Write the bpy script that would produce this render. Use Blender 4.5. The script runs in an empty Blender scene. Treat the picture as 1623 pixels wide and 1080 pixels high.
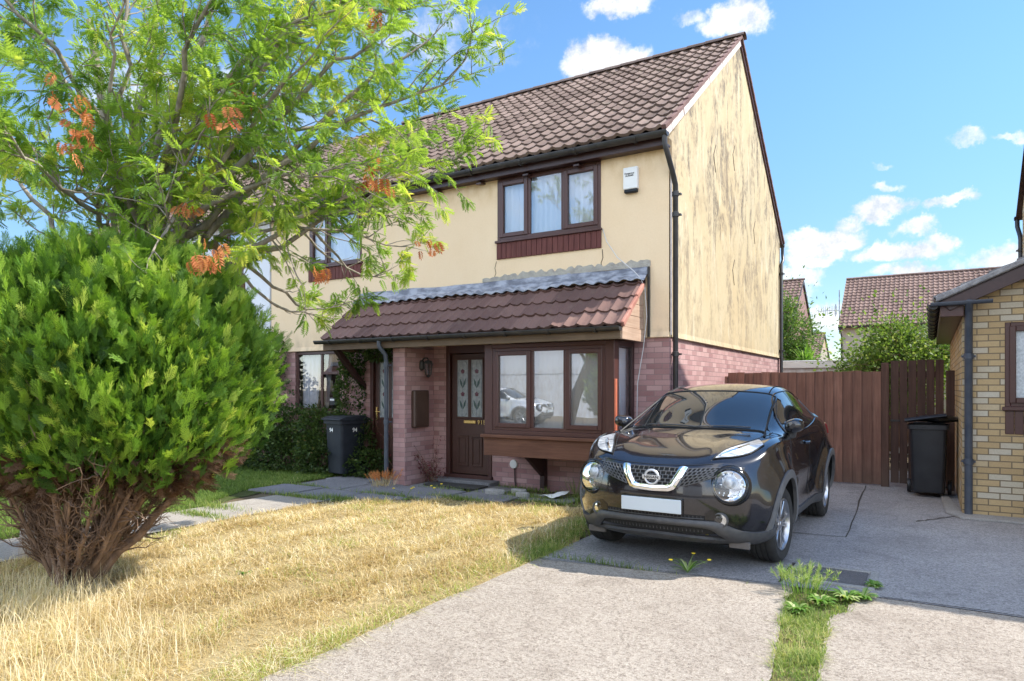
import bpy, bmesh, math, random
import numpy as np
from mathutils import Vector, Matrix
from mathutils.bvhtree import BVHTree
R = math.radians
rnd = random.Random(7)
rng = np.random.default_rng(11)
scene = bpy.context.scene
COL = scene.collection

# ---------------------------------------------------------------- camera
cam_d = bpy.data.cameras.new('camera')
cam = bpy.data.objects.new('camera', cam_d)
COL.objects.link(cam)
cam.location = (0, 0, 1.55)
cam.rotation_euler = (R(90), 0, R(31.5))
cam_d.sensor_width = 36.0
cam_d.lens = 24.0
cam_d.shift_y = 74 / 1623
cam_d.clip_start = 0.05
cam_d.clip_end = 2000
scene.camera = cam
CT, ST = math.cos(R(31.5)), math.sin(R(31.5))

def pixel_dir(x, y):
    v, w = (x - 811.5) / 1082, (614 - y) / 1082
    return Vector((v * CT - ST, v * ST + CT, w)).normalized()

# ---------------------------------------------------------------- sky, sun, exposure
SUN = Vector((1.0, 0.675, 1.35)).normalized()
SUN_EL = math.asin(SUN.z)
SUN_AZ = math.atan2(SUN.x, SUN.y)
world = bpy.data.worlds.new('World')
scene.world = world
world.use_nodes = True
nt = world.node_tree
nt.nodes.clear()
N = nt.nodes.new
L = nt.links.new
w_out = N('ShaderNodeOutputWorld')
bg = N('ShaderNodeBackground')
bg.inputs['Strength'].default_value = 0.15
L(bg.outputs[0], w_out.inputs[0])
sky = N('ShaderNodeTexSky')
sky.sky_type = 'NISHITA'
sky.sun_disc = False
sky.sun_elevation = SUN_EL
sky.sun_rotation = SUN_AZ
sky.altitude = 0
sky.air_density = 1.0
sky.dust_density = 0.0
sky.ozone_density = 3.0
tc = N('ShaderNodeTexCoord')
hsv = N('ShaderNodeHueSaturation')
hsv.inputs['Hue'].default_value = 0.497
hsv.inputs['Saturation'].default_value = 1.12
hsv.inputs['Value'].default_value = 1.0
L(sky.outputs[0], hsv.inputs['Color'])
# the bright band near the horizon is held back a little, as the photograph's exposure does
sepz = N('ShaderNodeSeparateXYZ'); L(tc.outputs['Generated'], sepz.inputs[0])
hb = N('ShaderNodeMapRange'); hb.interpolation_type = 'SMOOTHSTEP'; L(sepz.outputs['Z'], hb.inputs['Value'])
hb.inputs['From Min'].default_value = 0; hb.inputs['From Max'].default_value = .45; hb.inputs['To Min'].default_value = .62; hb.inputs['To Max'].default_value = 1
fb = N('ShaderNodeMapRange'); fb.interpolation_type = 'SMOOTHSTEP'; L(sepz.outputs['Y'], fb.inputs['Value'])
fb.inputs['From Min'].default_value = -.35; fb.inputs['From Max'].default_value = .35; fb.inputs['To Min'].default_value = 1.0; fb.inputs['To Max'].default_value = .42
hm = N('ShaderNodeMath'); hm.operation = 'MULTIPLY'; L(hb.outputs[0], hm.inputs[0]); L(fb.outputs[0], hm.inputs[1])
L(hm.outputs[0], hsv.inputs['Value'])
# cumulus: soft lobes in fixed sky directions, broken up by fractal noise
def vmath(op, a, b=None):
    n = N('ShaderNodeVectorMath'); n.operation = op
    for k, v in enumerate((a, b)):
        if v is None: continue
        if isinstance(v, (tuple, Vector)): n.inputs[k].default_value = tuple(v)
        else: L(v, n.inputs[k])
    return n
def fmath(op, a, b=None, c=None, clamp=False):
    n = N('ShaderNodeMath'); n.operation = op; n.use_clamp = clamp
    for k, v in enumerate((a, b, c)):
        if v is None: continue
        if isinstance(v, (int, float)): n.inputs[k].default_value = v
        else: L(v, n.inputs[k])
    return n.outputs[0]
def puffs():
    out = []
    for (px, py, w, h, s) in [
        (980, 0, 55, 24, 1), (1155, 42, 50, 26, .95), (955, 95, 62, 40, 1.1), (1095, 30, 28, 14, .6),
        (1400, 330, 46, 20, 1.1), (1500, 326, 46, 12, .9), (1310, 380, 62, 22, 1.15), (1300, 408, 40, 18, .95),
        (1430, 398, 72, 18, 1.1), (1345, 355, 34, 13, .9), (1270, 435, 46, 20, .8), (1440, 430, 60, 16, 1.05),
        (1460, 360, 34, 15, .85), (1485, 382, 30, 14, .9), (1530, 225, 34, 12, .7), (1590, 410, 60, 20, .9),
        (1405, 293, 26, 10, .7), (1610, 222, 20, 9, .6), (1320, 510, 60, 34, .8), (1250, 460, 40, 26, .6), (1400, 255, 22, 8, .5),
        (700, 60, 150, 60, .5), (300, 150, 200, 60, .6), (420, 330, 160, 50, .6)]:
        out.append((px, py, w * .95, h * .9, s))
    return out
warp = N('ShaderNodeTexNoise'); warp.inputs['Scale'].default_value = 16; warp.inputs['Detail'].default_value = 7; warp.inputs['Roughness'].default_value = .62
L(tc.outputs['Generated'], warp.inputs['Vector'])
wsub = vmath('SUBTRACT', warp.outputs['Color'], (.5, .5, .5))
wsc = vmath('MULTIPLY', wsub.outputs[0], (.10, .10, .07))
wp = vmath('ADD', tc.outputs['Generated'], wsc.outputs[0])
acc = None
for (px, py, w, h, s) in puffs():
    d = pixel_dir(px, py)
    hor = Vector((d.y, -d.x, 0)).normalized()
    up = hor.cross(d).normalized()
    if up.z < 0: up = -up
    dist = vmath('SUBTRACT', wp.outputs[0], d).outputs[0]
    a = vmath('DOT_PRODUCT', dist, tuple(hor * (1082 / w))).outputs['Value']
    b = vmath('DOT_PRODUCT', dist, tuple(up * (1082 / h))).outputs['Value']
    r2 = fmath('ADD', fmath('MULTIPLY', a, a), fmath('MULTIPLY', b, b))
    v = fmath('MULTIPLY', fmath('SUBTRACT', 1.25, r2, clamp=True), s)
    acc = v if acc is None else fmath('MAXIMUM', acc, v)
fine = N('ShaderNodeTexNoise'); fine.inputs['Scale'].default_value = 30; fine.inputs['Detail'].default_value = 10; fine.inputs['Roughness'].default_value = .68
L(tc.outputs['Generated'], fine.inputs['Vector'])
dens = fmath('ADD', acc, fmath('MULTIPLY', fmath('SUBTRACT', fine.outputs['Fac'], .52), 1.5))
mr = N('ShaderNodeMapRange'); mr.interpolation_type = 'SMOOTHSTEP'
L(dens, mr.inputs['Value']); mr.inputs['From Min'].default_value = .08; mr.inputs['From Max'].default_value = 1.15
gate = N('ShaderNodeMapRange'); L(acc, gate.inputs['Value']); gate.inputs['From Min'].default_value = 0; gate.inputs['From Max'].default_value = .55
# thin veil toward the horizon and broken cloud added unseen behind the camera to fill the shaded fronts
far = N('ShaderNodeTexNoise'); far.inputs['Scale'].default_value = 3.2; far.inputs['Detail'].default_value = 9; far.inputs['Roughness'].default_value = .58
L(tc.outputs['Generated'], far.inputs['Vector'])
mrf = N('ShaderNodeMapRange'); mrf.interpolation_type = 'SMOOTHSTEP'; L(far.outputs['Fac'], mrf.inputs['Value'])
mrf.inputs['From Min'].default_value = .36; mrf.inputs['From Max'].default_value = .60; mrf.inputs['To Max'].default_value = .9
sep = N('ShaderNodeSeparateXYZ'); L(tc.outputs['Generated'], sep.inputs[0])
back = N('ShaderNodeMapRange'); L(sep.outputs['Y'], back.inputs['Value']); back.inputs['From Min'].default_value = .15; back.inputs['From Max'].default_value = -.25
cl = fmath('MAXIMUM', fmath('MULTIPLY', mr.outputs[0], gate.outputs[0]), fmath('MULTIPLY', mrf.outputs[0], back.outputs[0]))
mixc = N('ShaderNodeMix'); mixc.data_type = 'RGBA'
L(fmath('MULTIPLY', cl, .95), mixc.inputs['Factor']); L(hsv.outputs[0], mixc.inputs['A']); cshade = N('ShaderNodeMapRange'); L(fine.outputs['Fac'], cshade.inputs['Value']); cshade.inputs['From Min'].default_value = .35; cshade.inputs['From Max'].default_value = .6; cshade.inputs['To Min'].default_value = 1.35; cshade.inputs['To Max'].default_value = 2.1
cval = N('ShaderNodeMix'); cval.data_type = 'FLOAT'; L(back.outputs[0], cval.inputs['Factor']); L(cshade.outputs[0], cval.inputs['A']); cval.inputs['B'].default_value = 4.7  # cloud behind the camera kept much brighter, as added fill
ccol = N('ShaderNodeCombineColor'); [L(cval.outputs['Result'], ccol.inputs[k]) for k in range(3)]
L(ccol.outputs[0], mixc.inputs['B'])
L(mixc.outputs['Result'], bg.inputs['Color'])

sun_d = bpy.data.lights.new('sun', 'SUN')
sun_d.energy = 2.05
sun_d.angle = R(.53)
sun_d.color = (1, .955, .88)
sun = bpy.data.objects.new('sun', sun_d)
COL.objects.link(sun)
sun.rotation_euler = SUN.to_track_quat('Z', 'Y').to_euler()
sun.location = (10, 8, 14)

scene.view_settings.view_transform = 'Standard'
scene.view_settings.look = 'None'
scene.view_settings.exposure = 2.05
scene.view_settings.gamma = 1.0
scene.cycles.max_bounces = 8
scene.cycles.transparent_max_bounces = 12
scene.cycles.use_denoising = True
scene.cycles.sample_clamp_indirect = 6

# ---------------------------------------------------------------- helpers
def tag(o, label=None, cat=None, group=None, kind=None):
    if label: o['label'] = label
    if cat: o['category'] = cat
    if group: o['group'] = group
    if kind: o['kind'] = kind
    return o

def empty(name, loc=(0, 0, 0), label=None, cat=None, group=None, rz=0):
    o = bpy.data.objects.new(name, None)
    o.empty_display_size = .2
    COL.objects.link(o)
    o.location = loc
    o.rotation_euler = (0, 0, rz)
    return tag(o, label, cat, group)

def root_loc(o):
    p = Vector((0, 0, 0))
    while o is not None:
        p = p + o.location
        o = o.parent
    return p

class MB:
    """collects quads / polygons, then links them as ONE mesh object"""
    def __init__(s):
        s.v, s.f, s.uv = [], [], {}
    def add(s, vs, fs, uvs=None):
        b = len(s.v)
        s.v += [tuple(p) for p in vs]
        for k, f in enumerate(fs):
            s.f.append(tuple(i + b for i in f))
            if uvs is not None:
                s.uv[len(s.f) - 1] = [uvs[i] for i in f]
        return s
    def quad(s, a, b, c, d):
        return s.add([a, b, c, d], [(0, 1, 2, 3)])
    def box(s, x0, x1, y0, y1, z0, z1):
        v = [(x0, y0, z0), (x1, y0, z0), (x1, y1, z0), (x0, y1, z0), (x0, y0, z1), (x1, y0, z1), (x1, y1, z1), (x0, y1, z1)]
        return s.add(v, [(0, 3, 2, 1), (4, 5, 6, 7), (0, 1, 5, 4), (1, 2, 6, 5), (2, 3, 7, 6), (3, 0, 4, 7)])
    def obox(s, c, ax, ay, az):
        """box from a centre and three half-axis vectors"""
        c, ax, ay, az = map(Vector, (c, ax, ay, az))
        v = [c + sx * ax + sy * ay + sz * az for sz in (-1, 1) for sx, sy in ((-1, -1), (1, -1), (1, 1), (-1, 1))]
        return s.add(v, [(0, 3, 2, 1), (4, 5, 6, 7), (0, 1, 5, 4), (1, 2, 6, 5), (2, 3, 7, 6), (3, 0, 4, 7)])
    def prism(s, poly, axis, a0, a1):
        """polygon (2-D) extruded along axis 'x','y','z'"""
        n = len(poly)
        def P(p, a):
            return {'x': (a, p[0], p[1]), 'y': (p[0], a, p[1]), 'z': (p[0], p[1], a)}[axis]
        v = [P(p, a0) for p in poly] + [P(p, a1) for p in poly]
        f = [tuple(range(n)), tuple(range(2 * n - 1, n - 1, -1))]
        for i in range(n):
            j = (i + 1) % n
            f.append((i, i + n, j + n, j))
        return s.add(v, f)
    def tube(s, pts, rad, seg=8, cap=True):
        pts = [Vector(p) for p in pts]
        n = len(pts)
        if isinstance(rad, (int, float)): rad = [rad] * n
        v = []
        ref = Vector((0.13, 0.31, 0.94)).normalized()
        prev = None
        for i, p in enumerate(pts):
            t = (pts[min(i + 1, n - 1)] - pts[max(i - 1, 0)])
            t = t.normalized() if t.length > 1e-9 else Vector((0, 0, 1))
            if prev is None:
                a = t.cross(ref)
                if a.length < 1e-3: a = t.cross(Vector((1, 0, 0)))
            else:
                a = prev - t * prev.dot(t)
                if a.length < 1e-6: a = t.cross(ref)
            a.normalize(); prev = a
            b = t.cross(a)
            for k in range(seg):
                w = 2 * math.pi * k / seg
                v.append(p + (a * math.cos(w) + b * math.sin(w)) * rad[i])
        f = []
        for i in range(n - 1):
            for k in range(seg):
                k2 = (k + 1) % seg
                f.append((i * seg + k, i * seg + k2, (i + 1) * seg + k2, (i + 1) * seg + k))
        if cap:
            f.append(tuple(range(seg - 1, -1, -1)))
            f.append(tuple((n - 1) * seg + k for k in range(seg)))
        return s.add(v, f)
    def lathe(s, prof, centre=(0, 0, 0), axis='z', seg=32, close=False):
        """profile of (radius, height) turned round an axis"""
        c = Vector(centre); n = len(prof); v = []
        for (r, h) in prof:
            for k in range(seg):
                w = 2 * math.pi * k / seg
                a, b = r * math.cos(w), r * math.sin(w)
                v.append(c + Vector({'z': (a, b, h), 'x': (h, a, b), 'y': (b, h, a)}[axis]))
        f = []
        m = n if close else n - 1
        for i in range(m):
            i2 = (i + 1) % n
            for k in range(seg):
                k2 = (k + 1) % seg
                f.append((i * seg + k, i * seg + k2, i2 * seg + k2, i2 * seg + k))
        return s.add(v, f)
    def build(s, name, material, parent=None, smooth=False, bevel=0, off=True, angle=35, seg=1):
        me = bpy.data.meshes.new(name)
        o = bpy.data.objects.new(name, me)
        COL.objects.link(o)
        if parent is not None: o.parent = parent
        d = root_loc(parent) if (parent is not None and off) else Vector((0, 0, 0))
        me.from_pydata([(p[0] - d.x, p[1] - d.y, p[2] - d.z) for p in s.v], [], s.f)
        if s.uv:
            uvl = me.uv_layers.new(name='UVMap')
            for p in me.polygons:
                u = s.uv.get(p.index)
                if u:
                    for li, q in zip(p.loop_indices, u): uvl.data[li].uv = q
        if material is not None: me.materials.append(material)
        me.validate()
        if smooth:
            me.polygons.foreach_set('use_smooth', [True] * len(me.polygons))
            if angle < 180:
                me.set_sharp_from_angle(angle=R(angle))
        if bevel:
            b = o.modifiers.new('bevel', 'BEVEL'); b.width = bevel; b.segments = seg; b.limit_method = 'ANGLE'; b.angle_limit = R(40)
        me.update()
        return o

def fast_mesh(name, verts, faces, material, parent=None, smooth=False, tint=None):
    """numpy arrays -> mesh (faces: (n,3) or (n,4)); tint: per-vertex float attribute"""
    me = bpy.data.meshes.new(name)
    o = bpy.data.objects.new(name, me)
    COL.objects.link(o)
    d = Vector((0, 0, 0))
    if parent is not None:
        o.parent = parent; d = root_loc(parent)
    verts = np.asarray(verts, np.float32) - np.array(d, np.float32)
    faces = np.asarray(faces, np.int32)
    nf, k = faces.shape
    me.vertices.add(len(verts)); me.vertices.foreach_set('co', verts.ravel())
    me.loops.add(nf * k); me.loops.foreach_set('vertex_index', faces.ravel())
    me.polygons.add(nf); me.polygons.foreach_set('loop_start', np.arange(nf, dtype=np.int32) * k)
    try: me.polygons.foreach_set('loop_total', np.full(nf, k, np.int32))
    except Exception: pass
    me.polygons.foreach_set('use_smooth', np.full(nf, smooth))
    me.update(calc_edges=True)
    if tint is not None:
        at = me.attributes.new('tint', 'FLOAT', 'POINT')
        at.data.foreach_set('value', np.asarray(tint, np.float32))
    me.materials.append(material)
    return o

def copy_tree(o, parent=None, name=None):
    c = o.copy(); COL.objects.link(c); c.parent = parent
    for ch in list(o.children): copy_tree(ch, c)
    return c
# ---------------------------------------------------------------- materials
class G:
    """small node-graph helper"""
    def __init__(s, name):
        s.m = bpy.data.materials.new(name); s.m.use_nodes = True
        s.t = s.m.node_tree; s.t.nodes.clear()
        s.out = s.n('ShaderNodeOutputMaterial')
        s.tc = s.n('ShaderNodeTexCoord')
    def n(s, t, **kw):
        x = s.t.nodes.new(t)
        for k, v in kw.items(): setattr(x, k, v)
        return x
    def set(s, sock, v):
        if hasattr(v, 'is_output') or isinstance(v, bpy.types.NodeSocket): s.t.links.new(v, sock)
        elif isinstance(v, (tuple, list)) and sock.type == 'RGBA' and len(v) == 3: sock.default_value = (*v, 1)
        else: sock.default_value = v
    def math(s, op, a, b=None, clamp=False):
        x = s.n('ShaderNodeMath', operation=op, use_clamp=clamp)
        s.set(x.inputs[0], a)
        if b is not None: s.set(x.inputs[1], b)
        return x.outputs[0]
    def mapping(s, vec, scale=(1, 1, 1), loc=(0, 0, 0)):
        x = s.n('ShaderNodeMapping'); s.set(x.inputs['Vector'], vec); x.inputs['Scale'].default_value = scale; x.inputs['Location'].default_value = loc
        return x.outputs[0]
    def noise(s, vec, scale, detail=6, rough=.55, dist=0):
        x = s.n('ShaderNodeTexNoise'); s.set(x.inputs['Vector'], vec)
        x.inputs['Scale'].default_value = scale; x.inputs['Detail'].default_value = detail; x.inputs['Roughness'].default_value = rough; x.inputs['Distortion'].default_value = dist
        return x.outputs['Fac']
    def voronoi(s, vec, scale, feature='F1', out='Distance'):
        x = s.n('ShaderNodeTexVoronoi', feature=feature); s.set(x.inputs['Vector'], vec); x.inputs['Scale'].default_value = scale
        return x.outputs[out]
    def ramp(s, fac, stops, interp='LINEAR'):
        x = s.n('ShaderNodeValToRGB'); x.color_ramp.interpolation = interp
        e = x.color_ramp.elements
        while len(e) < len(stops): e.new(.5)
        for el, (p, c) in zip(e, stops):
            el.position = p; el.color = (*c, 1) if len(c) == 3 else c
        s.set(x.inputs[0], fac)
        return x.outputs[0]
    def rng(s, v, a, b, c=0, d=1, smooth=False):
        x = s.n('ShaderNodeMapRange'); s.set(x.inputs['Value'], v)
        if smooth: x.interpolation_type = 'SMOOTHSTEP'
        for k, q in zip(('From Min', 'From Max', 'To Min', 'To Max'), (a, b, c, d)): x.inputs[k].default_value = q
        return x.outputs[0]
    def mix(s, fac, a, b, blend='MIX'):
        x = s.n('ShaderNodeMix', data_type='RGBA', blend_type=blend)
        s.set(x.inputs['Factor'], fac); s.set(x.inputs['A'], a); s.set(x.inputs['B'], b)
        return x.outputs['Result']
    def bump(s, h, strength=.3, dist=.01, normal=None):
        x = s.n('ShaderNodeBump'); s.set(x.inputs['Height'], h); x.inputs['Strength'].default_value = strength; x.inputs['Distance'].default_value = dist
        if normal is not None: s.set(x.inputs['Normal'], normal)
        return x.outputs[0]
    def principled(s, col, rough=.7, metal=0, normal=None, coat=0, spec=None, **kw):
        x = s.n('ShaderNodeBsdfPrincipled')
        s.set(x.inputs['Base Color'], col); s.set(x.inputs['Roughness'], rough); s.set(x.inputs['Metallic'], metal)
        if normal is not None: s.set(x.inputs['Normal'], normal)
        if coat: x.inputs['Coat Weight'].default_value = coat; x.inputs['Coat Roughness'].default_value = .03
        if spec is not None: x.inputs['Specular IOR Level'].default_value = spec
        for k, v in kw.items(): s.set(x.inputs[k], v)
        return x
    def finish(s, sh):
        s.t.links.new(sh.outputs[0] if hasattr(sh, 'outputs') else sh, s.out.inputs[0]); return s.m
    def wall_uv(s):
        """(along-the-wall, height) in object space, whichever way the wall faces"""
        sp = s.n('ShaderNodeSeparateXYZ'); s.set(sp.inputs[0], s.tc.outputs['Object'])
        sn = s.n('ShaderNodeSeparateXYZ'); s.set(sn.inputs[0], s.tc.outputs['Normal'])
        f = s.math('GREATER_THAN', s.math('ABSOLUTE', sn.outputs['X']), .7)
        mx = s.n('ShaderNodeMix', data_type='FLOAT')
        s.set(mx.inputs['Factor'], f); s.set(mx.inputs['A'], sp.outputs['X']); s.set(mx.inputs['B'], sp.outputs['Y'])
        cb = s.n('ShaderNodeCombineXYZ'); s.set(cb.inputs[0], mx.outputs['Result']); s.set(cb.inputs[1], sp.outputs['Z'])
        return cb.outputs[0], sp, f

def simple(name, c1, c2=None, scale=6, rough=.6, bump=0, bscale=60, metal=0, coat=0, spec=None, stretch=(1, 1, 1), lo=.3, hi=.7, dist=.004):
    g = G(name)
    v = g.mapping(g.tc.outputs['Object'], stretch)
    col = c1
    if c2 is not None: col = g.ramp(g.noise(v, scale), [(lo, c1), (hi, c2)])
    nm = g.bump(g.noise(v, bscale, 8), bump, dist) if bump else None
    return g.finish(g.principled(col, rough, metal, nm, coat, spec))

def brick_mat(name, stops, mortar, bw=.225, rh=.075, ms=.006, stain=(.25, .16, .13), stain_amt=.35, bump=.6):
    g = G(name)
    uv, sp, f = g.wall_uv()
    b = g.n('ShaderNodeTexBrick'); g.set(b.inputs['Vector'], uv)
    b.offset = .5; b.inputs['Scale'].default_value = 1; b.inputs['Brick Width'].default_value = bw; b.inputs['Row Height'].default_value = rh
    b.inputs['Mortar Size'].default_value = ms; b.inputs['Mortar Smooth'].default_value = .25; b.inputs['Bias'].default_value = 0
    g.set(b.inputs['Color1'], (0, 0, 0)); g.set(b.inputs['Color2'], (1, 1, 1)); g.set(b.inputs['Mortar'], (.5, .5, .5))
    per = g.ramp(b.outputs['Color'], stops)
    grain = g.noise(g.tc.outputs['Object'], 90, 6)
    per = g.mix(g.rng(grain, .3, .7, 0, .35), per, g.mix(.5, per, (.04, .03, .03)))
    big = g.noise(g.mapping(g.tc.outputs['Object'], (1, 1, .6)), 2.2, 7)
    per = g.mix(g.rng(big, .45, .7, 0, stain_amt), per, stain)
    col = g.mix(b.outputs['Fac'], per, mortar)
    h = g.math('SUBTRACT', g.math('MULTIPLY', grain, .35), b.outputs['Fac'])
    return g.finish(g.principled(col, .85, 0, g.bump(h, bump, .006)))

M = {}
M['red_brick'] = brick_mat('red_brick', [(0, (.31, .155, .15)), (.4, (.42, .235, .225)), (.7, (.48, .28, .265)), (1, (.54, .34, .315))], (.25, .17, .16), ms=.005, stain=(.36, .23, .21), stain_amt=.4, bump=.5)
M['yellow_brick'] = brick_mat('yellow_brick', [(0, (.45, .315, .155)), (.3, (.50, .355, .18)), (.74, (.55, .40, .21)), (.82, (.53, .465, .345)), (1, (.57, .51, .40))], (.19, .145, .09), ms=.007, stain=(.36, .25, .12), stain_amt=.3)
M['far_brick'] = brick_mat('far_brick', [(0, (.22, .11, .10)), (1, (.36, .2, .17))], (.3, .25, .22))

def render_mat(name, base, base2, dirt, streak=False):
    g = G(name)
    O = g.tc.outputs['Object']
    sp = g.n('ShaderNodeSeparateXYZ'); g.set(sp.inputs[0], O)
    col = g.ramp(g.noise(g.mapping(O, (1, 1, .7)), 1.6, 8), [(.3, base), (.7, base2)])
    col = g.mix(g.rng(g.noise(O, 42, 5), .4, .7, 0, .12), col, dirt)
    # weathering under the eaves and along the foot of the render
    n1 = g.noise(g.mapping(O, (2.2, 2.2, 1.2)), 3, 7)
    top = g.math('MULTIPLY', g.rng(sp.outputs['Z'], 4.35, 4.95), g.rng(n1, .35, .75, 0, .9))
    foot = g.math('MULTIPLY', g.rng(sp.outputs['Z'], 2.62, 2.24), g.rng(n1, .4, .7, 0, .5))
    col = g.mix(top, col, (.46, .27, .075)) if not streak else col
    col = g.mix(foot, col, (.30, .24, .17))
    if streak:
        w0 = g.noise(g.mapping(O, (1, 1, .8)), .75, 5, .6, .6)                       # where the wall is damp at all
        a = g.noise(g.mapping(O, (1, 1.1, .62)), 1.9, 11, .70, .9)                   # blotches, a little taller than wide
        b = g.noise(g.mapping(O, (1, 1.6, 1.0)), 9.0, 9, .78, .2)                    # mottled edges
        r1 = g.noise(g.mapping(O, (1, 2.2, .42), (3, 1.4, 7)), 1.6, 8, .66, .5)      # runs
        top = g.rng(sp.outputs['Z'], 2.2, 5.6, .7, 1.0)
        col = g.mix(g.rng(w0, .40, .58, .1, .6), col, (.50, .385, .22))
        m = g.math('ADD', g.math('MULTIPLY', a, .58), g.math('MULTIPLY', b, .42))
        st = g.math('MULTIPLY', g.rng(m, .475, .565, smooth=True), g.rng(w0, .36, .54, .35, 1))
        col = g.mix(g.math('MULTIPLY', g.math('MULTIPLY', st, top), .8), col, (.30, .235, .16))
        dk = g.math('MULTIPLY', g.rng(g.math('ADD', g.math('MULTIPLY', r1, .6), g.math('MULTIPLY', a, .4)), .495, .58, smooth=True), g.rng(b, .38, .56))
        col = g.mix(g.math('MULTIPLY', g.math('MULTIPLY', dk, .9), g.rng(sp.outputs['Z'], 2.3, 4.6, .25, 1)), col, (.13, .108, .085))
        col = g.mix(g.math('MULTIPLY', g.rng(g.noise(g.mapping(O, (1, 2.2, .5), (5, 2, 1)), 2.4, 9, .68, .5), .54, .66, smooth=True), .6), col, (.62, .54, .39))
        col = g.mix(g.rng(g.noise(O, 17, 9, .8), .53, .70, 0, .35), col, (.38, .31, .21))
    bm = g.bump(g.noise(O, 150, 6, .7), .35, .004, g.bump(g.noise(O, 9, 4), .3, .012))
    return g.finish(g.principled(col, .92, 0, bm, spec=.2))
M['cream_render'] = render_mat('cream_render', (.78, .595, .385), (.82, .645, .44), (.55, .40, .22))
M['gable_render'] = render_mat('gable_render', (.50, .41, .255), (.55, .465, .315), (.40, .30, .17), True)
M['white_render'] = render_mat('white_render', (.66, .68, .72), (.72, .74, .77), (.5, .5, .5))
M['grey_render'] = render_mat('grey_render', (.34, .29, .24), (.40, .34, .28), (.25, .2, .17))

def tile_mat(name, stops, per=.3, gauge=.345, lichen=(.32, .28, .2), la=.25):
    g = G(name)
    uv = g.n('ShaderNodeUVMap').outputs[0]
    sp = g.n('ShaderNodeSeparateXYZ'); g.set(sp.inputs[0], uv)
    cb = g.n('ShaderNodeCombineXYZ')
    g.set(cb.inputs[0], g.math('FLOOR', g.math('DIVIDE', sp.outputs[0], per)))
    g.set(cb.inputs[1], g.math('FLOOR', g.math('DIVIDE', g.math('ADD', sp.outputs[1], .0), gauge)))
    wn = g.n('ShaderNodeTexWhiteNoise', noise_dimensions='2D'); g.set(wn.inputs['Vector'], cb.outputs[0])
    O = g.tc.outputs['Object']
    f = g.math('ADD', g.math('MULTIPLY', wn.outputs['Value'], .55), g.math('MULTIPLY', g.noise(O, 1.3, 7), .55))
    col = g.ramp(f, stops)
    col = g.mix(g.rng(g.noise(O, 55, 7, .7), .5, .75, 0, .5), col, g.mix(.6, col, (.03, .02, .02)))
    col = g.mix(g.rng(g.noise(O, 5, 10, .75), .54, .70, 0, la * 1.5), col, lichen)
    return g.finish(g.principled(col, .88, 0, g.bump(g.noise(O, 120, 6), .4, .003), spec=.25))
M['roof_tile'] = tile_mat('roof_tile', [(.15, (.10, .067, .053)), (.5, (.155, .108, .087)), (.85, (.22, .158, .13))], per=.4, gauge=.305)
M['canopy_tile'] = tile_mat('canopy_tile', [(.1, (.095, .056, .049)), (.45, (.145, .083, .071)), (.9, (.20, .118, .098))], la=.1, per=.38, gauge=.315)
M['far_roof_tile'] = tile_mat('far_tile', [(.15, (.135, .085, .07)), (.85, (.225, .148, .122))], per=.38)  # tile colour of the far houses' roofs
M['old_tile'] = tile_mat('old_tile', [(.15, (.12, .11, .105)), (.85, (.2, .18, .17))], lichen=(.42, .4, .36), la=.7)

def wood_mat(name, c1, c2, along='z', rough=.75, grain=1.0, bump=.35, board=0):
    g = G(name)
    sc = {'z': (16, 16, .9), 'x': (.9, 16, 16), 'y': (16, .9, 16)}[along]
    v = g.mapping(g.tc.outputs['Object'], sc)
    n = g.noise(v, 2.2, 9, .62, .4)
    col = g.ramp(n, [(.28, c1), (.72, c2)])
    if board:
        sp = g.n('ShaderNodeSeparateXYZ'); g.set(sp.inputs[0], g.tc.outputs['Object'])
        wn = g.n('ShaderNodeTexWhiteNoise', noise_dimensions='1D'); g.set(wn.inputs['W'], g.math('FLOOR', g.math('DIVIDE', g.math('ADD', sp.outputs[0], 1.15), board)))
        col = g.mix(g.rng(wn.outputs['Value'], 0, 1, 0, .55), col, tuple(x * .5 + .008 for x in c1))
        wz = g.math('MULTIPLY', g.rng(sp.outputs['Z'], .5, .0), .6)
        col = g.mix(wz, col, (.11, .085, .065))
    blot = g.noise(g.tc.outputs['Object'], 3.1, 5)
    col = g.mix(g.rng(blot, .4, .75, 0, .35 * grain), col, tuple(x * .55 for x in c1))
    return g.finish(g.principled(col, rough, 0, g.bump(n, bump, .004), spec=.3))
M['fence_wood'] = wood_mat('fence_wood', (.16, .075, .052), (.36, .19, .135), board=.138)
M['gate_wood'] = wood_mat('gate_wood', (.065, .034, .025), (.15, .078, .056), board=.118)
M['timber_red'] = wood_mat('timber_red', (.09, .028, .025), (.17, .06, .05), 'z')
M['timber_apron'] = wood_mat('timber_apron', (.10, .042, .026), (.17, .08, .05), 'x')
M['timber_fascia'] = wood_mat('timber_fascia', (.11, .075, .05), (.19, .135, .09), 'x')
M['timber_pale'] = wood_mat('timber_pale', (.36, .235, .16), (.52, .37, .27), 'y')
M['upvc_brown'] = simple('upvc_brown', (.058, .022, .018), (.085, .034, .027), 30, .38, .05, 200, stretch=(20, 20, 1))
M['upvc_dark'] = simple('upvc_dark', (.035, .014, .014), (.05, .022, .02), 30, .4)
M['door_brown'] = simple('door_brown', (.055, .023, .016), (.085, .037, .026), 14, .42, .08, 120, stretch=(14, 14, 1))
M['gutter_black'] = simple('gutter_black', (.018, .017, .018), (.045, .04, .038), 7, .42, .05, 80)
M['gutter_grey'] = simple('gutter_grey', (.04, .05, .07), (.075, .085, .105), 8, .5)
M['lead'] = simple('lead', (.13, .14, .17), (.34, .355, .40), 4, .5, .25, 9, stretch=(1.2, 3, 3), lo=.40, hi=.60, dist=.012)
M['cement'] = simple('cement', (.30, .28, .25), (.45, .42, .36), 11, .95, .9, 40, dist=.02)
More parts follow.
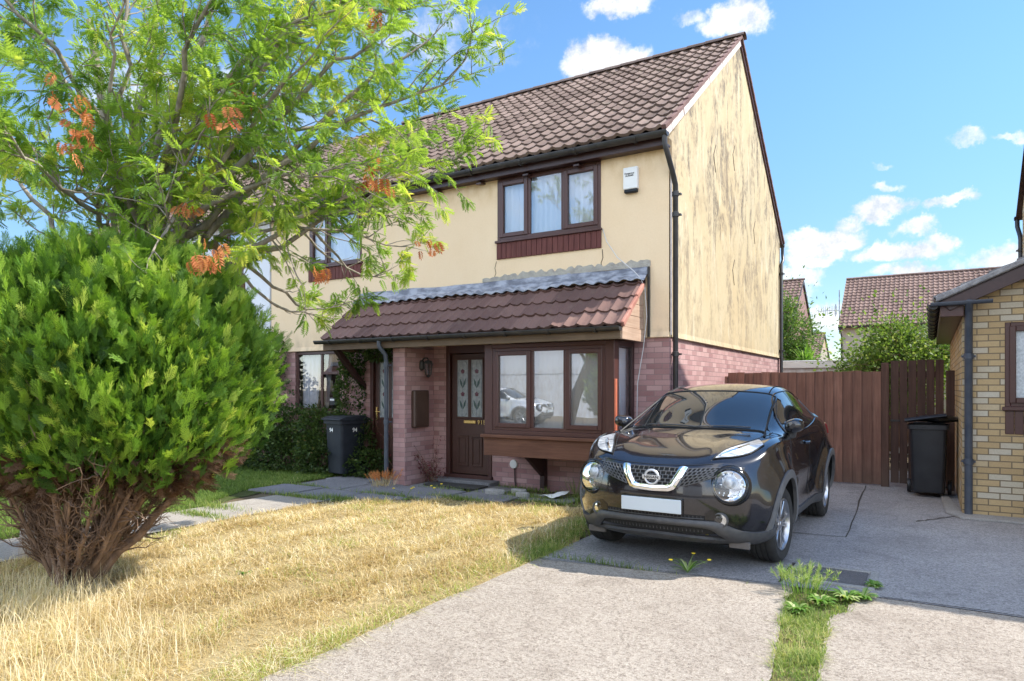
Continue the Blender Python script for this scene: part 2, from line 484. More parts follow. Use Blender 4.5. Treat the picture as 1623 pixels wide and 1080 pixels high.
M['verge_mortar'] = simple('verge_mortar', (.55, .46, .42), (.70, .62, .57), 12, .9, .6, 60)
M['blind'] = simple('blind', (.90, .91, .92), (.94, .94, .94), 3, .8)
M['curtain'] = simple('curtain', (.70, .72, .76), (.8, .8, .82), 3, .9)
M['room'] = simple('room', (.16, .15, .14), (.2, .19, .17), 2, .9)
M['dark_room'] = simple('dark_room', (.02, .02, .022), (.03, .03, .03), 2, .9)
M['brass'] = simple('brass', (.75, .52, .20), None, 1, .25, metal=1)
M['white_plastic'] = simple('white_plastic', (.70, .71, .70), (.76, .76, .74), 5, .4)
M['black_plastic'] = simple('black_plastic', (.018, .018, .02), (.032, .032, .035), 9, .42, .15, 240)
M['print_black'] = simple('print_black', (.02, .02, .02), None, 1, .5)
M['bin_grey'] = simple('bin_grey', (.012, .015, .021), (.022, .026, .034), 5, .55, .15, 180, spec=.3)
M['bin_black'] = simple('bin_black', (.010, .011, .014), (.022, .023, .028), 5, .38, .15, 180)
M['meter_brown'] = simple('meter_brown', (.055, .03, .022), (.085, .048, .035), 5, .4)
M['wire'] = simple('wire', (.55, .55, .55), None, 1, .5)
M['iron'] = simple('iron', (.02, .02, .02), (.04, .035, .03), 20, .55, .3, 80)
M['rose_red'] = simple('rose_red', (.10, .03, .045), (.17, .06, .075), 40, .25)
M['leaf_glass'] = simple('leaf_glass', (.03, .07, .06), (.06, .1, .09), 40, .25)
M['paper'] = simple('paper', (.75, .75, .73), (.6, .6, .6), 12, .8)

def glass_mat(name, tint=(.92, .95, .96), boost=.10, rough=.0, wob=.0):
    g = G(name)
    fr = g.n('ShaderNodeFresnel'); fr.inputs['IOR'].default_value = 1.5
    nm = None
    if wob: nm = g.bump(g.noise(g.tc.outputs['Object'], 1.7, 2), wob, .02)
    tr = g.n('ShaderNodeBsdfTransparent'); g.set(tr.inputs[0], tint)
    gl = g.n('ShaderNodeBsdfGlossy'); g.set(gl.inputs['Color'], (.97, .98, 1)); gl.inputs['Roughness'].default_value = rough
    if nm is not None: g.set(gl.inputs['Normal'], nm)
    mx = g.n('ShaderNodeMixShader')
    g.set(mx.inputs[0], g.math('ADD', fr.outputs[0], boost, True)); g.set(mx.inputs[1], tr.outputs[0]); g.set(mx.inputs[2], gl.outputs[0])
    return g.finish(mx)
M['glass'] = glass_mat('glass', (1, 1, 1), boost=.30, wob=.03)
M['glass_up'] = glass_mat('glass_up', (.93, .95, 1), .10, wob=.03)
M['glass_door'] = glass_mat('glass_door', (.75, .8, .8), .12, .1)

def frost():
    g = G('frosted_glass')
    col = g.ramp(g.noise(g.tc.outputs['Object'], 45, 4), [(.3, (.42, .47, .50)), (.7, (.66, .71, .74))])
    return g.finish(g.principled(col, .22, 0, g.bump(g.noise(g.tc.outputs['Object'], 60, 3), .5, .01), spec=.7))
M['frosted'] = frost()

def concrete(name, c1, c2, dark, speck=.5):
    g = G(name)
    O = g.tc.outputs['Object']
    col = g.ramp(g.noise(O, 1.1, 9, .62), [(.3, c1), (.7, c2)])
    s1 = g.noise(O, 48, 5, .8)
    s2 = g.noise(g.mapping(O, (1, 1, 1), (3, 8, 1)), 95, 4, .8)
    col = g.mix(g.rng(s1, .47, .61, 0, speck), col, dark)
    col = g.mix(g.rng(s2, .53, .68, 0, .7), col, tuple(min(1, x * 1.55 + .06) for x in c2))
    st = g.noise(O, 2.6, 11, .72, .8)
    col = g.mix(g.rng(st, .53, .70, 0, .5), col, dark)
    col = g.mix(g.rng(g.noise(g.mapping(O, (1, 1, 1), (7, 3, 0)), 7, 10, .78), .58, .70, 0, .45), col, tuple(min(1, x * 1.3 + .04) for x in c2))
    h = g.math('ADD', g.math('MULTIPLY', s1, 1.0), g.math('MULTIPLY', g.noise(O, 20, 7, .75), 1.0))
    return g.finish(g.principled(col, .93, 0, g.bump(h, .8, .018), spec=.2))
M['drive'] = concrete('drive_concrete', (.35, .295, .24), (.44, .38, .315), (.15, .115, .088), .8)
M['drive_worn'] = concrete('worn_concrete', (.29, .275, .27), (.40, .38, .375), (.12, .11, .11), .75)
M['path'] = concrete('path_slab', (.30, .265, .225), (.38, .34, .29), (.16, .14, .12), .4)
M['path_grey'] = concrete('porch_slab', (.17, .165, .17), (.24, .23, .235), (.10, .10, .10), .4)
M['road'] = concrete('asphalt', (.045, .045, .047), (.07, .07, .072), (.03, .03, .03), .4)
M['kerb'] = concrete('kerb_stone', (.3, .29, .27), (.38, .36, .34), (.2, .19, .18), .4)
M['steel_cover'] = concrete('cover', (.12, .11, .11), (.17, .16, .16), (.07, .07, .07), .5)

def soil(name, c1, c2, c3):
    g = G(name); O = g.tc.outputs['Object']
    col = g.ramp(g.noise(O, 2.4, 9, .65), [(.3, c1), (.5, c2), (.72, c3)])
    col = g.mix(g.rng(g.noise(O, 60, 6, .7), .4, .7, 0, .6), col, tuple(x * .5 for x in c1))
    return g.finish(g.principled(col, .95, 0, g.bump(g.noise(O, 40, 6, .7), .9, .03), spec=.1))
M['dry_soil'] = soil('dry_turf_soil', (.32, .235, .11), (.42, .32, .16), (.50, .40, .22))
M['green_soil'] = soil('turf_soil', (.05, .07, .02), (.08, .10, .03), (.12, .12, .05))
M['strip_soil'] = soil('strip_soil', (.13, .12, .05), (.22, .19, .09), (.30, .25, .14))
M['earth'] = soil('earth', (.12, .095, .06), (.17, .13, .085), (.2, .17, .1))

def leaf_mat(name, stops, trans=.45, rough=.5, spec=.35, tcol=1.35):
    """leaf colour follows a per-leaf tint attribute; part of the light passes through"""
    g = G(name)
    a = g.n('ShaderNodeAttribute', attribute_name='tint')
    col = g.ramp(a.outputs['Fac'], stops)
    d = g.principled(col, rough, 0, None, spec=spec)
    t = g.n('ShaderNodeBsdfTranslucent'); g.set(t.inputs[0], g.mix(1.0, col, (tcol, tcol * 1.02, tcol * .6), 'MULTIPLY'))
    mx = g.n('ShaderNodeMixShader'); mx.inputs[0].default_value = trans
    g.set(mx.inputs[1], d.outputs[0]); g.set(mx.inputs[2], t.outputs[0])
    return g.finish(mx)
M['rowan_leaf'] = leaf_mat('rowan_leaf', [(0, (.08, .15, .03)), (.4, (.19, .31, .05)), (.75, (.38, .49, .08)), (1, (.64, .60, .14))], .58, .42)
M['dead_leaf'] = leaf_mat('dead_leaf', [(0, (.36, .10, .035)), (1, (.66, .28, .10))], .3, .7)
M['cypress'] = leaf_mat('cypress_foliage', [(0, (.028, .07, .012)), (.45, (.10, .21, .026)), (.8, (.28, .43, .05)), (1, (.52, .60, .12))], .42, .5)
M['cypress_dead'] = leaf_mat('cypress_dead', [(0, (.06, .032, .018)), (.6, (.13, .07, .04)), (1, (.22, .13, .08))], .15, .8)
M['ivy'] = leaf_mat('ivy_leaf', [(0, (.028, .055, .014)), (.6, (.065, .105, .025)), (.9, (.11, .15, .035)), (1, (.17, .12, .05))], .25, .45)
M['hedge_leaf'] = leaf_mat('garden_leaf', [(0, (.05, .10, .02)), (.6, (.12, .20, .035)), (1, (.28, .34, .10))], .4, .5)
M['birch_leaf'] = leaf_mat('pale_leaf', [(0, (.07, .14, .025)), (.6, (.17, .26, .05)), (1, (.36, .40, .14))], .4, .5)
M['straw'] = leaf_mat('dry_grass', [(0, (.28, .18, .07)), (.35, (.54, .395, .18)), (.7, (.74, .60, .35)), (.93, (.88, .80, .62)), (1, (.36, .40, .10))], .42, .75, .2, 1.1)
M['grass'] = leaf_mat('green_grass', [(0, (.08, .14, .03)), (.5, (.19, .27, .06)), (.85, (.36, .40, .13)), (1, (.55, .48, .24))], .45, .6, .25)
M['weed'] = leaf_mat('weed_leaf', [(0, (.07, .16, .02)), (.6, (.16, .30, .04)), (1, (.50, .52, .25))], .4, .5)
M['red_leaf'] = leaf_mat('red_leaf', [(0, (.09, .02, .03)), (.7, (.2, .04, .05)), (1, (.12, .15, .05))], .3, .6)
M['yellow_petal'] = simple('yellow_petal', (.8, .6, .03), None, 1, .6)
M['bark'] = simple('bark', (.17, .14, .11), (.38, .33, .27), 9, .9, .8, 45, stretch=(2, 2, .6), dist=.01)
M['bark_brown'] = simple('bark_brown', (.11, .065, .042), (.30, .195, .13), 8, .9, .8, 40, stretch=(2, 2, .5), dist=.01)
# ---------------------------------------------------------------- ground, drives, paths
def sheet(name, poly, z, mat, kind='structure', wob=0, step=None):
    """flat polygon sheet; with step: a gently uneven grid clipped to the polygon's bounds"""
    if step is None:
        mb = MB(); mb.add([(x, y, z) for x, y in poly], [tuple(range(len(poly)))])
        o = mb.build(name, mat)
    else:
        xs = [p[0] for p in poly]; ys = [p[1] for p in poly]
        nx = max(2, int((max(xs) - min(xs)) / step)); ny = max(2, int((max(ys) - min(ys)) / step))
        bm = bmesh.new()
        f = bm.faces.new([bm.verts.new((x, y, z)) for x, y in poly])
        for i in range(1, nx):
            bmesh.ops.bisect_plane(bm, geom=bm.verts[:] + bm.edges[:] + bm.faces[:], plane_co=(min(xs) + (max(xs) - min(xs)) * i / nx, 0, 0), plane_no=(1, 0, 0))
        for i in range(1, ny):
            bmesh.ops.bisect_plane(bm, geom=bm.verts[:] + bm.edges[:] + bm.faces[:], plane_co=(0, min(ys) + (max(ys) - min(ys)) * i / ny, 0), plane_no=(0, 1, 0))
        for v in bm.verts: v.co.z += lawn_h(v.co.x, v.co.y) if wob == 'lawn' else wob * (math.sin(v.co.x * 1.7 + 1) * math.cos(v.co.y * 1.3) + .5 * math.sin(v.co.x * 4.1 + v.co.y * 3.3))
        bmesh.ops.recalc_face_normals(bm, faces=bm.faces)
        if bm.faces and sum(f.normal.z for f in bm.faces) < 0: bmesh.ops.reverse_faces(bm, faces=bm.faces)
        me = bpy.data.meshes.new(name); bm.to_mesh(me); bm.free()
        for p in me.polygons: p.use_smooth = True
        me.materials.append(mat); o = bpy.data.objects.new(name, me); COL.objects.link(o)
    return tag(o, kind=kind)

def wobble(p, q, amp, n=14, seed=0):
    """a ragged line from p to q"""
    r = random.Random(seed); out = []
    for i in range(n + 1):
        t = i / n; k = 0 if i in (0, n) else amp
        dx, dy = q[0] - p[0], q[1] - p[1]; l = math.hypot(dx, dy)
        w = r.uniform(-1, 1) * k
        out.append((p[0] + dx * t - dy / l * w, p[1] + dy * t + dx / l * w))
    return out

def lawn_h(x, y):
    e = min(1, max(0, (-3.02 - x) / .5)) * min(1, max(0, (x + 6.98) / .5)) * min(1, max(0, (7.6 - y) / .6))
    return e * (.035 + .022 * (math.sin(x * 1.7 + 1) * math.cos(y * 1.3) + .5 * math.sin(x * 4.1 + y * 3.3)))

sheet('ground', [(-250, -250), (250, -250), (250, 250), (-250, 250)], -.016, M['earth'])
lawn_edge = wobble((-2.99, -1.0), (-3.03, 5.35), .035, 26, 3)
dry_poly = [(x + .03, y) for x, y in lawn_edge] + [(-2.98, 6.1), (-3.3, 7.0)] + wobble((-3.7, 8.0), (-6.3, 7.0), .05, 9, 4) + wobble((-7.0, 6.2), (-6.9, -1.0), .04, 16, 5)
sheet('lawn', dry_poly, 0, M['dry_soil'], wob='lawn', step=.16)
sheet('grass_verge_ground', [(-16, 2.2), (-8.0, 2.2)] + wobble((-8.0, 5.2), (-8.75, 7.6), .06, 8, 8) + [(-9.0, 9.0), (-16, 9.0)], -.004, M['green_soil'], step=.5, wob=.01)
strip_l = wobble((-.48, -1.0), (-.72, 3.81), .03, 12, 6)[:-1] + wobble((-.72, 3.81), (-.84, 4.75), .03, 5, 16)[:-1] + wobble((-.84, 4.75), (-.92, 5.62), .03, 5, 26)
strip_r = wobble((-.40, 5.66), (-.58, 4.9), .03, 5, 9)[:-1] + wobble((-.58, 4.9), (-.51, 3.96), .03, 5, 19)[:-1] + wobble((-.51, 3.96), (-.24, -1.0), .03, 12, 29)
sheet('grass_strip_ground', strip_l + strip_r, -.002, M['strip_soil'])
dl = wobble((-3.01, 5.34), (-2.99, -1.0), .02, 20, 13)
sheet('driveway', [(-.92, 5.62)] + dl + [(-.48, -1.0)] + strip_l[1:-1], .012, M['drive'])
sheet('neighbour_driveway', [(-.24, -1.0), (6, -1.0), (6, 5.72), (-.40, 5.66)] + strip_r[1:-1], .010, M['drive'])
sheet('rear_driveway', [(-3.02, 5.37), (-.92, 5.65), (-.42, 5.69), (6, 5.75), (6, 9.84), (1.2, 9.84), (.6, 14.5), (-3.02, 14.5)], .006, M['drive_worn'])
sheet('path', wobble((-7.02, -1.0), (-7.02, 6.6), .02, 8, 21) + wobble((-8.0, 6.6), (-8.0, -1.0), .02, 8, 22), .006, M['path'])
# slabs before the two front doors
slab = MB(); rs = random.Random(5)
for (x0, x1, y0, y1) in [(-8.75, -7.9, 6.65, 7.4), (-7.88, -7.03, 6.62, 7.38), (-8.6, -7.6, 7.42, 8.15), (-7.58, -6.75, 7.4, 8.2), (-7.0, -6.2, 6.95, 7.38), (-6.73, -5.8, 7.4, 8.2), (-5.78, -4.9, 7.75, 8.4),
                         (-8.7, -7.75, 8.17, 9.0), (-7.73, -7.08, 8.22, 9.0), (-6.95, -6.0, 8.22, 9.0), (-5.98, -5.3, 8.42, 8.98), (-4.88, -4.1, 8.1, 8.6)]:
    z = .012 + rs.uniform(0, .012)
    slab.prism([(x0 + rs.uniform(0, .02), y0 + rs.uniform(0, .02)), (x1, y0 + rs.uniform(-.02, .02)), (x1 - rs.uniform(0, .02), y1), (x0, y1 - rs.uniform(0, .02))], 'z', -.01, z)
tag(slab.build('paving', M['path_grey'], bevel=.006), kind='structure')
# dirt-filled joints and cracks in the concrete
jt = MB()
def crack(pts, w, z, seed):
    r = random.Random(seed); L_, R_ = [], []
    P = []
    for a, b in zip(pts, pts[1:]): P += wobble(a, b, .012, 10, seed)[:-1]
    P.append(pts[-1])
    for i, p in enumerate(P):
        a, b = P[max(0, i - 1)], P[min(len(P) - 1, i + 1)]
        dx, dy = b[0] - a[0], b[1] - a[1]; l = math.hypot(dx, dy) or 1; ww = w * r.uniform(.5, 1.3)
        L_.append((p[0] - dy / l * ww, p[1] + dx / l * ww, z)); R_.append((p[0] + dy / l * ww, p[1] - dx / l * ww, z))
    n = len(P); jt.add(L_ + R_, [(i, n + i, n + i + 1, i + 1) for i in range(n - 1)])
crack([(-.30, 5.67), (5.5, 5.73)], .007, .018, 2)
crack([(-.95, 5.63), (-3.0, 5.36)], .007, .018, 3)
crack([(-.74, 7.77), (-.86, 12.0)], .009, .012, 4)
crack([(-.74, 7.77), (-2.9, 7.6)], .007, .012, 5)
crack([(-1.02, 6.40), (-1.02, 5.7)], .012, .012, 6)
crack([(-.14, 9.1), (.28, 9.75)], .012, .012, 8)
tag(jt.build('ground_joint', simple('joint_dirt', (.035, .028, .022), (.075, .06, .045), 20, .95)), kind='structure')
tag(MB().prism([(.30, 9.55), (1.4, 9.5), (1.4, 9.86), (.34, 9.86), (.2, 11.5), (.12, 11.5), (.16, 9.9)], 'z', .0, .035).build('footing', M['kerb'], bevel=.01), kind='structure')
# iron service cover let into the drive
cov = empty('drain_cover', (-.69, 6.12, .006), 'rectangular steel drain cover set flush in the shaded concrete drive', 'drain cover')
cm = MB()
for (x0, x1, y0, y1) in [(-1.0, -.94, 5.84, 6.41), (-.42, -.36, 5.84, 6.41), (-.94, -.42, 6.36, 6.41), (-.94, -.42, 5.84, 5.89)]: cm.box(x0, x1, y0, y1, .0, .021)
cm.build('frame', M['kerb'], cov, bevel=.004)
MB().box(-.925, -.435, 5.905, 6.345, .0, .016).build('lid', M['steel_cover'], cov, bevel=.003)
# the street behind the viewer (seen only in the windows)
sheet('pavement', [(-40, -2.9), (40, -2.9), (40, -1.0), (-40, -1.0)], .004, M['kerb'])
tag(MB().box(-40, 40, -3.05, -2.9, -.12, .004).build('kerb', M['kerb']), kind='structure')
sheet('road', [(-40, -10.5), (40, -10.5), (40, -3.05), (-40, -3.05)], -.010, M['road'])
# ---------------------------------------------------------------- building helpers
def wall_holes(mb, x0, x1, z0, z1, yf, th, holes, ends=True):
    """wall facing -Y with rectangular openings (and their reveals)"""
    xs = sorted({x0, x1, *[h[0] for h in holes], *[h[1] for h in holes]})
    zs = sorted({z0, z1, *[h[2] for h in holes], *[h[3] for h in holes]})
    for a, b in zip(xs, xs[1:]):
        for c, d in zip(zs, zs[1:]):
            mx, mz = (a + b) / 2, (c + d) / 2
            if any(h[0] < mx < h[1] and h[2] < mz < h[3] for h in holes): continue
            mb.quad((a, yf, c), (b, yf, c), (b, yf, d), (a, yf, d))
            mb.quad((b, yf + th, c), (a, yf + th, c), (a, yf + th, d), (b, yf + th, d))
    for (a, b, c, d) in holes:
        mb.quad((a, yf, c), (a, yf, d), (a, yf + th, d), (a, yf + th, c))
        mb.quad((b, yf, c), (b, yf + th, c), (b, yf + th, d), (b, yf, d))
        mb.quad((a, yf, d), (b, yf, d), (b, yf + th, d), (a, yf + th, d))
        mb.quad((a, yf, c), (a, yf + th, c), (b, yf + th, c), (b, yf, c))
    if ends:
        mb.quad((x0, yf, z0), (x0, yf, z1), (x0, yf + th, z1), (x0, yf + th, z0))
        mb.quad((x1, yf, z0), (x1, yf + th, z0), (x1, yf + th, z1), (x1, yf, z1))
    mb.quad((x0, yf, z0), (x0, yf + th, z0), (x1, yf + th, z0), (x1, yf, z0))
    mb.quad((x0, yf, z1), (x1, yf, z1), (x1, yf + th, z1), (x0, yf + th, z1))

def tile_roof(name, mat, parent, O, U, S, width, length, per=.2, gauge=.305, amp=.032, lift=.034, seg=8, seed=1):
    """interlocking pantiles: wavy courses, each lapping the one below"""
    O, U, S = Vector(O), Vector(U).normalized(), Vector(S).normalized()
    Nn = U.cross(S).normalized()
    if Nn.z < 0: Nn = -Nn
    r = random.Random(seed)
    nu = max(2, int(round(width / per * seg)))
    mb = MB(); k = 0
    prof = []
    for i in range(nu + 1):
        u = width * i / nu; t = (u / per) % 1
        t2 = t + .10 * math.sin(2 * math.pi * t)
        prof.append((u, amp * (.5 + .5 * math.cos(2 * math.pi * t2)) ** 1.35))
    while k * gauge < length - .02:
        s0 = k * gauge; s1 = min((k + 1) * gauge + .05, length)
        rows = [(s0 + .006, -.012), (s0, lift), (s0 + (s1 - s0) * .5, lift * .5), (s1, 0)]
        jit = [r.uniform(-.008, .008) for _ in range(int(width / per) + 3)]
        vs, uv = [], []
        for s, h in rows:
            for (u, p) in prof:
                j = jit[int(u / per + .5)]
                vs.append(O + U * u + S * (s + j * (1 if s < s1 else 0)) + Nn * (p + h + j * .5))
                uv.append((u + per * .5, min(max(s, s0 + .01), (k + 1) * gauge - .01)))
        n = nu + 1; fs = []
        for a in range(3):
            for i in range(nu): fs.append((a * n + i, a * n + i + 1, (a + 1) * n + i + 1, (a + 1) * n + i))
        mb.add(vs, fs, uv); k += 1
    o = mb.build(name, mat, parent, smooth=True, angle=50)
    return o

def ridge(name, mat, parent, p, q, rad=.11, n=18):
    p, q = Vector(p), Vector(q); mb = MB(); d = (q - p); l = d.length; d.normalize()
    side = d.cross(Vector((0, 0, 1))).normalized()
    for k in range(n):
        a, b = p + d * (l * k / n), p + d * (l * (k + 1) / n + .03)
        vs = []
        for e, (c, rr) in enumerate(((a, rad + .008), (b, rad - .004))):
            for i in range(9):
                w = math.pi * i / 8
                vs.append(c + side * math.cos(w) * rr * 1.15 + Vector((0, 0, 1)) * (math.sin(w) * rr * .8 - .03))
        fs = [(i, i + 1, 10 + i, 9 + i) for i in range(8)] + [tuple(range(9))]
        mb.add(vs, fs, [(l * k / n + .05, .1)] * 18)
    return mb.build(name, mat, parent, smooth=True, angle=50)

def gutter(name, parent, p, q, rad=.06, mat=None, brackets=5):
    """half-round gutter with brackets"""
    p, q = Vector(p), Vector(q); d = (q - p).normalized(); side = d.cross(Vector((0, 0, 1))).normalized()
    mb = MB()
    for rr, flip in ((rad, 0), (rad - .008, 1)):
        vs = []
        for c in (p, q):
            for i in range(11):
                w = math.pi * i / 10
                vs.append(c + side * math.cos(w) * rr - Vector((0, 0, 1)) * math.sin(w) * rr)
        mb.add(vs, [((i, i + 1, 12 + i, 11 + i) if flip else (i + 1, i, 11 + i, 12 + i)) for i in range(10)])
    for c in (p, q):
        mb.add([c + side * math.cos(math.pi * i / 10) * rad - Vector((0, 0, 1)) * math.sin(math.pi * i / 10) * rad for i in range(11)], [tuple(range(11))])
    for s in (-1, 1):
        mb.obox((p + q) / 2 + side * s * (rad - .003) + Vector((0, 0, .004)), d * (p - q).length / 2, side * .006, Vector((0, 0, .006)))
    g = mb.build(name, mat or M['gutter_black'], parent, smooth=True, angle=40)
    for k in range(brackets):
        b = MB(); c = p.lerp(q, (k + .5) / brackets)
        vs = []
        for e in (-1, 1):
            for i in range(9):
                w = math.pi * i / 8
                for rr in (rad + .002, rad + .014): vs.append(c + d * e * .02 + side * math.cos(w) * rr - Vector((0, 0, 1)) * math.sin(w) * rr)
        fs = []
        for i in range(8):
            fs += [(2 * i + 1, 2 * i + 3, 18 + 2 * i + 3, 18 + 2 * i + 1), (2 * i, 2 * i + 1, 2 * i + 3, 2 * i + 2), (18 + 2 * i + 1, 18 + 2 * i, 18 + 2 * i + 2, 18 + 2 * i + 3)]
        b.add(vs, fs); b.build('bracket', mat or M['gutter_black'], g)
    return g

def downpipe(parent, pts, rad=.036, mat=None, clips=(), shoes=()):
    mat = mat or M['gutter_black']
    mb = MB(); mb.tube(pts, rad, 14)
    o = mb.build('downpipe', mat, parent, smooth=True, angle=50)
    for (x, y, z) in clips:
        c = MB()
        c.lathe([(rad, -.035), (rad + .009, -.03), (rad + .009, .03), (rad, .035)], (x, y, z), 'z', 14)
        c.box(x - rad - .03, x + rad + .03, y + rad * .3, y + rad + .035, z - .012, z + .012)
        c.build('collar', mat, o, smooth=True, angle=40)
    return o

def window(parent, x0, x1, z0, z1, y, lights, name='window', fmat=None, glass=None, inside='blind', fw=.055, dz=0):
    """framed window facing -Y. lights: (xa, xb, za, zb, opening)"""
    fmat = fmat or M['upvc_brown']; glass = glass or M['glass']
    w = MB()
    xs = [x0, x1]
    w.box(x0, x0 + fw, y, y + .06, z0, z1); w.box(x1 - fw, x1, y, y + .06, z0, z1)
    w.box(x0 + fw, x1 - fw, y, y + .06, z1 - fw, z1); w.box(x0 + fw, x1 - fw, y, y + .06, z0, z0 + fw)
    edges = sorted({l[1] for l in lights if l[1] < x1 - fw - .02})
    for e in edges: w.box(e, e + fw, y + .003, y + .058, z0 + fw, z1 - fw)
    for (xa, xb, za, zb, op) in lights:
        if za > z0 + fw + .02: w.box(xa, xb, y + .003, y + .058, za - fw, za)
    win = w.build(name, fmat, parent, bevel=.006)
    for (xa, xb, za, zb, op) in lights:
        a, b, c, d = xa, xb, za, zb
        if op:
            s = MB(); t = .052; e = .012
            s.box(a - e, a + t, y - .018, y + .045, c - e, d + e); s.box(b - t, b + e, y - .018, y + .045, c - e, d + e)
            s.box(a + t, b - t, y - .018, y + .045, d - t, d + e); s.box(a + t, b - t, y - .018, y + .045, c - e, c + t)
            s.build('casement', fmat, win, bevel=.007)
            a, b, c, d = a + t, b - t, c + t, d - t
        p = MB(); p.quad((a, y + .022, c), (b, y + .022, c), (b, y + .022, d), (a, y + .022, d))
        p.build('pane', glass, win)
    if inside == 'blind': vertical_blind(win, x0 + .05, x1 - .05, z0 + .05, z1 - .06, y + .12)
    return win

def vertical_blind(parent, x0, x1, z0, z1, y, step=.086, wid=.082, ang=24, seed=0, mat=None):
    mb = MB(); r = random.Random(int(x0 * 100) + seed); x = x0
    while x < x1:
        a = R(ang + r.uniform(-7, 7)); c, s = math.cos(a) * wid / 2, math.sin(a) * wid / 2
        zz = z0 + r.uniform(0, .01)
        vs = []
        for z in (zz, z1):
            for k in (-1, 0, 1): vs.append((x + c * k, y + s * k - (.006 if k == 0 else 0), z))
        mb.add(vs, [(0, 1, 4, 3), (1, 2, 5, 4)])
        x += step * r.uniform(.97, 1.03)
    mb.box(x0, x1, y - .02, y + .02, z1, z1 + .03)
    return mb.build('blind', mat or M['blind'], parent)

# ---------------------------------------------------------------- the pair of houses
GX, PX, LX = -3.02, -7.05, -11.08          # gable, party wall, far end
YF, YR, YB = 9.0, 13.0, 17.0               # front wall, ridge, back wall
EZ, RZ = 4.93, 8.0
SL = (Vector((0, YR, 8.03)) - Vector((0, 8.72, 4.965)))
def house_shell(root, x0, x1, holes_u, holes_l, gable=False, render=None, brick=None, left_end=False):
    render = render or M['cream_render']
    b = MB(); wall_holes(b, x0, x1, -.05, 2.24, YF + .02, .1, holes_l)
    MB().box(x0, x1, YB - .12, YB - .02, -.05, 2.24).build('rear_brick_wall', brick or M['red_brick'], root)
    if gable: b.box(x1 - .12, x1 - .02, YF + .12, YB - .12, -.05, 2.24)
    if left_end: b.box(x0 + .02, x0 + .12, YF + .12, YB - .12, -.05, 2.24)
    b.build('brick_wall', brick or M['red_brick'], root)
    u = MB(); wall_holes(u, x0, x1, 2.24, EZ, YF, .12, holes_u)
    MB().box(x0, x1, YB - .12, YB, 2.24, EZ).build('rear_wall', render, root)
    # bell-cast drip at the foot of the render
    MB().prism([(YF - .018, 2.235), (YF + .02, 2.225), (YF + .02, 2.3), (YF - .001, 2.31)], 'x', x0, x1).build('render_stop', render, root)
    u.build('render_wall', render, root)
    if gable or left_end:
        for xe, on in ((x1, gable), (x0, left_end)):
            if not on: continue
            g = MB(); a, c = (xe - .12, xe) if xe == x1 else (xe, xe + .12)
            g.prism([(YF + .001, 2.241), (YB - .001, 2.241), (YB - .001, EZ), (YB - .05, EZ + .05), (YR, RZ - .03), (YF + .05, EZ + .05), (YF + .001, EZ)], 'x', a, c)
            s = 1 if xe == x1 else -1
            g.prism([(xe + .018 * s, 2.235), (xe - .02 * s, 2.225), (xe - .02 * s, 2.3), (xe + .001 * s, 2.31)], 'y', YF, YB)
            g.build('gable_wall', M['gable_render'] if render is M['cream_render'] else render, root)
    # inner floors and partition so that the rooms read dark behind the glass
    r = MB(); r.box(x0 + .14, x1 - .14, YF + .14, YB - .14, 2.5, 2.6); r.box(x0 + .14, x1 - .14, YF + 3.2, YF + 3.3, 0, EZ)
    r.box(x0 + .13, x0 + .16, YF + .13, YB - .14, 0, EZ); r.box(x1 - .16, x1 - .13, YF + .13, YB - .14, 0, EZ)
    r.box(x0 + .14, x1 - .14, YF + .14, YB - .14, .0, .05)
    r.build('interior', M['room'], root)
def house_roof(root, x0, x1, seed, ends=(False, False), mat=None):
    s = SL.normalized(); L_ = SL.length - .02
    mat = mat or M['roof_tile']
    xa, xb = x0 - (.05 if ends[0] else 0), x1 + (.05 if ends[1] else 0)
    roof = tile_roof('roof', mat, root, (xa, 8.72, 4.965), (1, 0, 0), s, xb - xa, L_, seed=seed)
    back = Vector((0, -s.y, s.z))
    bk = tile_roof('rear_slope', mat, roof, (xb, 17.28, 4.965), (-1, 0, 0), back, xb - xa, L_, seed=seed + 1)
    ridge('ridge_tiles', mat, roof, (xa, YR, 8.05), (xb + .03, YR, 8.05), n=int((xb - xa) / .33))
    d = MB()   # boarding under the tiles
    n = Vector((0, -s.z, s.y)) * -.035
    d.prism([(8.74, 4.945), (YR, 8.0), (17.26, 4.945), (17.26, 4.915), (YR, 7.965), (8.74, 4.915)], 'x', x0 + .001, x1 - .001)
    d.build('underlay', M['upvc_dark'], roof)
    return roof

# --- number 95, the end house
H95 = empty('house', (-5.035, 9.0, 0), 'cream rendered end house with stained gable, bay window and brown pantile roof', 'house', 'houses along the street')
house_shell(H95, PX, GX, [(-5.78, -4.02, 3.81, 4.80)], [(-6.79, -5.9, .10, 2.235), (-5.45, -3.60, .95, 2.16)], gable=True)
roof95 = house_roof(H95, PX, GX, 3, (False, True))
# upstairs window with timber panel below
wz0, wz1 = 3.83, 4.79
W95 = window(H95, -5.78, -4.02, wz0, wz1, YF - .01, [(-5.72, -5.24, wz0 + .06, wz1 - .06, True), (-5.18, -4.66, wz0 + .055, wz1 - .055, False), (-4.60, -4.08, wz0 + .06, wz1 - .06, True)], glass=M['glass_up'])
MB().box(-5.81, -4.0, YF - .045, YF + .02, wz0 - .035, wz0 + .002).build('sill', M['upvc_brown'], W95, bevel=.006)
tp = MB(); x = -5.79
while x < -4.02:
    e = min(x + .088, -4.012); tp.box(x + .003, e, YF - .022, YF + .004, 3.545, wz0 - .036); x += .09
tp.build('timber_panel', M['timber_red'], H95, bevel=.006)
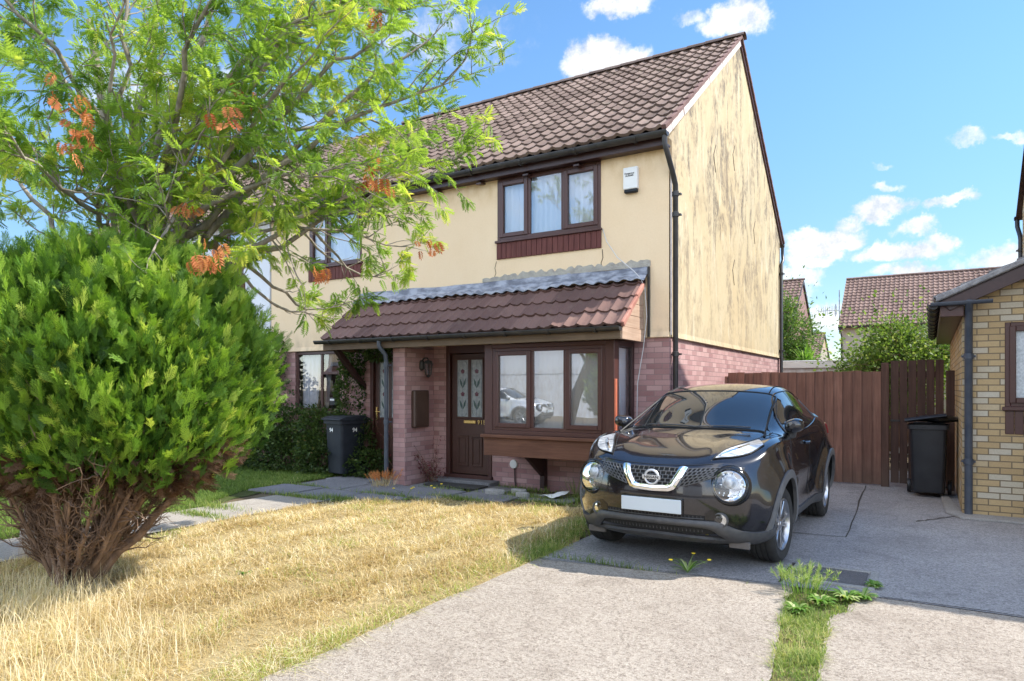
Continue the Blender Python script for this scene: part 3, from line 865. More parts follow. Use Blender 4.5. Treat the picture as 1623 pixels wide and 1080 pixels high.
# cracked render margins round that window
M['crack'] = simple('crack', (.05, .04, .03), None, 1, .95)
def scratch(pts, w=.004):
    MB().tube([Vector(p) for p in pts], w, 5).build('crack', M['crack'], H95)
scratch([(-4.0, YF, 3.52), (-3.99, YF, 3.4), (-4.02, YF, 3.33), (-4.01, YF, 3.27)], .006)
scratch([(-5.80, YF, 3.52), (-5.83, YF, 3.42), (-5.81, YF, 3.34), (-5.84, YF, 3.27)], .005)
scratch([(-3.96, YF, 4.80), (-3.95, YF, 4.90)], .006)
for (yy, zz) in [(11.25, 5.35), (12.52, 5.72), (14.2, 4.70), (12.5, 3.65), (12.45, 3.55 - .02)][:4]:
    scratch([(GX, yy + .12, zz + .2), (GX, yy - .02, zz), (GX, yy + .10, zz - .26)], .009)
lint = MB(); lint.box(-5.95, -3.96, YF - .02, YF + .01, 4.815, 4.90); lint.build('lintel', M['cream_render'], H95, bevel=.008)
# eaves: fascia, gutter and rainwater pipes
MB().box(LX, GX + .02, 8.84, 8.87, 4.79, 4.945).build('fascia', M['upvc_dark'], H95, bevel=.004)
MB().box(LX, GX + .02, 8.87, 9.0, 4.795, 4.815).build('soffit', M['upvc_dark'], H95)
gutter('gutter', H95, (LX, 8.765, 4.935), (GX + .06, 8.765, 4.935), .062, brackets=9)
for x in (-6.9, -6.05, -5.2, -4.35): MB().obox((x, 8.93, 4.76), (.045, 0, 0), (0, .07, .012), (0, 0, .012)).build('rafter_foot', M['upvc_dark'], H95)
downpipe(H95, [(GX + .02, 8.765, 4.90), (GX + .02, 8.765, 4.78), (GX + .045, 8.80, 4.66), (GX + .06, 9.0, 4.42), (GX + .065, 9.08, 4.30), (GX + .065, 9.08, .05)], .036,
         clips=[(GX + .065, 9.08, 4.18), (GX + .065, 9.08, 3.9), (GX + .065, 9.08, 2.0), (GX + .065, 9.08, .9)])
MB().tube([(GX + .018, 9.035, 4.5), (GX + .018, 9.035, 2.26)], .014, 8).build('cable', M['verge_mortar'], H95, smooth=True)
gutter('gutter', H95, (LX, 17.22, 4.93), (GX + .06, 17.22, 4.93), .062, brackets=0)
downpipe(H95, [(GX + .02, 17.22, 4.90), (GX + .02, 17.22, 4.72), (GX + .05, 17.1, 4.55), (GX + .05, 16.9, 4.42), (GX + .05, 16.9, .05)], .036, clips=[(GX + .05, 16.9, 4.2), (GX + .05, 16.9, 2.4)])
# verge: mortar bedding and cloak under the end tiles of both slopes
sl = SL.normalized(); up_n = Vector((0, -sl.z, sl.y))
vm = MB(); vr = MB(); r_ = random.Random(4)
for k in range(16):
    a, b = k / 16, (k + 1) / 16
    for side, mb_, t0, t1 in ((1, vm, -.125, -.012), (-1, vr, -.10, -.004)):
        p = Vector((0, 8.74, 4.97)).lerp(Vector((0, YR, 8.02)), a); q = Vector((0, 8.74, 4.97)).lerp(Vector((0, YR, 8.02)), b - (.0015 if side > 0 else 0))
        nn = up_n.copy()
        if side < 0:
            p.y, q.y = 2 * YR - p.y, 2 * YR - q.y; nn = Vector((0, -nn.y, nn.z))
        e = r_.uniform(-.004, .004)
        P = [p + nn * t0, q + nn * t0, q + nn * t1, p + nn * t1]
        if side > 0: mb_.prism([(v.y, v.z) for v in P], 'x', GX - .005, GX + .028 + e)
P = [Vector((0, 8.74, 4.97)) + up_n * -.10, Vector((0, YR, 8.02)) + up_n * -.10, Vector((0, YR, 8.02)) + up_n * -.004, Vector((0, 8.74, 4.97)) + up_n * -.004]
vr.prism([(2 * YR - v.y, v.z) for v in P], 'x', GX - .005, GX + .03)
vm.build('verge_mortar', M['verge_mortar'], roof95, bevel=.004)
vr.build('barge_board', M['upvc_brown'], roof95, bevel=.004)
ve = MB()
for k in range(18):
    for side in (1, -1):
        p = Vector((0, 8.72, 4.965)) + sl * (k * .305 - .01); q = p + sl * .32
        if (q - Vector((0, 8.72, 4.965))).length > SL.length: q = Vector((0, YR, 8.03))
        P = [p + up_n * -.012, q + up_n * -.022, q + up_n * .03, p + up_n * .052]
        ve.prism([((v.y if side > 0 else 2 * YR - v.y), v.z) for v in P], 'x', GX + .0, GX + .06)
ve.build('verge_tiles', simple('verge_tile', (.11, .055, .045), (.2, .115, .1), 5, .9, .4, 60), roof95, bevel=.006)
# alarm box on the wall
al = empty('alarm_box', (-3.55, 9.0, 4.26), None, None); al.parent = None
AL = MB().box(-3.655, -3.445, YF - .075, YF, 4.30, 4.605).build('alarm_box', M['white_plastic'], H95, bevel=.012, seg=2)
bpy.data.objects.remove(al)
MB().box(-3.645, -3.455, YF - .07, YF, 4.255, 4.302).build('strobe', M['bin_grey'], AL, bevel=.01)
def text(parent, s, size, loc, rot, mat, name='lettering', extrude=.001, align='CENTER', bold=0):
    cu = bpy.data.curves.new(name, 'FONT'); cu.body = s; cu.size = size; cu.extrude = extrude; cu.align_x = align; cu.align_y = 'CENTER'; cu.offset = bold
    tmp = bpy.data.objects.new(name, cu); COL.objects.link(tmp)
    dg = bpy.context.evaluated_depsgraph_get()
    me = bpy.data.meshes.new_from_object(tmp.evaluated_get(dg)); bpy.data.objects.remove(tmp)
    me.materials.clear(); me.materials.append(mat)
    o = bpy.data.objects.new(name, me); COL.objects.link(o); o.parent = parent
    d = root_loc(parent) if parent else Vector((0, 0, 0))
    me.transform(Matrix.Translation(Vector(loc) - d) @ rot.to_4x4())
    return o
FACE_F = Matrix(((1, 0, 0), (0, 0, -1), (0, 1, 0)))   # text plane facing -Y
text(AL, 'Dangerous\nALARMS', .032, (-3.56, YF - .077, 4.50), FACE_F, M['print_black'], bold=.0008)
# cable clip under the eaves and the wire drooping from the window to the bay
MB().tube([(-3.99, YF - .01, 3.81), (-3.92, YF - .03, 3.62), (-3.72, YF - .12, 3.36), (-3.46, YF - .16, 3.14), (-3.36, YF - .17, 3.03), (-3.30, YF - .17, 2.9), (-3.29, 8.88, 2.5), (-3.33, 8.86, 2.1), (-3.42, 8.87, 1.6), (-3.44, 8.9, 1.15), (-3.44, 8.95, .95)], .006, 6).build('cable', M['wire'], H95, smooth=True)
# front door 95 (recess at the left of the bay)
D95 = MB(); x0, x1, z0, z1 = -6.79, -5.9, .12, 2.23
D95.box(x0, x0 + .07, YF + .0, YF + .10, z0, z1); D95.box(x1 - .07, x1, YF + .0, YF + .10, z0, z1); D95.box(x0 + .07, x1 - .07, YF + .0, YF + .10, z1 - .13, z1); D95.box(x0 - .02, x1 + .02, YF - .03, YF + .1, z0 - .06, z0 + .02)
def door(root, x0, x1, z0, z1, y, frame, number=None, handle_x=None, glass=True):
    d = MB(); d.box(x0, x1, y + .005, y + .05, z0, z1)
    # raised rails and stiles, lower raised panels
    gz0, gz1 = z0 + .92, z1 - .10
    w = x1 - x0
    ap = [(x0 + .11 + (w - .22 + .06) / 2 * k, x0 + .11 + (w - .22 + .06) / 2 * k + (w - .22 - .06) / 2) for k in (0, 1)]
    o = d.build('door', M['door_brown'], frame, bevel=.004)
    t = MB()
    for (a, b) in ap:
        for (c, e) in ((z0 + .12, z0 + .62),):
            for q0, q1, q2, q3 in ((a, b, c, c + .03), (a, b, e - .03, e), (a, a + .03, c + .03, e - .03), (b - .03, b, c + .03, e - .03)): t.box(q0, q1, y - .012, y + .01, q2, q3)
            t.box(a + .06, b - .06, y - .006, y + .01, c + .06, e - .06)
        for q0, q1, q2, q3 in ((a - .03, b + .03, gz0 - .03, gz0), (a - .03, b + .03, gz1, gz1 + .03), (a - .03, a, gz0, gz1), (b, b + .03, gz0, gz1)): t.box(q0, q1, y - .014, y + .01, q2, q3)
    t.build('moulding', M['door_brown'], o, bevel=.005)
    for (a, b) in ap:
        p = MB(); p.box(a, b, y - .001, y + .004, gz0, gz1)
        pane = p.build('door_pane', M['door_glass'], o)
        if glass:
            c = MB(); cx = (a + b) / 2; hw = (b - a) / 2 - .02; h = gz1 - gz0
            def ring(pts, r=.004): c.tube([Vector((px_, y - .004, pz)) for px_, pz in pts], r, 5)
            ring([(cx - hw, gz0 + .1), (cx - hw, gz1 - .1)]); ring([(cx + hw, gz0 + .1), (cx + hw, gz1 - .1)])
            for zc, s in ((gz1 - .1, 1), (gz0 + .1, -1)): ring([(cx + hw * math.cos(w_), zc + s * hw * 1.1 * math.sin(w_)) for w_ in [math.pi * i / 10 for i in range(11)]])
            ring([(cx, gz0 + .02), (cx - .008, gz0 + h * .3), (cx + .006, gz0 + h * .6), (cx, gz1 - .02)], .003)
            c.build('leading', M['lead'], pane, smooth=True)
            f = MB(); lf = MB()
            for zc in (gz0 + h * .40, gz0 + h * .80):
                for i in range(5):
                    w_ = 2 * math.pi * i / 5 + .4; f.lathe([(.0, -.004), (.017, -.002), (.017, .002), (0, .003)], (cx + .021 * math.cos(w_), y - .005, zc + .022 * math.sin(w_)), 'y', 8)
                f.lathe([(.0, -.006), (.02, -.003), (.02, .002), (0, .003)], (cx, y - .006, zc), 'y', 8)
            for zc, s in ((gz0 + h * .2, 1), (gz0 + h * .2, -1), (gz0 + h * .58, 1), (gz0 + h * .58, -1)):
                lf.prism([(cx, zc - .07), (cx + s * .05, zc + .0), (cx + s * .06, zc + .09), (cx + s * .02, zc + .03)], 'y', y - .006, y - .002)
            f.build('glass_rose', M['rose_red'], pane); lf.build('glass_leaf', M['leaf_glass'], pane)
    return o
def dg_mat():
    g = G('obscure_glass'); O = g.tc.outputs['Object']
    col = g.ramp(g.noise(O, 20, 4), [(.3, (.23, .25, .25)), (.7, (.36, .38, .37))])
    return g.finish(g.principled(col, .12, 0, g.bump(g.noise(O, 55, 3), .35, .01), spec=.8))
M['door_glass'] = dg_mat()
fr95 = D95.build('door_frame', M['upvc_brown'], H95, bevel=.005)
dr = door(H95, -6.70, -5.99, .15, 2.09, YF + .05, fr95)
lp = MB(); lp.box(-6.46, -6.22, YF + .034, YF + .056, .96, 1.02); lp.build('letter_plate', M['brass'], dr, bevel=.008)
text(dr, '9', .095, (-6.165, YF + .042, .985), FACE_F, M['brass'], 'numeral', .004); text(dr, '1', .095, (-6.11, YF + .042, .985), FACE_F, M['brass'], 'numeral', .004); text(dr, '5', .095, (-6.055, YF + .042, .985), FACE_F, M['brass'], 'numeral', .004)
MB().box(-6.95, -5.75, 8.72, 9.02, -.02, .085).build('step', M['path_grey'], H95, bevel=.012)
# pier between the two doors
MB().box(-7.30, -7.05, 8.28, 9.02, -.05, 2.17).build('brick_pier', M['red_brick'], H95, bevel=.004)
mx = MB().box(-7.05, -6.965, 8.42, 8.80, .90, 1.50).build('meter_box', M['meter_brown'], H95, bevel=.03, seg=3)
MB().box(-6.965, -6.957, 8.455, 8.765, .94, 1.46).build('lid', M['meter_brown'], mx, bevel=.02, seg=2)
# wall lantern
ln = MB(); ln.lathe([(0, 1.89), (.03, 1.885), (.05, 1.86), (.055, 1.8), (.05, 1.75), (.02, 1.72), (0, 1.715)], (-7.04, 8.68, .1), 'z', 12)
ln.tube([(-7.04, 8.68, 1.97), (-6.98, 8.68, 2.02), (-6.92, 8.68, 2.02), (-6.9, 8.68, 1.98)], .012, 8)
ln.lathe([(0, .06), (.06, .045), (.075, .0), (.035, -.005)], (-6.9, 8.68, 1.93), 'z', 6)
ln.lathe([(.05, -.18), (.03, -.21), (0, -.23)], (-6.9, 8.68, 1.93), 'z', 6)
for k in range(6):
    w_ = math.pi * k / 3; ln.tube([(-6.9 + .07 * math.cos(w_), 8.68 + .07 * math.sin(w_), 1.93), (-6.9 + .048 * math.cos(w_), 8.68 + .048 * math.sin(w_), 1.75)], .006, 5)
lno = ln.build('wall_lantern', M['iron'], H95, smooth=True, angle=30)
MB().lathe([(.062, 0), (.043, -.17)], (-6.9, 8.68, 1.925), 'z', 6).build('lantern_glass', M['glass_door'], lno)
# --- bay window under the canopy
BY = 8.30
bx0, bx1, bz0, bz1 = -5.56, -3.52, .87, 2.17
bay = MB()
bay.box(bx0, bx0 + .13, BY, BY + .09, bz0, bz1); bay.box(bx1 - .13, bx1, BY, BY + .13, bz0, bz1)
bay.box(bx0 + .13, bx1 - .13, BY, BY + .08, bz1 - .06, bz1); bay.box(bx0 + .13, bx1 - .13, BY, BY + .08, bz0, bz0 + .06)
BAY = bay.build('bay_window', M['upvc_brown'], H95, bevel=.006)
BW = window(BAY, bx0 + .13, bx1 - .13, bz0 + .06, bz1 - .06, BY + .01, [(-5.375, -4.80, bz0 + .115, bz1 - .115, True), (-4.745, -4.275, bz0 + .09, bz1 - .08, False), (-4.22, -3.705, bz0 + .115, bz1 - .115, True)], inside=None)
vertical_blind(BAY, bx0 + .1, bx1 - .12, bz0 + .05, bz1 - .08, BY + .16, ang=18)
sd = MB()   # right return of the bay, facing the drive
sd.box(bx1 - .06, bx1 - .002, BY + .13, BY + .17, bz0, bz1); sd.box(bx1 - .06, bx1 - .002, 8.93, 9.02, bz0, bz1); sd.box(bx1 - .06, bx1 - .002, BY + .17, 8.93, bz1 - .07, bz1); sd.box(bx1 - .06, bx1 - .002, BY + .17, 8.93, bz0, bz0 + .06)
sd.build('side_frame', M['upvc_dark'], BAY, bevel=.005)
MB().quad((bx1 - .03, BY + .17, bz0 + .06), (bx1 - .03, 8.93, bz0 + .06), (bx1 - .03, 8.93, bz1 - .07), (bx1 - .03, BY + .17, bz1 - .07)).build('side_pane', M['glass_up'], BAY)
sb = MB()
for k in range(8):
    y_ = BY + .2 + k * .085
    sb.add([(bx1 - .13, y_ - .04, bz0 + .06), (bx1 - .10, y_ + .04, bz0 + .06), (bx1 - .10, y_ + .04, bz1 - .08), (bx1 - .13, y_ - .04, bz1 - .08)], [(0, 1, 2, 3)])
sb.build('side_blind', M['blind'], BAY)
lt = MB(); lt.box(bx0, bx0 + .05, BY + .09, 9.02, bz0, bz1); lt.build('side_panel', M['upvc_brown'], BAY)
MB().box(bx0 - .04, bx1 + .03, BY - .06, 9.0, bz0 - .05, bz0 - .001).build('sill', M['timber_apron'], BAY, bevel=.008)
ap = MB(); ap.box(bx0 - .0, bx1 + .005, BY - .02, BY + .02, .56, bz0 - .051); ap.box(bx1 - .035, bx1 + .004, BY + .02, 9.02, .56, bz0 - .051); ap.box(bx0, bx0 + .04, BY + .02, 9.02, .56, bz0 - .051)
ap.box(bx0 + .05, bx1 - .04, BY + .03, 9.02, .57, .60)
ap.build('apron', M['timber_apron'], BAY, bevel=.005)
for x in (-4.94, -3.76):
    br = MB(); br.box(x - .04, x + .04, 8.92, 9.02, .04, .57); br.prism([(8.42, .558), (8.92, .558), (8.92, .22)], 'x', x - .035, x + .035); br.build('bracket', M['upvc_dark'], BAY, bevel=.005)
MB().box(bx1 + .001, bx1 + .022, BY - .008, BY + .05, .90, 1.66).build('corner_strip', simple('strip_red', (.42, .10, .05), (.5, .15, .08), 8, .6), BAY, bevel=.003)
# vent cover on the brick and its pipe
vt = MB().lathe([(0, -.03), (.06, -.028), (.07, -.015), (.07, 0)], (-5.49, YF + .02, .36), 'y', 18).build('wall_vent', M['white_plastic'], H95, smooth=True)
MB().tube([(-5.47, YF - .0, .30), (-5.46, YF + .0, .1), (-5.44, YF - .0, .0)], .01, 6).build('cable', M['upvc_dark'], H95)
# --- canopy across both doors and the bay
cx0, cx1 = -8.70, -3.34
cs = (Vector((0, 8.93, 3.02)) - Vector((0, 8.10, 2.335)))
can = tile_roof('canopy', M['canopy_tile'], H95, (cx0, 8.10, 2.335), (1, 0, 0), cs, cx1 - cx0, cs.length, per=.19, gauge=.315, amp=.032, lift=.032, seg=9, seed=8)
csn = cs.normalized(); cnn = Vector((0, -csn.z, csn.y))
cd = MB(); cd.prism([(8.12, 2.31), (9.0, 3.035), (9.0, 2.99), (8.12, 2.265)], 'x', cx0 + .01, cx1 - .01); cd.build('underlay', M['upvc_dark'], can)
# lead flashing dressed over the top course
fl = MB(); nU = 240; rows = []
rf = random.Random(2)
for j, (y, z, wv) in enumerate([(8.985, 3.215, 0), (8.978, 3.12, .0), (8.945, 3.075, .25), (8.885, 3.022, .85), (8.825, 2.975, 1.0)]):
    row = []
    for i in range(nU + 1):
        u = (cx1 + .03 - cx0 + .02) * i / nU
        t = (u / .19) % 1
        w_ = .034 * (.5 + .5 * math.cos(2 * math.pi * t)) * wv
        rag = (math.sin(u * 2.1 + j) * .012 + math.sin(u * 6.3) * .006) if j in (0, 4) else 0
        p = Vector((cx0 - .02 + u, y, z)) + cnn * (w_ + .02 * (wv > 0) + .007 * math.sin(u * 5.3 + j * 1.1) * math.sin(u * 1.9) * (wv > 0) + rf.uniform(-.0012, .0012)) + Vector((0, 0, rag))
        row.append(p)
    rows.append(row)
vs = [p for r in rows for p in r]; n = nU + 1
fl.add(vs, [(j * n + i, j * n + i + 1, (j + 1) * n + i + 1, (j + 1) * n + i) for j in range(4) for i in range(nU)])
fo = fl.build('lead_flashing', M['lead'], can, smooth=True, angle=180)
sol = fo.modifiers.new('thick', 'SOLIDIFY'); sol.thickness = .006
ce = MB(); rc = random.Random(9); top, bot = [], []
for i in range(61):
    x = -6.05 + (cx1 + .06 + 6.05) * i / 60
    top.append((x, 3.255 + .055 * abs(math.sin(i * .9 + rc.uniform(-.4, .4))) * min(1, i / 14) + rc.uniform(0, .02))); bot.append((x, 3.21))
ce.prism(bot + top[::-1], 'y', YF - .022, YF + .002)
ce.build('mortar_fillet', M['cement'], can)
# canopy gutter, fascia, boarded end
gutter('canopy_gutter', can, (cx0 - .1, 8.045, 2.315), (cx1 + .01, 8.045, 2.315), .05, brackets=8)
fa = MB(); fa.box(cx0 + .02, cx1 - .01, 8.10, 8.13, 2.165, 2.27); fa.box(cx0 + .02, cx0 + .05, 8.13, 9.0, 2.165, 2.26)
fa.build('canopy_fascia', M['timber_fascia'], can, bevel=.004)
cbm = MB()
for k in range(5):
    z0_ = 2.165 + k * .165; z1_ = z0_ + .16
    ya = lambda z: 8.12 + max(0, (z - 2.29)) * (.88 / .72)
    a0 = 8.13 if k == 0 else ya(z0_); a1 = 8.13 if k == 0 else ya(min(z1_, 2.99))
    if a0 > 8.97: continue
    cbm.prism([(a0, z0_), (8.93, z0_), (8.93, z1_), (min(a1, 8.92), z1_)], 'x', cx1 - .035 + (.012 if k == 0 else 0), cx1 - .008 - .002 * k + (.012 if k == 0 else 0))
cbm.build('end_boarding', M['timber_pale'], can, bevel=.004)
cv = MB()
for k in range(3):
    p = Vector((0, 8.10, 2.335)) + csn * (k * .315); q = p + csn * .33
    cv.prism([(v.y, v.z) for v in (p + cnn * -.03, q + cnn * -.035, q + cnn * .03, p + cnn * .052)], 'x', cx1 - .01, cx1 + .04)
cv.build('canopy_verge', simple('verge_red', (.30, .12, .085), (.42, .2, .15), 6, .9, .4, 60), can, bevel=.012)
MB().box(cx1 + .03, cx1 + .06, 8.95, 8.995, 2.24, 3.2).build('side_flashing', M['gutter_black'], can, bevel=.005)
bk = MB(); bk.obox((-8.62, 8.62, 1.93), (.05, 0, 0), Vector((0, -.42, .40)), Vector((0, .03, .032))); bk.build('canopy_brace', M['upvc_dark'], can, bevel=.008)
downpipe(H95, [(-7.38, 8.045, 2.28), (-7.38, 8.045, 2.20), (-7.36, 8.07, 2.15), (-7.33, 8.14, 2.06), (-7.34, 8.17, 1.95), (-7.34, 8.17, .02)], .034, M['gutter_grey'], clips=[(-7.34, 8.17, 1.9), (-7.34, 8.17, 1.0)])

# --- number 94, the other half of the pair
H94 = empty('house', (-9.065, 9.0, 0), 'cream rendered middle house behind the rowan, brown windows, creeper on its brick base', 'house', 'houses along the street')
house_shell(H94, LX, PX, [(-10.0, -8.66, 3.80, 4.78)], [(-10.42, -9.22, 1.09, 2.235), (-8.47, -7.6, .08, 2.235)], left_end=False)
house_roof(H94, LX, PX, 13)
W94 = window(H94, -10.0, -8.66, 3.80, 4.78, YF - .01, [(-9.94, -9.52, 3.86, 4.72, True), (-9.46, -8.72, 4.45, 4.73, True), (-9.46, -8.72, 3.86, 4.39, False)], glass=M['glass_up'])
tp = MB(); x = -10.02
while x < -8.65:
    tp.box(x + .003, min(x + .088, -8.645), YF - .022, YF + .004, 3.53, 3.765); x += .09
tp.build('timber_panel', M['timber_red'], H94, bevel=.006)
MB().box(-10.03, -8.63, YF - .045, YF + .02, 3.765, 3.802).build('sill', M['upvc_brown'], W94, bevel=.006)
V94 = window(H94, -10.40, -9.24, 1.10, 2.22, YF + .03, [(-10.34, -9.74, 1.16, 2.16, False), (-9.68, -9.30, 1.84, 2.16, False), (-9.68, -9.30, 1.16, 1.78, False)], glass=M['glass_up'], inside=None)
MB().box(-10.44, -9.2, YF - .03, YF + .08, 1.055, 1.102).build('sill', M['upvc_brown'], V94, bevel=.006)
cu = MB()
for (a, b, c, d, y_) in [(-10.36, -9.86, -10.36, -9.98, .16), (-9.74, -9.56, -9.74, -9.70, .17)]:
    nn_ = 18
    vs = []
    for k in range(nn_ + 1):
        t = k / nn_
        vs.append((a + (b - a) * t, YF + y_ + .02 * math.sin(t * 26), 2.17))
    for k in range(nn_ + 1):
        t = k / nn_
        vs.append((c + (d - c) * t, YF + y_ + .025 * math.sin(t * 26), 1.14))
    cu.add(vs, [(k, k + 1, nn_ + 2 + k, nn_ + 1 + k) for k in range(nn_)])
cu.build('curtain', M['curtain'], V94, smooth=True)
stk = MB().box(-9.52, -9.38, YF + .045, YF + .050, 1.22, 1.36).build('sticker', M['print_black'], V94)
MB().box(-9.51, -9.40, YF + .0435, YF + .0448, 1.30, 1.335).build('sticker_band', M['paper'], stk)
F94 = MB(); F94.box(-8.47, -8.40, YF, YF + .1, .08, 2.23); F94.box(-7.67, -7.6, YF, YF + .1, .08, 2.23); F94.box(-8.40, -7.67, YF, YF + .1, 2.14, 2.23); F94.box(-8.50, -7.58, YF - .03, YF + .1, .02, .1)
fr94 = F94.build('door_frame', M['upvc_brown'], H94, bevel=.005)
d94 = door(H94, -8.39, -7.68, .10, 2.14, YF + .05, fr94)
hd = MB(); hd.box(-8.345, -8.315, YF + .02, YF + .05, .98, 1.20); hd.tube([(-8.33, YF + .03, 1.12), (-8.33, YF - .01, 1.12), (-8.22, YF - .01, 1.12)], .010, 8); hd.build('handle', M['brass'], d94, bevel=.004)
dm = MB()
q = [(-9.42, 2.79), (-9.16, 3.02), (-8.93, 2.80), (-9.18, 2.53)]
dm.tube([(a, YF, b) for a, b in q] + [(q[0][0], YF, q[0][1])], .006, 5)
dm.build('crack', simple('crack_pale', (.30, .23, .13), None, 1, .95), H94)
lint = MB(); lint.box(-7.3, -5.99, YF - .012, YF + .01, 4.80, 4.84); lint.build('render_patch', M['cream_render'], H94)

# --- white rendered house further along
H93 = empty('house', (-15.0, 9.0, 0), 'white rendered house beyond the tree at the left', 'house', 'houses along the street')
u = MB(); wall_holes(u, -19.0, LX - .03, 2.24, EZ, YF - .02, .12, [(-12.9, -11.9, 3.78, 4.75)])
u.build('render_wall', M['white_render'], H93)
b = MB(); b.box(-19.0, LX - .03, YF, YF + .12, -.05, 2.24); b.build('brick_wall', M['red_brick'], H93)
window(H93, -12.9, -11.9, 3.78, 4.75, YF - .02, [(-12.84, -12.42, 3.84, 4.69, True), (-12.36, -11.96, 3.84, 4.69, False)], glass=M['glass_up'])
MB().box(-12.95, -11.85, YF - .06, YF - .015, 3.50, 3.775).build('timber_panel', M['timber_red'], H93, bevel=.006)
s_ = SL.normalized()
rf93 = tile_roof('roof', M['roof_tile'], H93, (-19.0, 8.72, 4.965), (1, 0, 0), s_, 19.0 + LX - .005, SL.length - .02, seed=33)
tile_roof('rear_slope', M['roof_tile'], rf93, (LX - .005, 17.28, 4.965), (-1, 0, 0), Vector((0, -s_.y, s_.z)), 19.0 + LX - .005, SL.length - .02, seed=34)
d = MB(); d.prism([(8.74, 4.94), (YR, 7.99), (17.26, 4.94), (17.26, 4.90), (YR, 7.95), (8.74, 4.90)], 'x', -19, LX - .01); d.box(-19, LX - .03, YB - .1, YB, 0, EZ); d.build('underlay', M['upvc_dark'], rf93)
gutter('gutter', H93, (-19, 8.765, 4.935), (LX - .02, 8.765, 4.935), .062, brackets=0)

# --- right: brick lean-to, neighbour's house behind it (number 96)
H96 = empty('house', (3.4, 9.0, 0), 'neighbouring house at the right edge with yellow brick side extension', 'house', 'houses along the street')
ex0, ex1, ey, eyb = .33, 1.50, 9.86, 16.0
b = MB(); wall_holes(b, ex0, ex1, -.05, 2.52, ey, .1, [(.745, 1.45, 1.32, 2.31)], ends=False)
b.box(ex0, ex0 + .1, ey + .1, eyb, -.05, 2.52)
b.quad((ex0, ey, -.05), (ex0, ey, 2.52), (ex0, ey + .1, 2.52), (ex0, ey + .1, -.05))
b.prism([(ex0, 2.521), (ex1, 2.521), (ex1, 3.17)], 'y', ey, ey + .1)
b.build('extension_wall', M['yellow_brick'], H96)
hp = MB(); hp.box(1.51, 5.9, 8.35, 16.3, -.05, 4.95); hp.prism([(8.35, 4.95), (16.3, 4.95), (12.4, 7.95)], 'x', 1.51, 5.9)
hp.build('house_wall', M['yellow_brick'], H96)
rs = (Vector((0, 12.4, 8.05)) - Vector((0, 8.05, 4.95)))
r96 = tile_roof('roof', M['roof_tile'], H96, (1.46, 8.05, 4.95), (1, 0, 0), rs, 4.6, rs.length, seed=41)
tile_roof('rear_slope', M['roof_tile'], r96, (6.06, 16.75, 4.95), (-1, 0, 0), Vector((0, -rs.y, rs.z)), 4.6, rs.length, seed=42)
dd = MB(); dd.prism([(8.08, 4.93), (12.4, 8.0), (16.72, 4.93), (16.72, 4.88), (12.4, 7.94), (8.08, 4.88)], 'x', 1.44, 6.0); dd.build('underlay', M['upvc_dark'], r96)
gutter('rear_gutter', H96, (1.42, 16.8, 4.92), (6, 16.8, 4.92), .062, brackets=0)
downpipe(H96, [(1.47, 16.8, 4.88), (1.47, 16.75, 4.72), (1.49, 16.5, 4.5), (1.49, 16.4, 4.4), (1.49, 16.4, .1)], .04, clips=[(1.49, 16.4, 4.2)])
# extension roof, barge board, gutters
eS = Vector((ex1 - .04, 0, 3.13 + .11)) - Vector((.06, 0, 2.60))
er = tile_roof('extension_roof', M['old_tile'], H96, (.05, eyb, 2.60), (0, -1, 0), eS, eyb - ey + .16, eS.length, seed=51)
ed = MB(); ed.prism([(.07, 2.585), (ex1, 3.235), (ex1, 3.20), (.07, 2.55)], 'y', ey - .12, eyb); ed.build('underlay', M['upvc_dark'], er)
bb = MB(); bb.prism([(.20, 2.47), (ex1, 3.05), (ex1, 3.21), (.10, 2.575)], 'y', ey - .145, ey - .115); bb.build('barge_board', M['upvc_dark'], er, bevel=.004)
eb = MB(); eb.prism([(.06, 2.575), (ex1, 3.225), (ex1, 3.29), (.05, 2.645)], 'y', ey - .175, ey - .10); eb.build('verge', simple('verge_stone', (.16, .155, .16), (.34, .33, .33), 14, .95, .8, 50, dist=.01), er, bevel=.012)
es = MB(); es.prism([(.10, 2.40), (.34, 2.40), (.34, 2.56), (.10, 2.56)], 'y', ey - .115, ey - .001); es.box(.10, .13, ey + .0, eyb, 2.40, 2.57); es.box(.13, ex0, ey + .0, eyb, 2.40, 2.42)
es.build('soffit_box', M['upvc_brown'], er, bevel=.004)
gutter('side_gutter', H96, (.03, ey - .16, 2.55), (.03, eyb, 2.55), .06, brackets=9)
gutter('front_spout', H96, (.0, ey - .19, 2.555), (.62, ey - .19, 2.565), .035, M['gutter_grey'], brackets=0)
downpipe(H96, [(.39, ey - .19, 2.56), (.39, ey - .13, 2.50), (.39, ey - .055, 2.42), (.39, ey - .05, .02)], .042, M['gutter_grey'], clips=[(.39, ey - .05, 1.92), (.39, ey - .05, .66), (.39, ey - .05, 1.3)][:2])
W96 = window(H96, .745, 1.45, 1.32, 2.31, ey + .0, [(.80, 1.40, 1.375, 2.255, True)], glass=M['frosted'], inside=None)
MB().box(.72, 1.47, ey - .04, ey + .02, 1.275, 1.322).build('sill', M['upvc_brown'], W96, bevel=.006)
tp = MB(); x = .745
while x < 1.44:
    tp.box(x + .003, min(x + .088, 1.45), ey - .012, ey + .004, 1.0, 1.272); x += .09
tp.build('timber_panel', M['upvc_brown'], H96, bevel=.005)
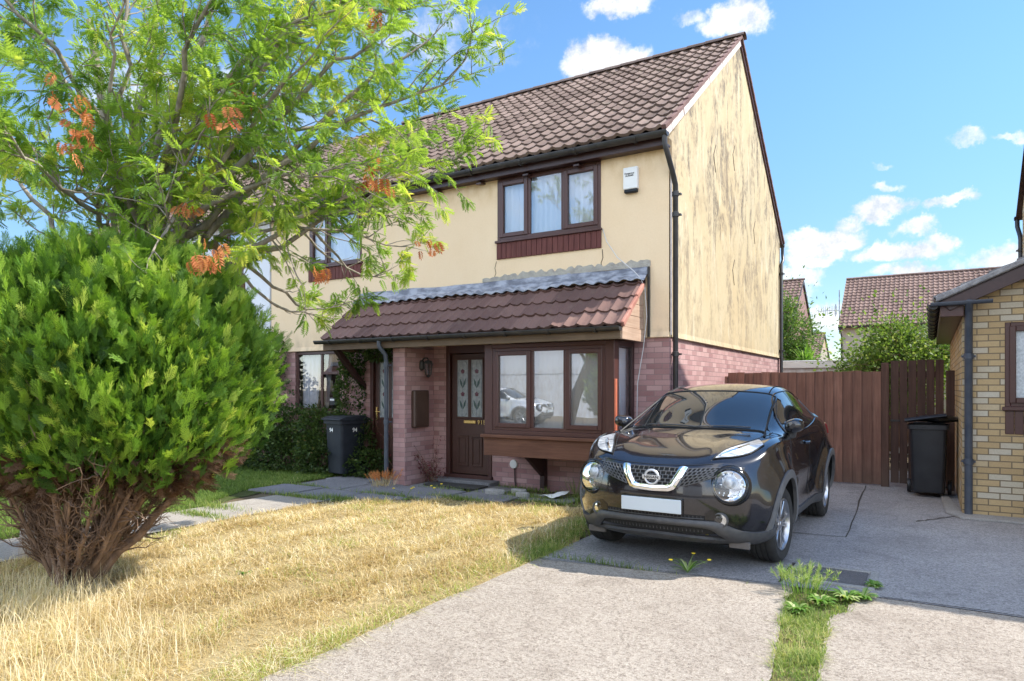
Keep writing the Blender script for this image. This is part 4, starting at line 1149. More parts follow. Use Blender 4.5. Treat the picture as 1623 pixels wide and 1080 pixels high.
# ---------------------------------------------------------------- parked car (local frame: x across, y back from the front axle, z up)
def car_paint(name, c, flake=.3):
    g = G(name)
    col = g.mix(g.rng(g.noise(g.tc.outputs['Object'], 900, 2), .4, .7, 0, .25), c, tuple(min(1, x * 2.2 + .01) for x in c))
    dust = g.rng(g.noise(g.tc.outputs['Object'], 3.2, 8, .6), .42, .78, 0, .025)
    col = g.mix(dust, col, (.25, .22, .19))
    return g.finish(g.principled(col, .16, .3, None, coat=1.0, spec=.5))
M['paint_black'] = car_paint('paint_black', (.013, .012, .015))
M['paint_white'] = car_paint('paint_white', (.72, .74, .76))
M['car_glass'] = simple('car_glass', (.016, .019, .022), None, 1, .0, spec=.9, coat=.6)
M['car_plastic'] = simple('car_plastic', (.045, .045, .048), (.075, .073, .072), 18, .5, .12, 300)
M['arch_grey'] = simple('arch_grey', (.10, .10, .105), (.15, .148, .146), 10, .42, .05, 300)
M['gloss_black'] = simple('gloss_black', (.008, .008, .009), None, 1, .12, spec=.6)
M['matt_black'] = simple('matt_black', (.006, .006, .006), None, 1, .8)
M['chrome'] = simple('chrome', (.85, .86, .87), None, 1, .06, metal=1)
M['lamp_bowl'] = simple('lamp_bowl', (.78, .79, .81), None, 1, .18, metal=1)
M['alloy'] = simple('alloy', (.42, .43, .45), (.5, .5, .52), 12, .28, metal=.9)
M['tyre'] = simple('tyre', (.018, .017, .016), (.035, .033, .03), 14, .75, .25, 160)
M['grille_bar'] = simple('grille_bar', (.06, .06, .063), (.085, .085, .088), 30, .28, spec=.8)
M['badge'] = simple('badge', (.62, .63, .65), None, 1, .38, metal=.6)
M['seal'] = simple('seal', (.004, .004, .004), None, 1, .6)
M['plate'] = simple('plate', (.50, .55, .58), (.53, .58, .61), 4, .5)
M['skid'] = simple('skid', (.09, .08, .075), (.14, .125, .115), 9, .5)
def lens_mat():
    g = G('clear_lens')
    fr = g.n('ShaderNodeFresnel'); fr.inputs['IOR'].default_value = 1.5
    tr = g.n('ShaderNodeBsdfTransparent'); g.set(tr.inputs[0], (.93, .95, .97))
    gl = g.n('ShaderNodeBsdfGlossy'); gl.inputs['Roughness'].default_value = .02
    mx = g.n('ShaderNodeMixShader'); g.set(mx.inputs[0], g.math('ADD', fr.outputs[0], .04, True)); g.set(mx.inputs[1], tr.outputs[0]); g.set(mx.inputs[2], gl.outputs[0])
    return g.finish(mx)
M['lens'] = lens_mat()
M['lamp_clear'] = simple('lamp_clear', (.22, .23, .25), (.78, .80, .82), 13, .12, .3, 55, spec=.8, coat=1, stretch=(1, 3, 1))

def car_cage():
    """control cage of half the body (x >= 0): cube topology of front, back, side, top and underside grids"""
    Vv = {}; Fc = []
    verts = []
    def vid(p):
        k = tuple(round(c, 4) for c in p)
        if k not in Vv: Vv[k] = len(verts); verts.append(k)
        return Vv[k]
    # top rows: centre (y,z), k4 (x,y,z), k5 (x,y,z)
    top = [((-.765, .885), (.56, -.68, .92), (.75, -.52, .895)),
           ((-.60, .965), (.60, -.52, 1.0), (.825, -.36, .97)),
           ((-.34, 1.035), (.645, -.22, 1.055), (.865, -.12, 1.03)),
           ((-.06, 1.08), (.69, .10, 1.085), (.872, .14, 1.055)),
           ((.17, 1.115), (.715, .46, 1.10), (.858, .42, 1.055)),
           ((.53, 1.33), (.655, .79, 1.30), (.852, .80, 1.06)),
           ((.95, 1.525), (.605, 1.15, 1.49), (.852, 1.16, 1.07)),
           ((1.38, 1.585), (.60, 1.5, 1.54), (.858, 1.5, 1.085)),
           ((1.85, 1.58), (.585, 1.9, 1.525), (.86, 1.9, 1.105)),
           ((2.3, 1.545), (.555, 2.22, 1.475), (.865, 2.25, 1.13)),
           ((2.76, 1.465), (.53, 2.52, 1.385), (.87, 2.58, 1.12)),
           ((3.02, 1.40), (.54, 2.80, 1.26), (.85, 2.86, 1.10)),
           ((3.10, 1.13), (.63, 3.0, 1.10), (.81, 3.03, 1.05))]
    nM = len(top)
    zs = [None, .845, .74, .585, .43, .27, .215]           # side / front / back levels
    sx = [[.765, .785, .79, .765, .72, .62], [.84, .86, .865, .86, .815, .70], [.882, .895, .895, .893, .87, .76], [.886, .893, .893, .893, .87, .77],
          [.868, .872, .872, .873, .86, .78], [.860, .864, .862, .862, .857, .78], [.860, .864, .862, .862, .857, .78], [.866, .868, .864, .863, .857, .78],
          [.886, .885, .878, .872, .86, .78], [.898, .895, .888, .883, .868, .77], [.90, .902, .894, .888, .868, .77], [.885, .89, .89, .885, .86, .75], [.825, .835, .84, .84, .81, .70]]
    sy = {0: [-.55, -.585, -.60, -.60, -.55, -.42], 1: [-.36] * 6, nM - 1: [3.07, 3.09, 3.11, 3.11, 3.04, 2.9]}
    frac = [0, .22, .46, .70]
    def lerp(a, b, t): return a + (b - a) * t
    T = []
    for (c, k4, k5) in top:
        row = []
        for k in range(4):
            t = [0, .30, .56, .80][k]
            row.append((k4[0] * t, lerp(c[0], k4[1], t ** 2.2), lerp(c[1], k4[2], t ** 2.2)))
        row += [k4, k5]; T.append(row)
    S = []
    for m in range(nM):
        col = [T[m][5]]
        ys = sy.get(m, [T[m][5][1]] * 6)
        for r in range(6): col.append((sx[m][r], ys[r], zs[r + 1]))
        S.append(col)
    # front rows: centre y per level and corner from side column 0
    fy = [None, -.845, -.872, -.885, -.865, -.815, -.55]
    by = [None, 3.24, 3.29, 3.30, 3.30, 3.22, 2.9]
    xk = [0, .18, .36, .54, .70]
    def face(cy, edge, toprow):
        rows = [toprow]
        for r in range(1, 7):
            e = edge[r]; row = []
            for k in range(5):
                t = xk[k] / .82
                x = e[0] * t
                y = lerp(cy[r], e[1], t ** 3.0 if r < 6 else t ** 2)
                row.append((x, y, e[2] + (0 if r not in (5,) else .0)))
            row.append(e); rows.append(row)
        return rows
    Fr = face(fy, S[0], T[0]); Bk = face(by, S[-1], T[-1])
    def q(a, b, c, d):
        f = [vid(a), vid(b), vid(c), vid(d)]
        u = []
        for i in f:
            if i not in u: u.append(i)
        if len(u) >= 3: Fc.append(tuple(u))
    for m in range(nM - 1):
        for k in range(5): q(T[m][k], T[m][k + 1], T[m + 1][k + 1], T[m + 1][k])
        for r in range(6): q(S[m][r], S[m][r + 1], S[m + 1][r + 1], S[m + 1][r])
    for r in range(6):
        for k in range(5):
            q(Fr[r][k], Fr[r + 1][k], Fr[r + 1][k + 1], Fr[r][k + 1])
            q(Bk[r][k], Bk[r][k + 1], Bk[r + 1][k + 1], Bk[r + 1][k])
    # underside
    U = []
    for m in range(nM):
        e = S[m][6]
        if m == 0: row = Fr[6]
        elif m == nM - 1: row = Bk[6]
        else: row = [(e[0] * xk[k] / .82, e[1], .215) for k in range(5)] + [e]
        U.append(row)
    for m in range(nM - 1):
        for k in range(5): q(U[m][k], U[m + 1][k], U[m + 1][k + 1], U[m][k + 1])
    hood_edge = [T[m][5] for m in range(nM)]
    lead = T[0]
    return verts, Fc, hood_edge, lead, [T[m][4] for m in range(nM)]

def make_car(root, paint):
    verts, faces, belt, lead, rail = car_cage()
    key = {tuple(v): i for i, v in enumerate(verts)}
    vs = list(verts); mir = {}
    for i, v in enumerate(verts):
        if abs(v[0]) < 1e-6: mir[i] = i
        else: mir[i] = len(vs); vs.append((-v[0], v[1], v[2]))
    fs = list(faces) + [tuple(mir[i] for i in reversed(f)) for f in faces]
    me = bpy.data.meshes.new('cage'); me.from_pydata(vs, [], fs); me.update()
    bm = bmesh.new(); bm.from_mesh(me)
    bmesh.ops.recalc_face_normals(bm, faces=bm.faces)
    cl = bm.edges.layers.float.get('crease_edge') or bm.edges.layers.float.new('crease_edge')
    rk = lambda p: tuple(round(c, 4) for c in p)
    def crease(path, w, both=True):
        for sgn in ((1, -1) if both else (1,)):
            ids = [rk((sgn * p[0], p[1], p[2])) for p in path]
            S_ = set(zip(ids, ids[1:]))
            for e in bm.edges:
                a, b = rk(e.verts[0].co), rk(e.verts[1].co)
                if (a, b) in S_ or (b, a) in S_: e[cl] = w
    crease(belt[:5], .35); crease(belt[4:], .35); crease(lead, .45); crease(rail[4:12], .25)
    bm.to_mesh(me); bm.free()
    tmp = bpy.data.objects.new('tmp', me); COL.objects.link(tmp)
    md = tmp.modifiers.new('s', 'SUBSURF'); md.levels = 3; md.render_levels = 3
    dg = bpy.context.evaluated_depsgraph_get()
    bmesh_me = bpy.data.meshes.new_from_object(tmp.evaluated_get(dg))
    bpy.data.objects.remove(tmp)
    n = len(bmesh_me.vertices); co = np.empty(n * 3, np.float32); bmesh_me.vertices.foreach_get('co', co); co = co.reshape(n, 3)
    # flared haunches over the wheels, sculpted doors, domed bonnet with a shallow centre channel
    for yc, amp in ((0, .050), (2.53, .055)):
        r = np.hypot(co[:, 1] - yc, co[:, 2] - .34)
        w = np.exp(-((r - .44) / .13) ** 2) * np.clip((np.abs(co[:, 0]) - .62) / .2, 0, 1) * (co[:, 2] < 1.06)
        co[:, 0] += np.sign(co[:, 0]) * amp * w
        # fender crowns swell upward
        t = np.exp(-((co[:, 1] - yc) / .42) ** 2) * np.exp(-((np.abs(co[:, 0]) - .80) / .10) ** 2) * np.clip((co[:, 2] - .9) / .1, 0, 1) * (co[:, 2] < 1.2)
        co[:, 2] += t * (.030 if yc == 0 else .02)
    d = np.exp(-((co[:, 2] - .52) / .16) ** 2) * np.exp(-((co[:, 1] - 1.27) / .55) ** 4) * np.clip((np.abs(co[:, 0]) - .7) / .1, 0, 1)
    co[:, 0] -= np.sign(co[:, 0]) * .025 * d
    h = (co[:, 2] > .9) & (co[:, 2] < 1.2) & (co[:, 1] < .25)
    co[:, 2] += h * .014 * np.exp(-((np.abs(co[:, 0]) - .42) / .10) ** 2) * np.clip((.35 - co[:, 1]) / .5, 0, 1) * np.clip((co[:, 1] + .75) / .3, 0, 1)
    bmesh_me.vertices.foreach_set('co', co.ravel()); bmesh_me.update()
    body = bpy.data.objects.new('body', bmesh_me); COL.objects.link(body)
    bmesh_me.polygons.foreach_set('use_smooth', [True] * len(bmesh_me.polygons))
    bmesh_me.materials.clear(); bmesh_me.materials.append(paint); bmesh_me.materials.append(M['matt_black'])
    bvh = BVHTree.FromPolygons([tuple(v.co) for v in bmesh_me.vertices], [tuple(p.vertices) for p in bmesh_me.polygons])
    # wheel arches cut through the flanks
    cm_ = MB()
    for s in (1, -1):
        for yc in (0, 2.53):
            cm_.lathe([(0, s * .5), (.410, s * .5), (.410, s * 1.2), (0, s * 1.2)], (0, yc, .352), 'x', 48)
    cut = cm_.build('cut', M['matt_black'])
    bmc = bmesh.new(); bmc.from_mesh(cut.data); bmesh.ops.remove_doubles(bmc, verts=bmc.verts, dist=1e-5); bmesh.ops.recalc_face_normals(bmc, faces=bmc.faces); bmc.to_mesh(cut.data); bmc.free()
    cut.data.materials.clear(); cut.data.materials.append(paint); cut.data.materials.append(M['matt_black'])
    for p in cut.data.polygons: p.material_index = 1
    bo = body.modifiers.new('b', 'BOOLEAN'); bo.operation = 'DIFFERENCE'; bo.object = cut; bo.solver = 'EXACT'
    dg = bpy.context.evaluated_depsgraph_get(); dg.update()
    newme = bpy.data.meshes.new_from_object(body.evaluated_get(dg))
    bpy.data.objects.remove(body); bpy.data.objects.remove(cut)
    body = bpy.data.objects.new('body', newme); COL.objects.link(body); body.parent = root
    newme.set_sharp_from_angle(angle=R(50))

    # ---- panels that follow the body surface
    def hit(o, d):
        loc, nor, _, _ = bvh.ray_cast(Vector(o), Vector(d).normalized())
        if loc is None:
            loc, nor, _, _ = bvh.find_nearest(Vector(o) + Vector(d).normalized() * 2)
        if nor.dot(Vector(d)) > 0: nor = -nor
        return loc, nor
    front = lambda x, z: hit((x, -3, z), (0, 1, 0))
    side = lambda y, z, s=1: hit((3 * s, y, z), (-s, 0, 0))
    above = lambda x, y: hit((x, y, 4), (0, 0, -1))
    def around(phi, z):   # phi measured from straight ahead, positive to +x
        c = Vector((0, .35, z)); d = Vector((math.sin(phi), -math.cos(phi), 0))
        return hit(c + d * 4, -d)
    def patch(name, mat, grid, off=.004, parent=None, thick=.008, smooth=True):
        """grid: rows of (loc, normal)"""
        nr, nc = len(grid), len(grid[0])
        vs_ = [l + nn * off for row in grid for (l, nn) in row]
        fs_ = [(j * nc + i, j * nc + i + 1, (j + 1) * nc + i + 1, (j + 1) * nc + i) for j in range(nr - 1) for i in range(nc - 1)]
        mb = MB(); mb.add(vs_, fs_)
        bm_ = [l - nn * thick for row in grid for (l, nn) in row]
        rim = [i for i in range(nc)] + [j * nc + nc - 1 for j in range(1, nr)] + [(nr - 1) * nc + i for i in range(nc - 2, -1, -1)] + [j * nc for j in range(nr - 2, 0, -1)]
        base = len(mb.v); mb.v += [tuple(bm_[i]) for i in rim]
        L2 = len(rim)
        for a in range(L2):
            b = (a + 1) % L2; mb.f.append((rim[b], rim[a], base + a, base + b))
        o = mb.build(name, mat, parent or root, smooth=smooth, off=False, angle=45)
        bm2 = bmesh.new(); bm2.from_mesh(o.data)
        ref = grid[nr // 2][nc // 2][1]
        avg = Vector((0, 0, 0))
        for f in list(bm2.faces)[:len(fs_)]: f.normal_update(); avg += f.normal
        if avg.dot(sum((g_[1] for row in grid for g_ in row), Vector((0, 0, 0)))) < 0: bmesh.ops.reverse_faces(bm2, faces=bm2.faces)
        bm2.to_mesh(o.data); bm2.free()
        return o
    def interp(poly, t):
        """point at fraction t of a polyline"""
        if len(poly) == 1: return poly[0]
        ls = [math.dist(a, b) for a, b in zip(poly, poly[1:])]; tot = sum(ls) or 1; s = t * tot
        for (a, b), l in zip(zip(poly, poly[1:]), ls):
            if s <= l + 1e-9:
                k = s / l if l else 0; return tuple(a[i] + (b[i] - a[i]) * k for i in range(len(a)))
            s -= l
        return poly[-1]
    def smoothline(poly, n=24):
        P = [Vector(p).to_3d() for p in poly]; out = []
        for i in range(len(P) - 1):
            p0, p1, p2, p3 = P[max(0, i - 1)], P[i], P[i + 1], P[min(len(P) - 1, i + 2)]
            for k in range(n):
                t = k / n
                q_ = .5 * ((2 * p1) + (p2 - p0) * t + (2 * p0 - 5 * p1 + 4 * p2 - p3) * t * t + (3 * p1 - p0 - 3 * p2 + p3) * t ** 3)
                out.append((q_.x, q_.y))
        out.append((P[-1].x, P[-1].y)); return out
    def ruled(A, B, proj, n=24, m=6, curve=True):
        if curve: A, B = smoothline(A, 10), smoothline(B, 10)
        return [[proj(*interp([interp(A, i / n), interp(B, i / n)], j / m)) for i in range(n + 1)] for j in range(m + 1)]
    def seam(pts, proj, r=.004, mat=None, parent=None, name='seam', close=False, sink=.002):
        P = [(lambda h_: h_[0] - h_[1] * sink)(proj(*p)) for p in pts]
        return P
    # glazing
    wb = [(-.70, 1.085), (-.60, 1.122), (-.3, 1.138), (0, 1.142), (.3, 1.138), (.60, 1.122), (.70, 1.085)]
    wt = [(-.60, 1.435), (-.52, 1.468), (-.3, 1.49), (0, 1.496), (.3, 1.49), (.52, 1.468), (.60, 1.435)]
    wind = patch('windscreen', M['car_glass'], ruled(wb, wt, front, 40, 14), .003)
    sm = MB()
    P = [l + nn * .003 for (l, nn) in [front(*p) for p in smoothline(wb, 6) + smoothline(wt, 6)[::-1]]]
    sm.tube(P + [P[0]], .009, 6); sm.build('windscreen_seal', M['seal'], wind, smooth=True, off=False)
    for s in (1, -1):
        pr = lambda y, z, s=s: side(y, z, s)
        fg = ruled([(.60, 1.095), (1.0, 1.105), (1.44, 1.12)], [(.80, 1.275), (1.12, 1.435), (1.42, 1.475)], pr, 20, 10)
        patch('front_side_window', M['car_glass'], fg, .003)
        rg = ruled([(1.53, 1.125), (1.9, 1.155), (2.18, 1.20)], [(1.53, 1.482), (1.85, 1.464), (2.14, 1.39)], pr, 20, 10)
        patch('rear_side_window', M['car_glass'], rg, .003)
        tr = MB()
        for line in ([(.55, 1.08), (1.0, 1.09), (1.49, 1.105), (1.9, 1.14), (2.2, 1.185)], [(.55, 1.08), (.78, 1.285), (1.10, 1.455), (1.49, 1.495), (1.86, 1.484), (2.18, 1.40), (2.2, 1.185)]):
            tr.tube([(lambda h_: h_[0] + h_[1] * .003)(pr(*p)) for p in smoothline(line, 8)], .008, 6)
        tr.build('window_trim', M['gloss_black'], root, smooth=True, off=False)
        bp = ruled([(1.455, 1.12), (1.515, 1.122)], [(1.43, 1.482), (1.515, 1.485)], pr, 3, 10, False)
        patch('door_pillar', M['gloss_black'], bp, .004)
        # door shut lines
        sl_ = MB()
        for line in ([(.42, .33), (.40, .55), (.44, .9), (.50, 1.05)], [(.42, .33), (1.0, .315), (1.50, .315)], [(1.50, .315), (1.49, .7), (1.49, 1.10)], [(1.50, .315), (2.02, .33)], [(2.02, .33), (2.16, .62), (2.36, .82), (2.30, 1.1), (2.22, 1.17)]):
            sl_.tube([(lambda h_: h_[0] - h_[1] * .0015)(pr(*p)) for p in smoothline(line, 8)], .0045, 5)
        sl_.build('door_seam', M['seal'], root, smooth=True, off=False)
        # sill and arch cladding
        patch('sill_cladding', M['car_plastic'], ruled([(.38, .25), (1.25, .245), (2.15, .25)], [(.40, .345), (1.25, .34), (2.13, .345)], pr, 20, 4), .012)
        for yc, a0, a1 in ((0, -13, 190), (2.53, -13, 192)):
            rows = []
            for rr in (.394, .412, .44, .462):
                rows.append([(lambda h_: (h_[0], h_[1]))(side(yc + rr * math.cos(R(a)) , max(.235, .352 + rr * math.sin(R(a))), s)) for a in np.linspace(a0, a1, 40)])
            patch('wheel_arch', M['arch_grey'], rows, .012, thick=.02)
        # door handle
        l, nn = side(1.33, .965, s)
        hb = MB(); hb.tube([l + nn * .004 + Vector((0, -.09, 0)), l + nn * .035 + Vector((0, -.06, 0)), l + nn * .04, l + nn * .035 + Vector((0, .06, 0)), l + nn * .004 + Vector((0, .09, 0))], [.012, .014, .014, .014, .012], 8)
        hb.build('door_handle', paint, root, smooth=True, off=False)
        # mirror
        mb = MB(); c = Vector((s * .872, .57, 1.165))
        prof = [(-.085, .30), (-.07, .78), (-.02, 1.0), (.04, .97), (.062, .90)]
        vs_ = []; ns = 16
        for (yy, sc) in prof:
            for k in range(ns):
                w = 2 * math.pi * k / ns; ca, sa = math.cos(w), math.sin(w)
                ex = .088 * sc * abs(ca) ** .75 * (1 if ca >= 0 else -1); ez = .068 * sc * abs(sa) ** .75 * (1 if sa >= 0 else -1)
                vs_.append(c + Vector((ex, yy + .25 * s * ex * s * .6, ez + .012 * (1 if ex * s > 0 else 0))))
        fs_ = [(j * ns + k, j * ns + (k + 1) % ns, (j + 1) * ns + (k + 1) % ns, (j + 1) * ns + k) for j in range(len(prof) - 1) for k in range(ns)] + [tuple(range(ns))]
        mb.add(vs_, fs_)
        mo = mb.build('mirror', paint, root, smooth=True, off=False, angle=60)
        mo.modifiers.new('s', 'SUBSURF').render_levels = 1
        rim = MB(); rim.add(vs_[-ns:], [tuple(range(ns))]); rim.build('mirror_glass', M['chrome'], mo, off=False)
        ar = MB(); ar.tube([Vector((s * .80, .60, 1.075)), Vector((s * .86, .60, 1.085)), Vector((s * .865, .58, 1.12))], [.045, .035, .03], 8); ar.build('mirror_arm', M['car_plastic'], mo, smooth=True, off=False)
        # high mounted indicator clusters on the front wings
        lo = [(.45, -.66), (.585, -.585), (.70, -.44), (.77, -.25)]; hi = [(.46, -.655), (.51, -.50), (.595, -.30), (.685, -.06)]
        sg = lambda x, y, s=s: above(s * x, y)
        cl_ = ruled(lo, hi, sg, 22, 8)
        dl_ = patch('indicator_lamp', M['lamp_clear'], cl_, .010, thick=.012)
        se = MB(); se.tube([(lambda h_: h_[0] + h_[1] * .007)(sg(*p)) for p in smoothline(hi, 6) + smoothline(lo, 6)[::-1]], .006, 6); se.build('lamp_seal', M['seal'], dl_, smooth=True, off=False)
        inn = MB(); inn.tube([(lambda h_: h_[0] + h_[1] * .014)(sg(*p)) for p in smoothline([(.50, -.60), (.58, -.47), (.66, -.30)], 5)], .010, 6); inn.build('lamp_strip', M['chrome'], dl_, smooth=True, off=False)
        # round headlamps in the bumper
        l, nn = front(s * .605, .735)
        ax = (nn + Vector((0, -1.1, .05))).normalized()
        u = ax.cross(Vector((0, 0, 1))).normalized(); v = u.cross(ax)
        def disc(prof, seg=36, cc=l, ax=ax, u=u, v=v):
            vs2, fs2 = [], []
            for (r_, h_) in prof:
                for k in range(seg):
                    w = 2 * math.pi * k / seg; vs2.append(cc + ax * h_ + (u * math.cos(w) + v * math.sin(w)) * r_)
            for j in range(len(prof) - 1):
                for k in range(seg): fs2.append((j * seg + k, j * seg + (k + 1) % seg, (j + 1) * seg + (k + 1) % seg, (j + 1) * seg + k))
            return vs2, fs2
        hb = MB(); hb.add(*disc([(.175, -.06), (.158, .008), (.150, .026), (.140, .032), (.131, .020), (.129, -.01)]))
        hl = hb.build('headlamp', M['gloss_black'], root, smooth=True, off=False, angle=60)
        bw = MB(); bw.add(*disc([(.131, .016), (.122, .012), (.105, .002), (.09, -.0), (.085, .006), (.06, .002), (.0, .001)])); bw.build('lamp_bowl', M['lamp_bowl'], hl, smooth=True, off=False)
        pj = MB(); pj.add(*disc([(.060, .0), (.060, .010), (.050, .022), (.047, .02), (.040, .032), (.022, .043), (.0, .047)], 28, l + v * .035)); pj.build('projector', M['lamp_clear'], hl, smooth=True, off=False)
        bits = MB()
        rb = random.Random(3)
        for k in range(44):
            a_ = rb.uniform(0, 6.28); r0 = rb.uniform(.065, .115); cc = l + ax * rb.uniform(.004, .018) + (u * math.cos(a_) + v * math.sin(a_)) * r0
            bits.obox(cc, u * rb.uniform(.003, .010), v * rb.uniform(.003, .008), ax * .006 + u * rb.uniform(-.004, .004))
        bits.build('lamp_reflector', M['chrome'], hl, off=False)
        ln_ = MB(); ln_.add(*disc([(.133, .018), (.12, .036), (.09, .050), (.05, .058), (0, .060)])); ln_.build('lamp_lens', M['lens'], hl, smooth=True, off=False)
        # fog lamps
        l, nn = front(s * .535, .455); ax = (nn + Vector((0, -1.3, 0))).normalized(); u = ax.cross(Vector((0, 0, 1))).normalized(); v = u.cross(ax)
        fb = MB(); fb.add(*disc([(.072, -.03), (.066, .012), (.056, .016), (.053, .004)], 28, l, ax, u, v)); fo_ = fb.build('fog_lamp', M['car_plastic'], root, smooth=True, off=False)
        fb = MB(); fb.add(*disc([(.054, .004), (.03, -.002), (0, -.004)], 28, l, ax, u, v)); fb.build('lamp_bowl', M['lamp_bowl'], fo_, smooth=True, off=False)
        fb = MB(); fb.add(*disc([(.052, .008), (.03, .016), (0, .018)], 28, l, ax, u, v)); fb.build('lamp_lens', M['lens'], fo_, smooth=True, off=False)
        # recess round the fog lamp, mesh vent outboard of it
        fr_ = lambda x, z, s=s: front(s * x, z)
        patch('fog_recess', M['gloss_black'], ruled([(.43, .43), (.54, .37), (.70, .355)], [(.43, .505), (.52, .54), (.69, .375)], fr_, 14, 6), .003)
        # grille meshes either side of the V
        ga, gb = [(.225, .715), (.38, .76), (.52, .815), (.68, .828)], [(.285, .858), (.45, .868), (.58, .875), (.69, .868)]
        gp = patch('side_grille', M['matt_black'], ruled(ga, gb, fr_, 22, 8, False), .002)
        bars = MB(); A_, B_ = ga, gb
        for j in range(0, 6):
            t = j / 5
            bars.tube([(lambda h_: h_[0] + h_[1] * .008)(fr_(*interp([interp(A_, i / 16), interp(B_, i / 16)], t))) for i in range(17)], .0045, 5)
        for j in range(5):
            for i in range(0, 12):
                q_ = (i + (.5 if j % 2 else 0)) / 12
                if q_ > 1: continue
                a_ = interp([interp(A_, q_), interp(B_, q_)], j / 5); b_ = interp([interp(A_, min(1, q_ + .02)), interp(B_, min(1, q_ + .02))], (j + 1) / 5)
                bars.tube([(lambda h_: h_[0] + h_[1] * .008)(fr_(*p)) for p in (a_, b_)], .0055, 5)
        bars.build('grille_bars', M['grille_bar'], gp, smooth=True, off=False)
    # bonnet shut line, centre grille, chrome V and badge
    sl_ = MB()
    for s in (1, -1):
        sl_.tube([(lambda h_: h_[0] - h_[1] * .001)(above(s * x, y)) for x, y in smoothline([(.44, -.68), (.49, -.50), (.565, -.30), (.65, -.05), (.70, .2), (.715, .38)], 8)], .0045, 5)
    sl_.tube([(lambda h_: h_[0] - h_[1] * .001)(front(x, z)) for x, z in smoothline([(-.47, .902), (-.3, .888), (0, .880), (.3, .888), (.47, .902)], 8)], .0045, 5)
    sl_.build('bonnet_seam', M['seal'], root, smooth=True, off=False)
    cg = patch('centre_grille', M['matt_black'], ruled([(-.17, .72), (0, .715), (.17, .72)], [(-.27, .858), (0, .862), (.27, .858)], front, 20, 6, False), .002)
    bars = MB()
    for j in range(6):
        t = j / 5; bars.tube([(lambda h_: h_[0] + h_[1] * .008)(front(x_, .72 + .14 * t)) for x_ in np.linspace(-.17 - .1 * t, .17 + .1 * t, 15)], .004, 5)
    for j in range(5):
        for i in range(-5, 6):
            x_ = (i + (.5 if j % 2 else 0)) * .045
            if abs(x_) < .16 + .1 * j / 5: bars.tube([(lambda h_: h_[0] + h_[1] * .008)(front(x_, z_)) for z_ in (.72 + .028 * j, .72 + .028 * (j + 1))], .0045, 5)
    bars.build('grille_bars', M['grille_bar'], cg, smooth=True, off=False)
    outer = [(-.285, .862), (-.265, .82), (-.195, .695), (-.15, .675), (0, .668), (.15, .675), (.195, .695), (.265, .82), (.285, .862)]
    inner = [(-.215, .862), (-.20, .82), (-.15, .735), (-.115, .722), (0, .717), (.115, .722), (.15, .735), (.20, .82), (.215, .862)]
    rows = [[front(*interp([interp(outer, i / 48), interp(inner, i / 48)], j / 4)) for i in range(49)] for j in range(5)]
    rows = [[(l + nn * (.012 * math.sin(math.pi * j / 4)), nn) for (l, nn) in row] for j, row in enumerate(rows)]
    patch('grille_surround', M['chrome'], rows, .016, thick=.0)
    l, nn = front(0, .785)
    bd = MB(); c = l + Vector((0, -.022, 0))
    vs_ = []; seg = 32
    bd.lathe([(.050, 0), (.050, -.010), (.056, -.014), (.064, -.012), (.068, 0)], c, 'y', seg)
    bd.box(-.076, .076, c.y - .016, c.y - .002, c.z - .0165, c.z + .0165)
    bo_ = bd.build('emblem', M['badge'], root, smooth=True, off=False, angle=30)
    tx = text(None, 'NISSAN', .031, (0, 0, 0), FACE_F, M['gloss_black'], 'emblem_lettering', .0008, bold=.0006)
    tx.data.transform(Matrix.Translation((0, c.y - .017, c.z - .001)) @ Matrix.Diagonal((1.22, 1, 1, 1))); tx.parent = bo_
    # plate, lower intake, satin bumper bar
    pz = .555; l, nn = front(0, pz)
    pl = MB(); pl.box(-.262, .262, l.y - .034, l.y - .024, pz - .058, pz + .058); plo = pl.build('number_plate', M['plate'], root, off=False, bevel=.006)
    pl = MB(); pl.box(-.27, .27, l.y - .024, l.y + .03, pz - .066, pz + .066); pl.build('plate_holder', M['gloss_black'], plo, off=False, bevel=.006)
    li = patch('lower_intake', M['matt_black'], ruled([(-.52, .345), (0, .33), (.52, .345)], [(-.45, .49), (0, .495), (.45, .49)], front, 24, 6), .002)
    sl_ = MB()
    for z_ in (.405, .425, .445, .465): sl_.tube([(lambda h_: h_[0] + h_[1] * .006)(front(x_, z_)) for x_ in np.linspace(-.42, .42, 15)], .005, 5)
    for x_ in np.linspace(-.40, .40, 27): sl_.tube([(lambda h_: h_[0] + h_[1] * .003)(front(x_, z_)) for z_ in (.35, .485)], .003, 4)
    sl_.build('intake_bars', M['car_plastic'], li, smooth=True, off=False)
    # bar sweeping from the arches, rising across the centre
    lowl = [(-72, .335), (-50, .30), (-38, .285), (-25, .335), (0, .34), (25, .335), (38, .285), (50, .30), (72, .335)]
    upl = [(-72, .40), (-50, .385), (-40, .375), (-27, .40), (0, .405), (27, .40), (40, .375), (50, .385), (72, .40)]
    pr = lambda a, z: around(R(a), z)
    up2 = [(-52, .375), (-48, .36), (-42, .345), (-34, .37), (-26, .435), (-20, .45), (0, .455), (20, .45), (26, .435), (34, .37), (42, .345), (48, .36), (52, .375)]
    lo2 = [(-52, .25), (-48, .235), (-42, .225), (-34, .24), (-26, .33), (-20, .39), (0, .40), (20, .39), (26, .33), (34, .24), (42, .225), (48, .235), (52, .25)]
    g_ = ruled(lo2, up2, pr, 70, 6)
    g_ = [[(l_ + nn_ * (.022 * math.sin(math.pi * (j + .6) / 7.2)), nn_) for (l_, nn_) in row] for j, row in enumerate(g_)]
    patch('bumper_bar', M['car_plastic'], g_, .012, thick=.02)
    g_ = ruled([(-36, .225), (0, .215), (36, .225)], [(-38, .275), (0, .315), (38, .275)], pr, 40, 4)
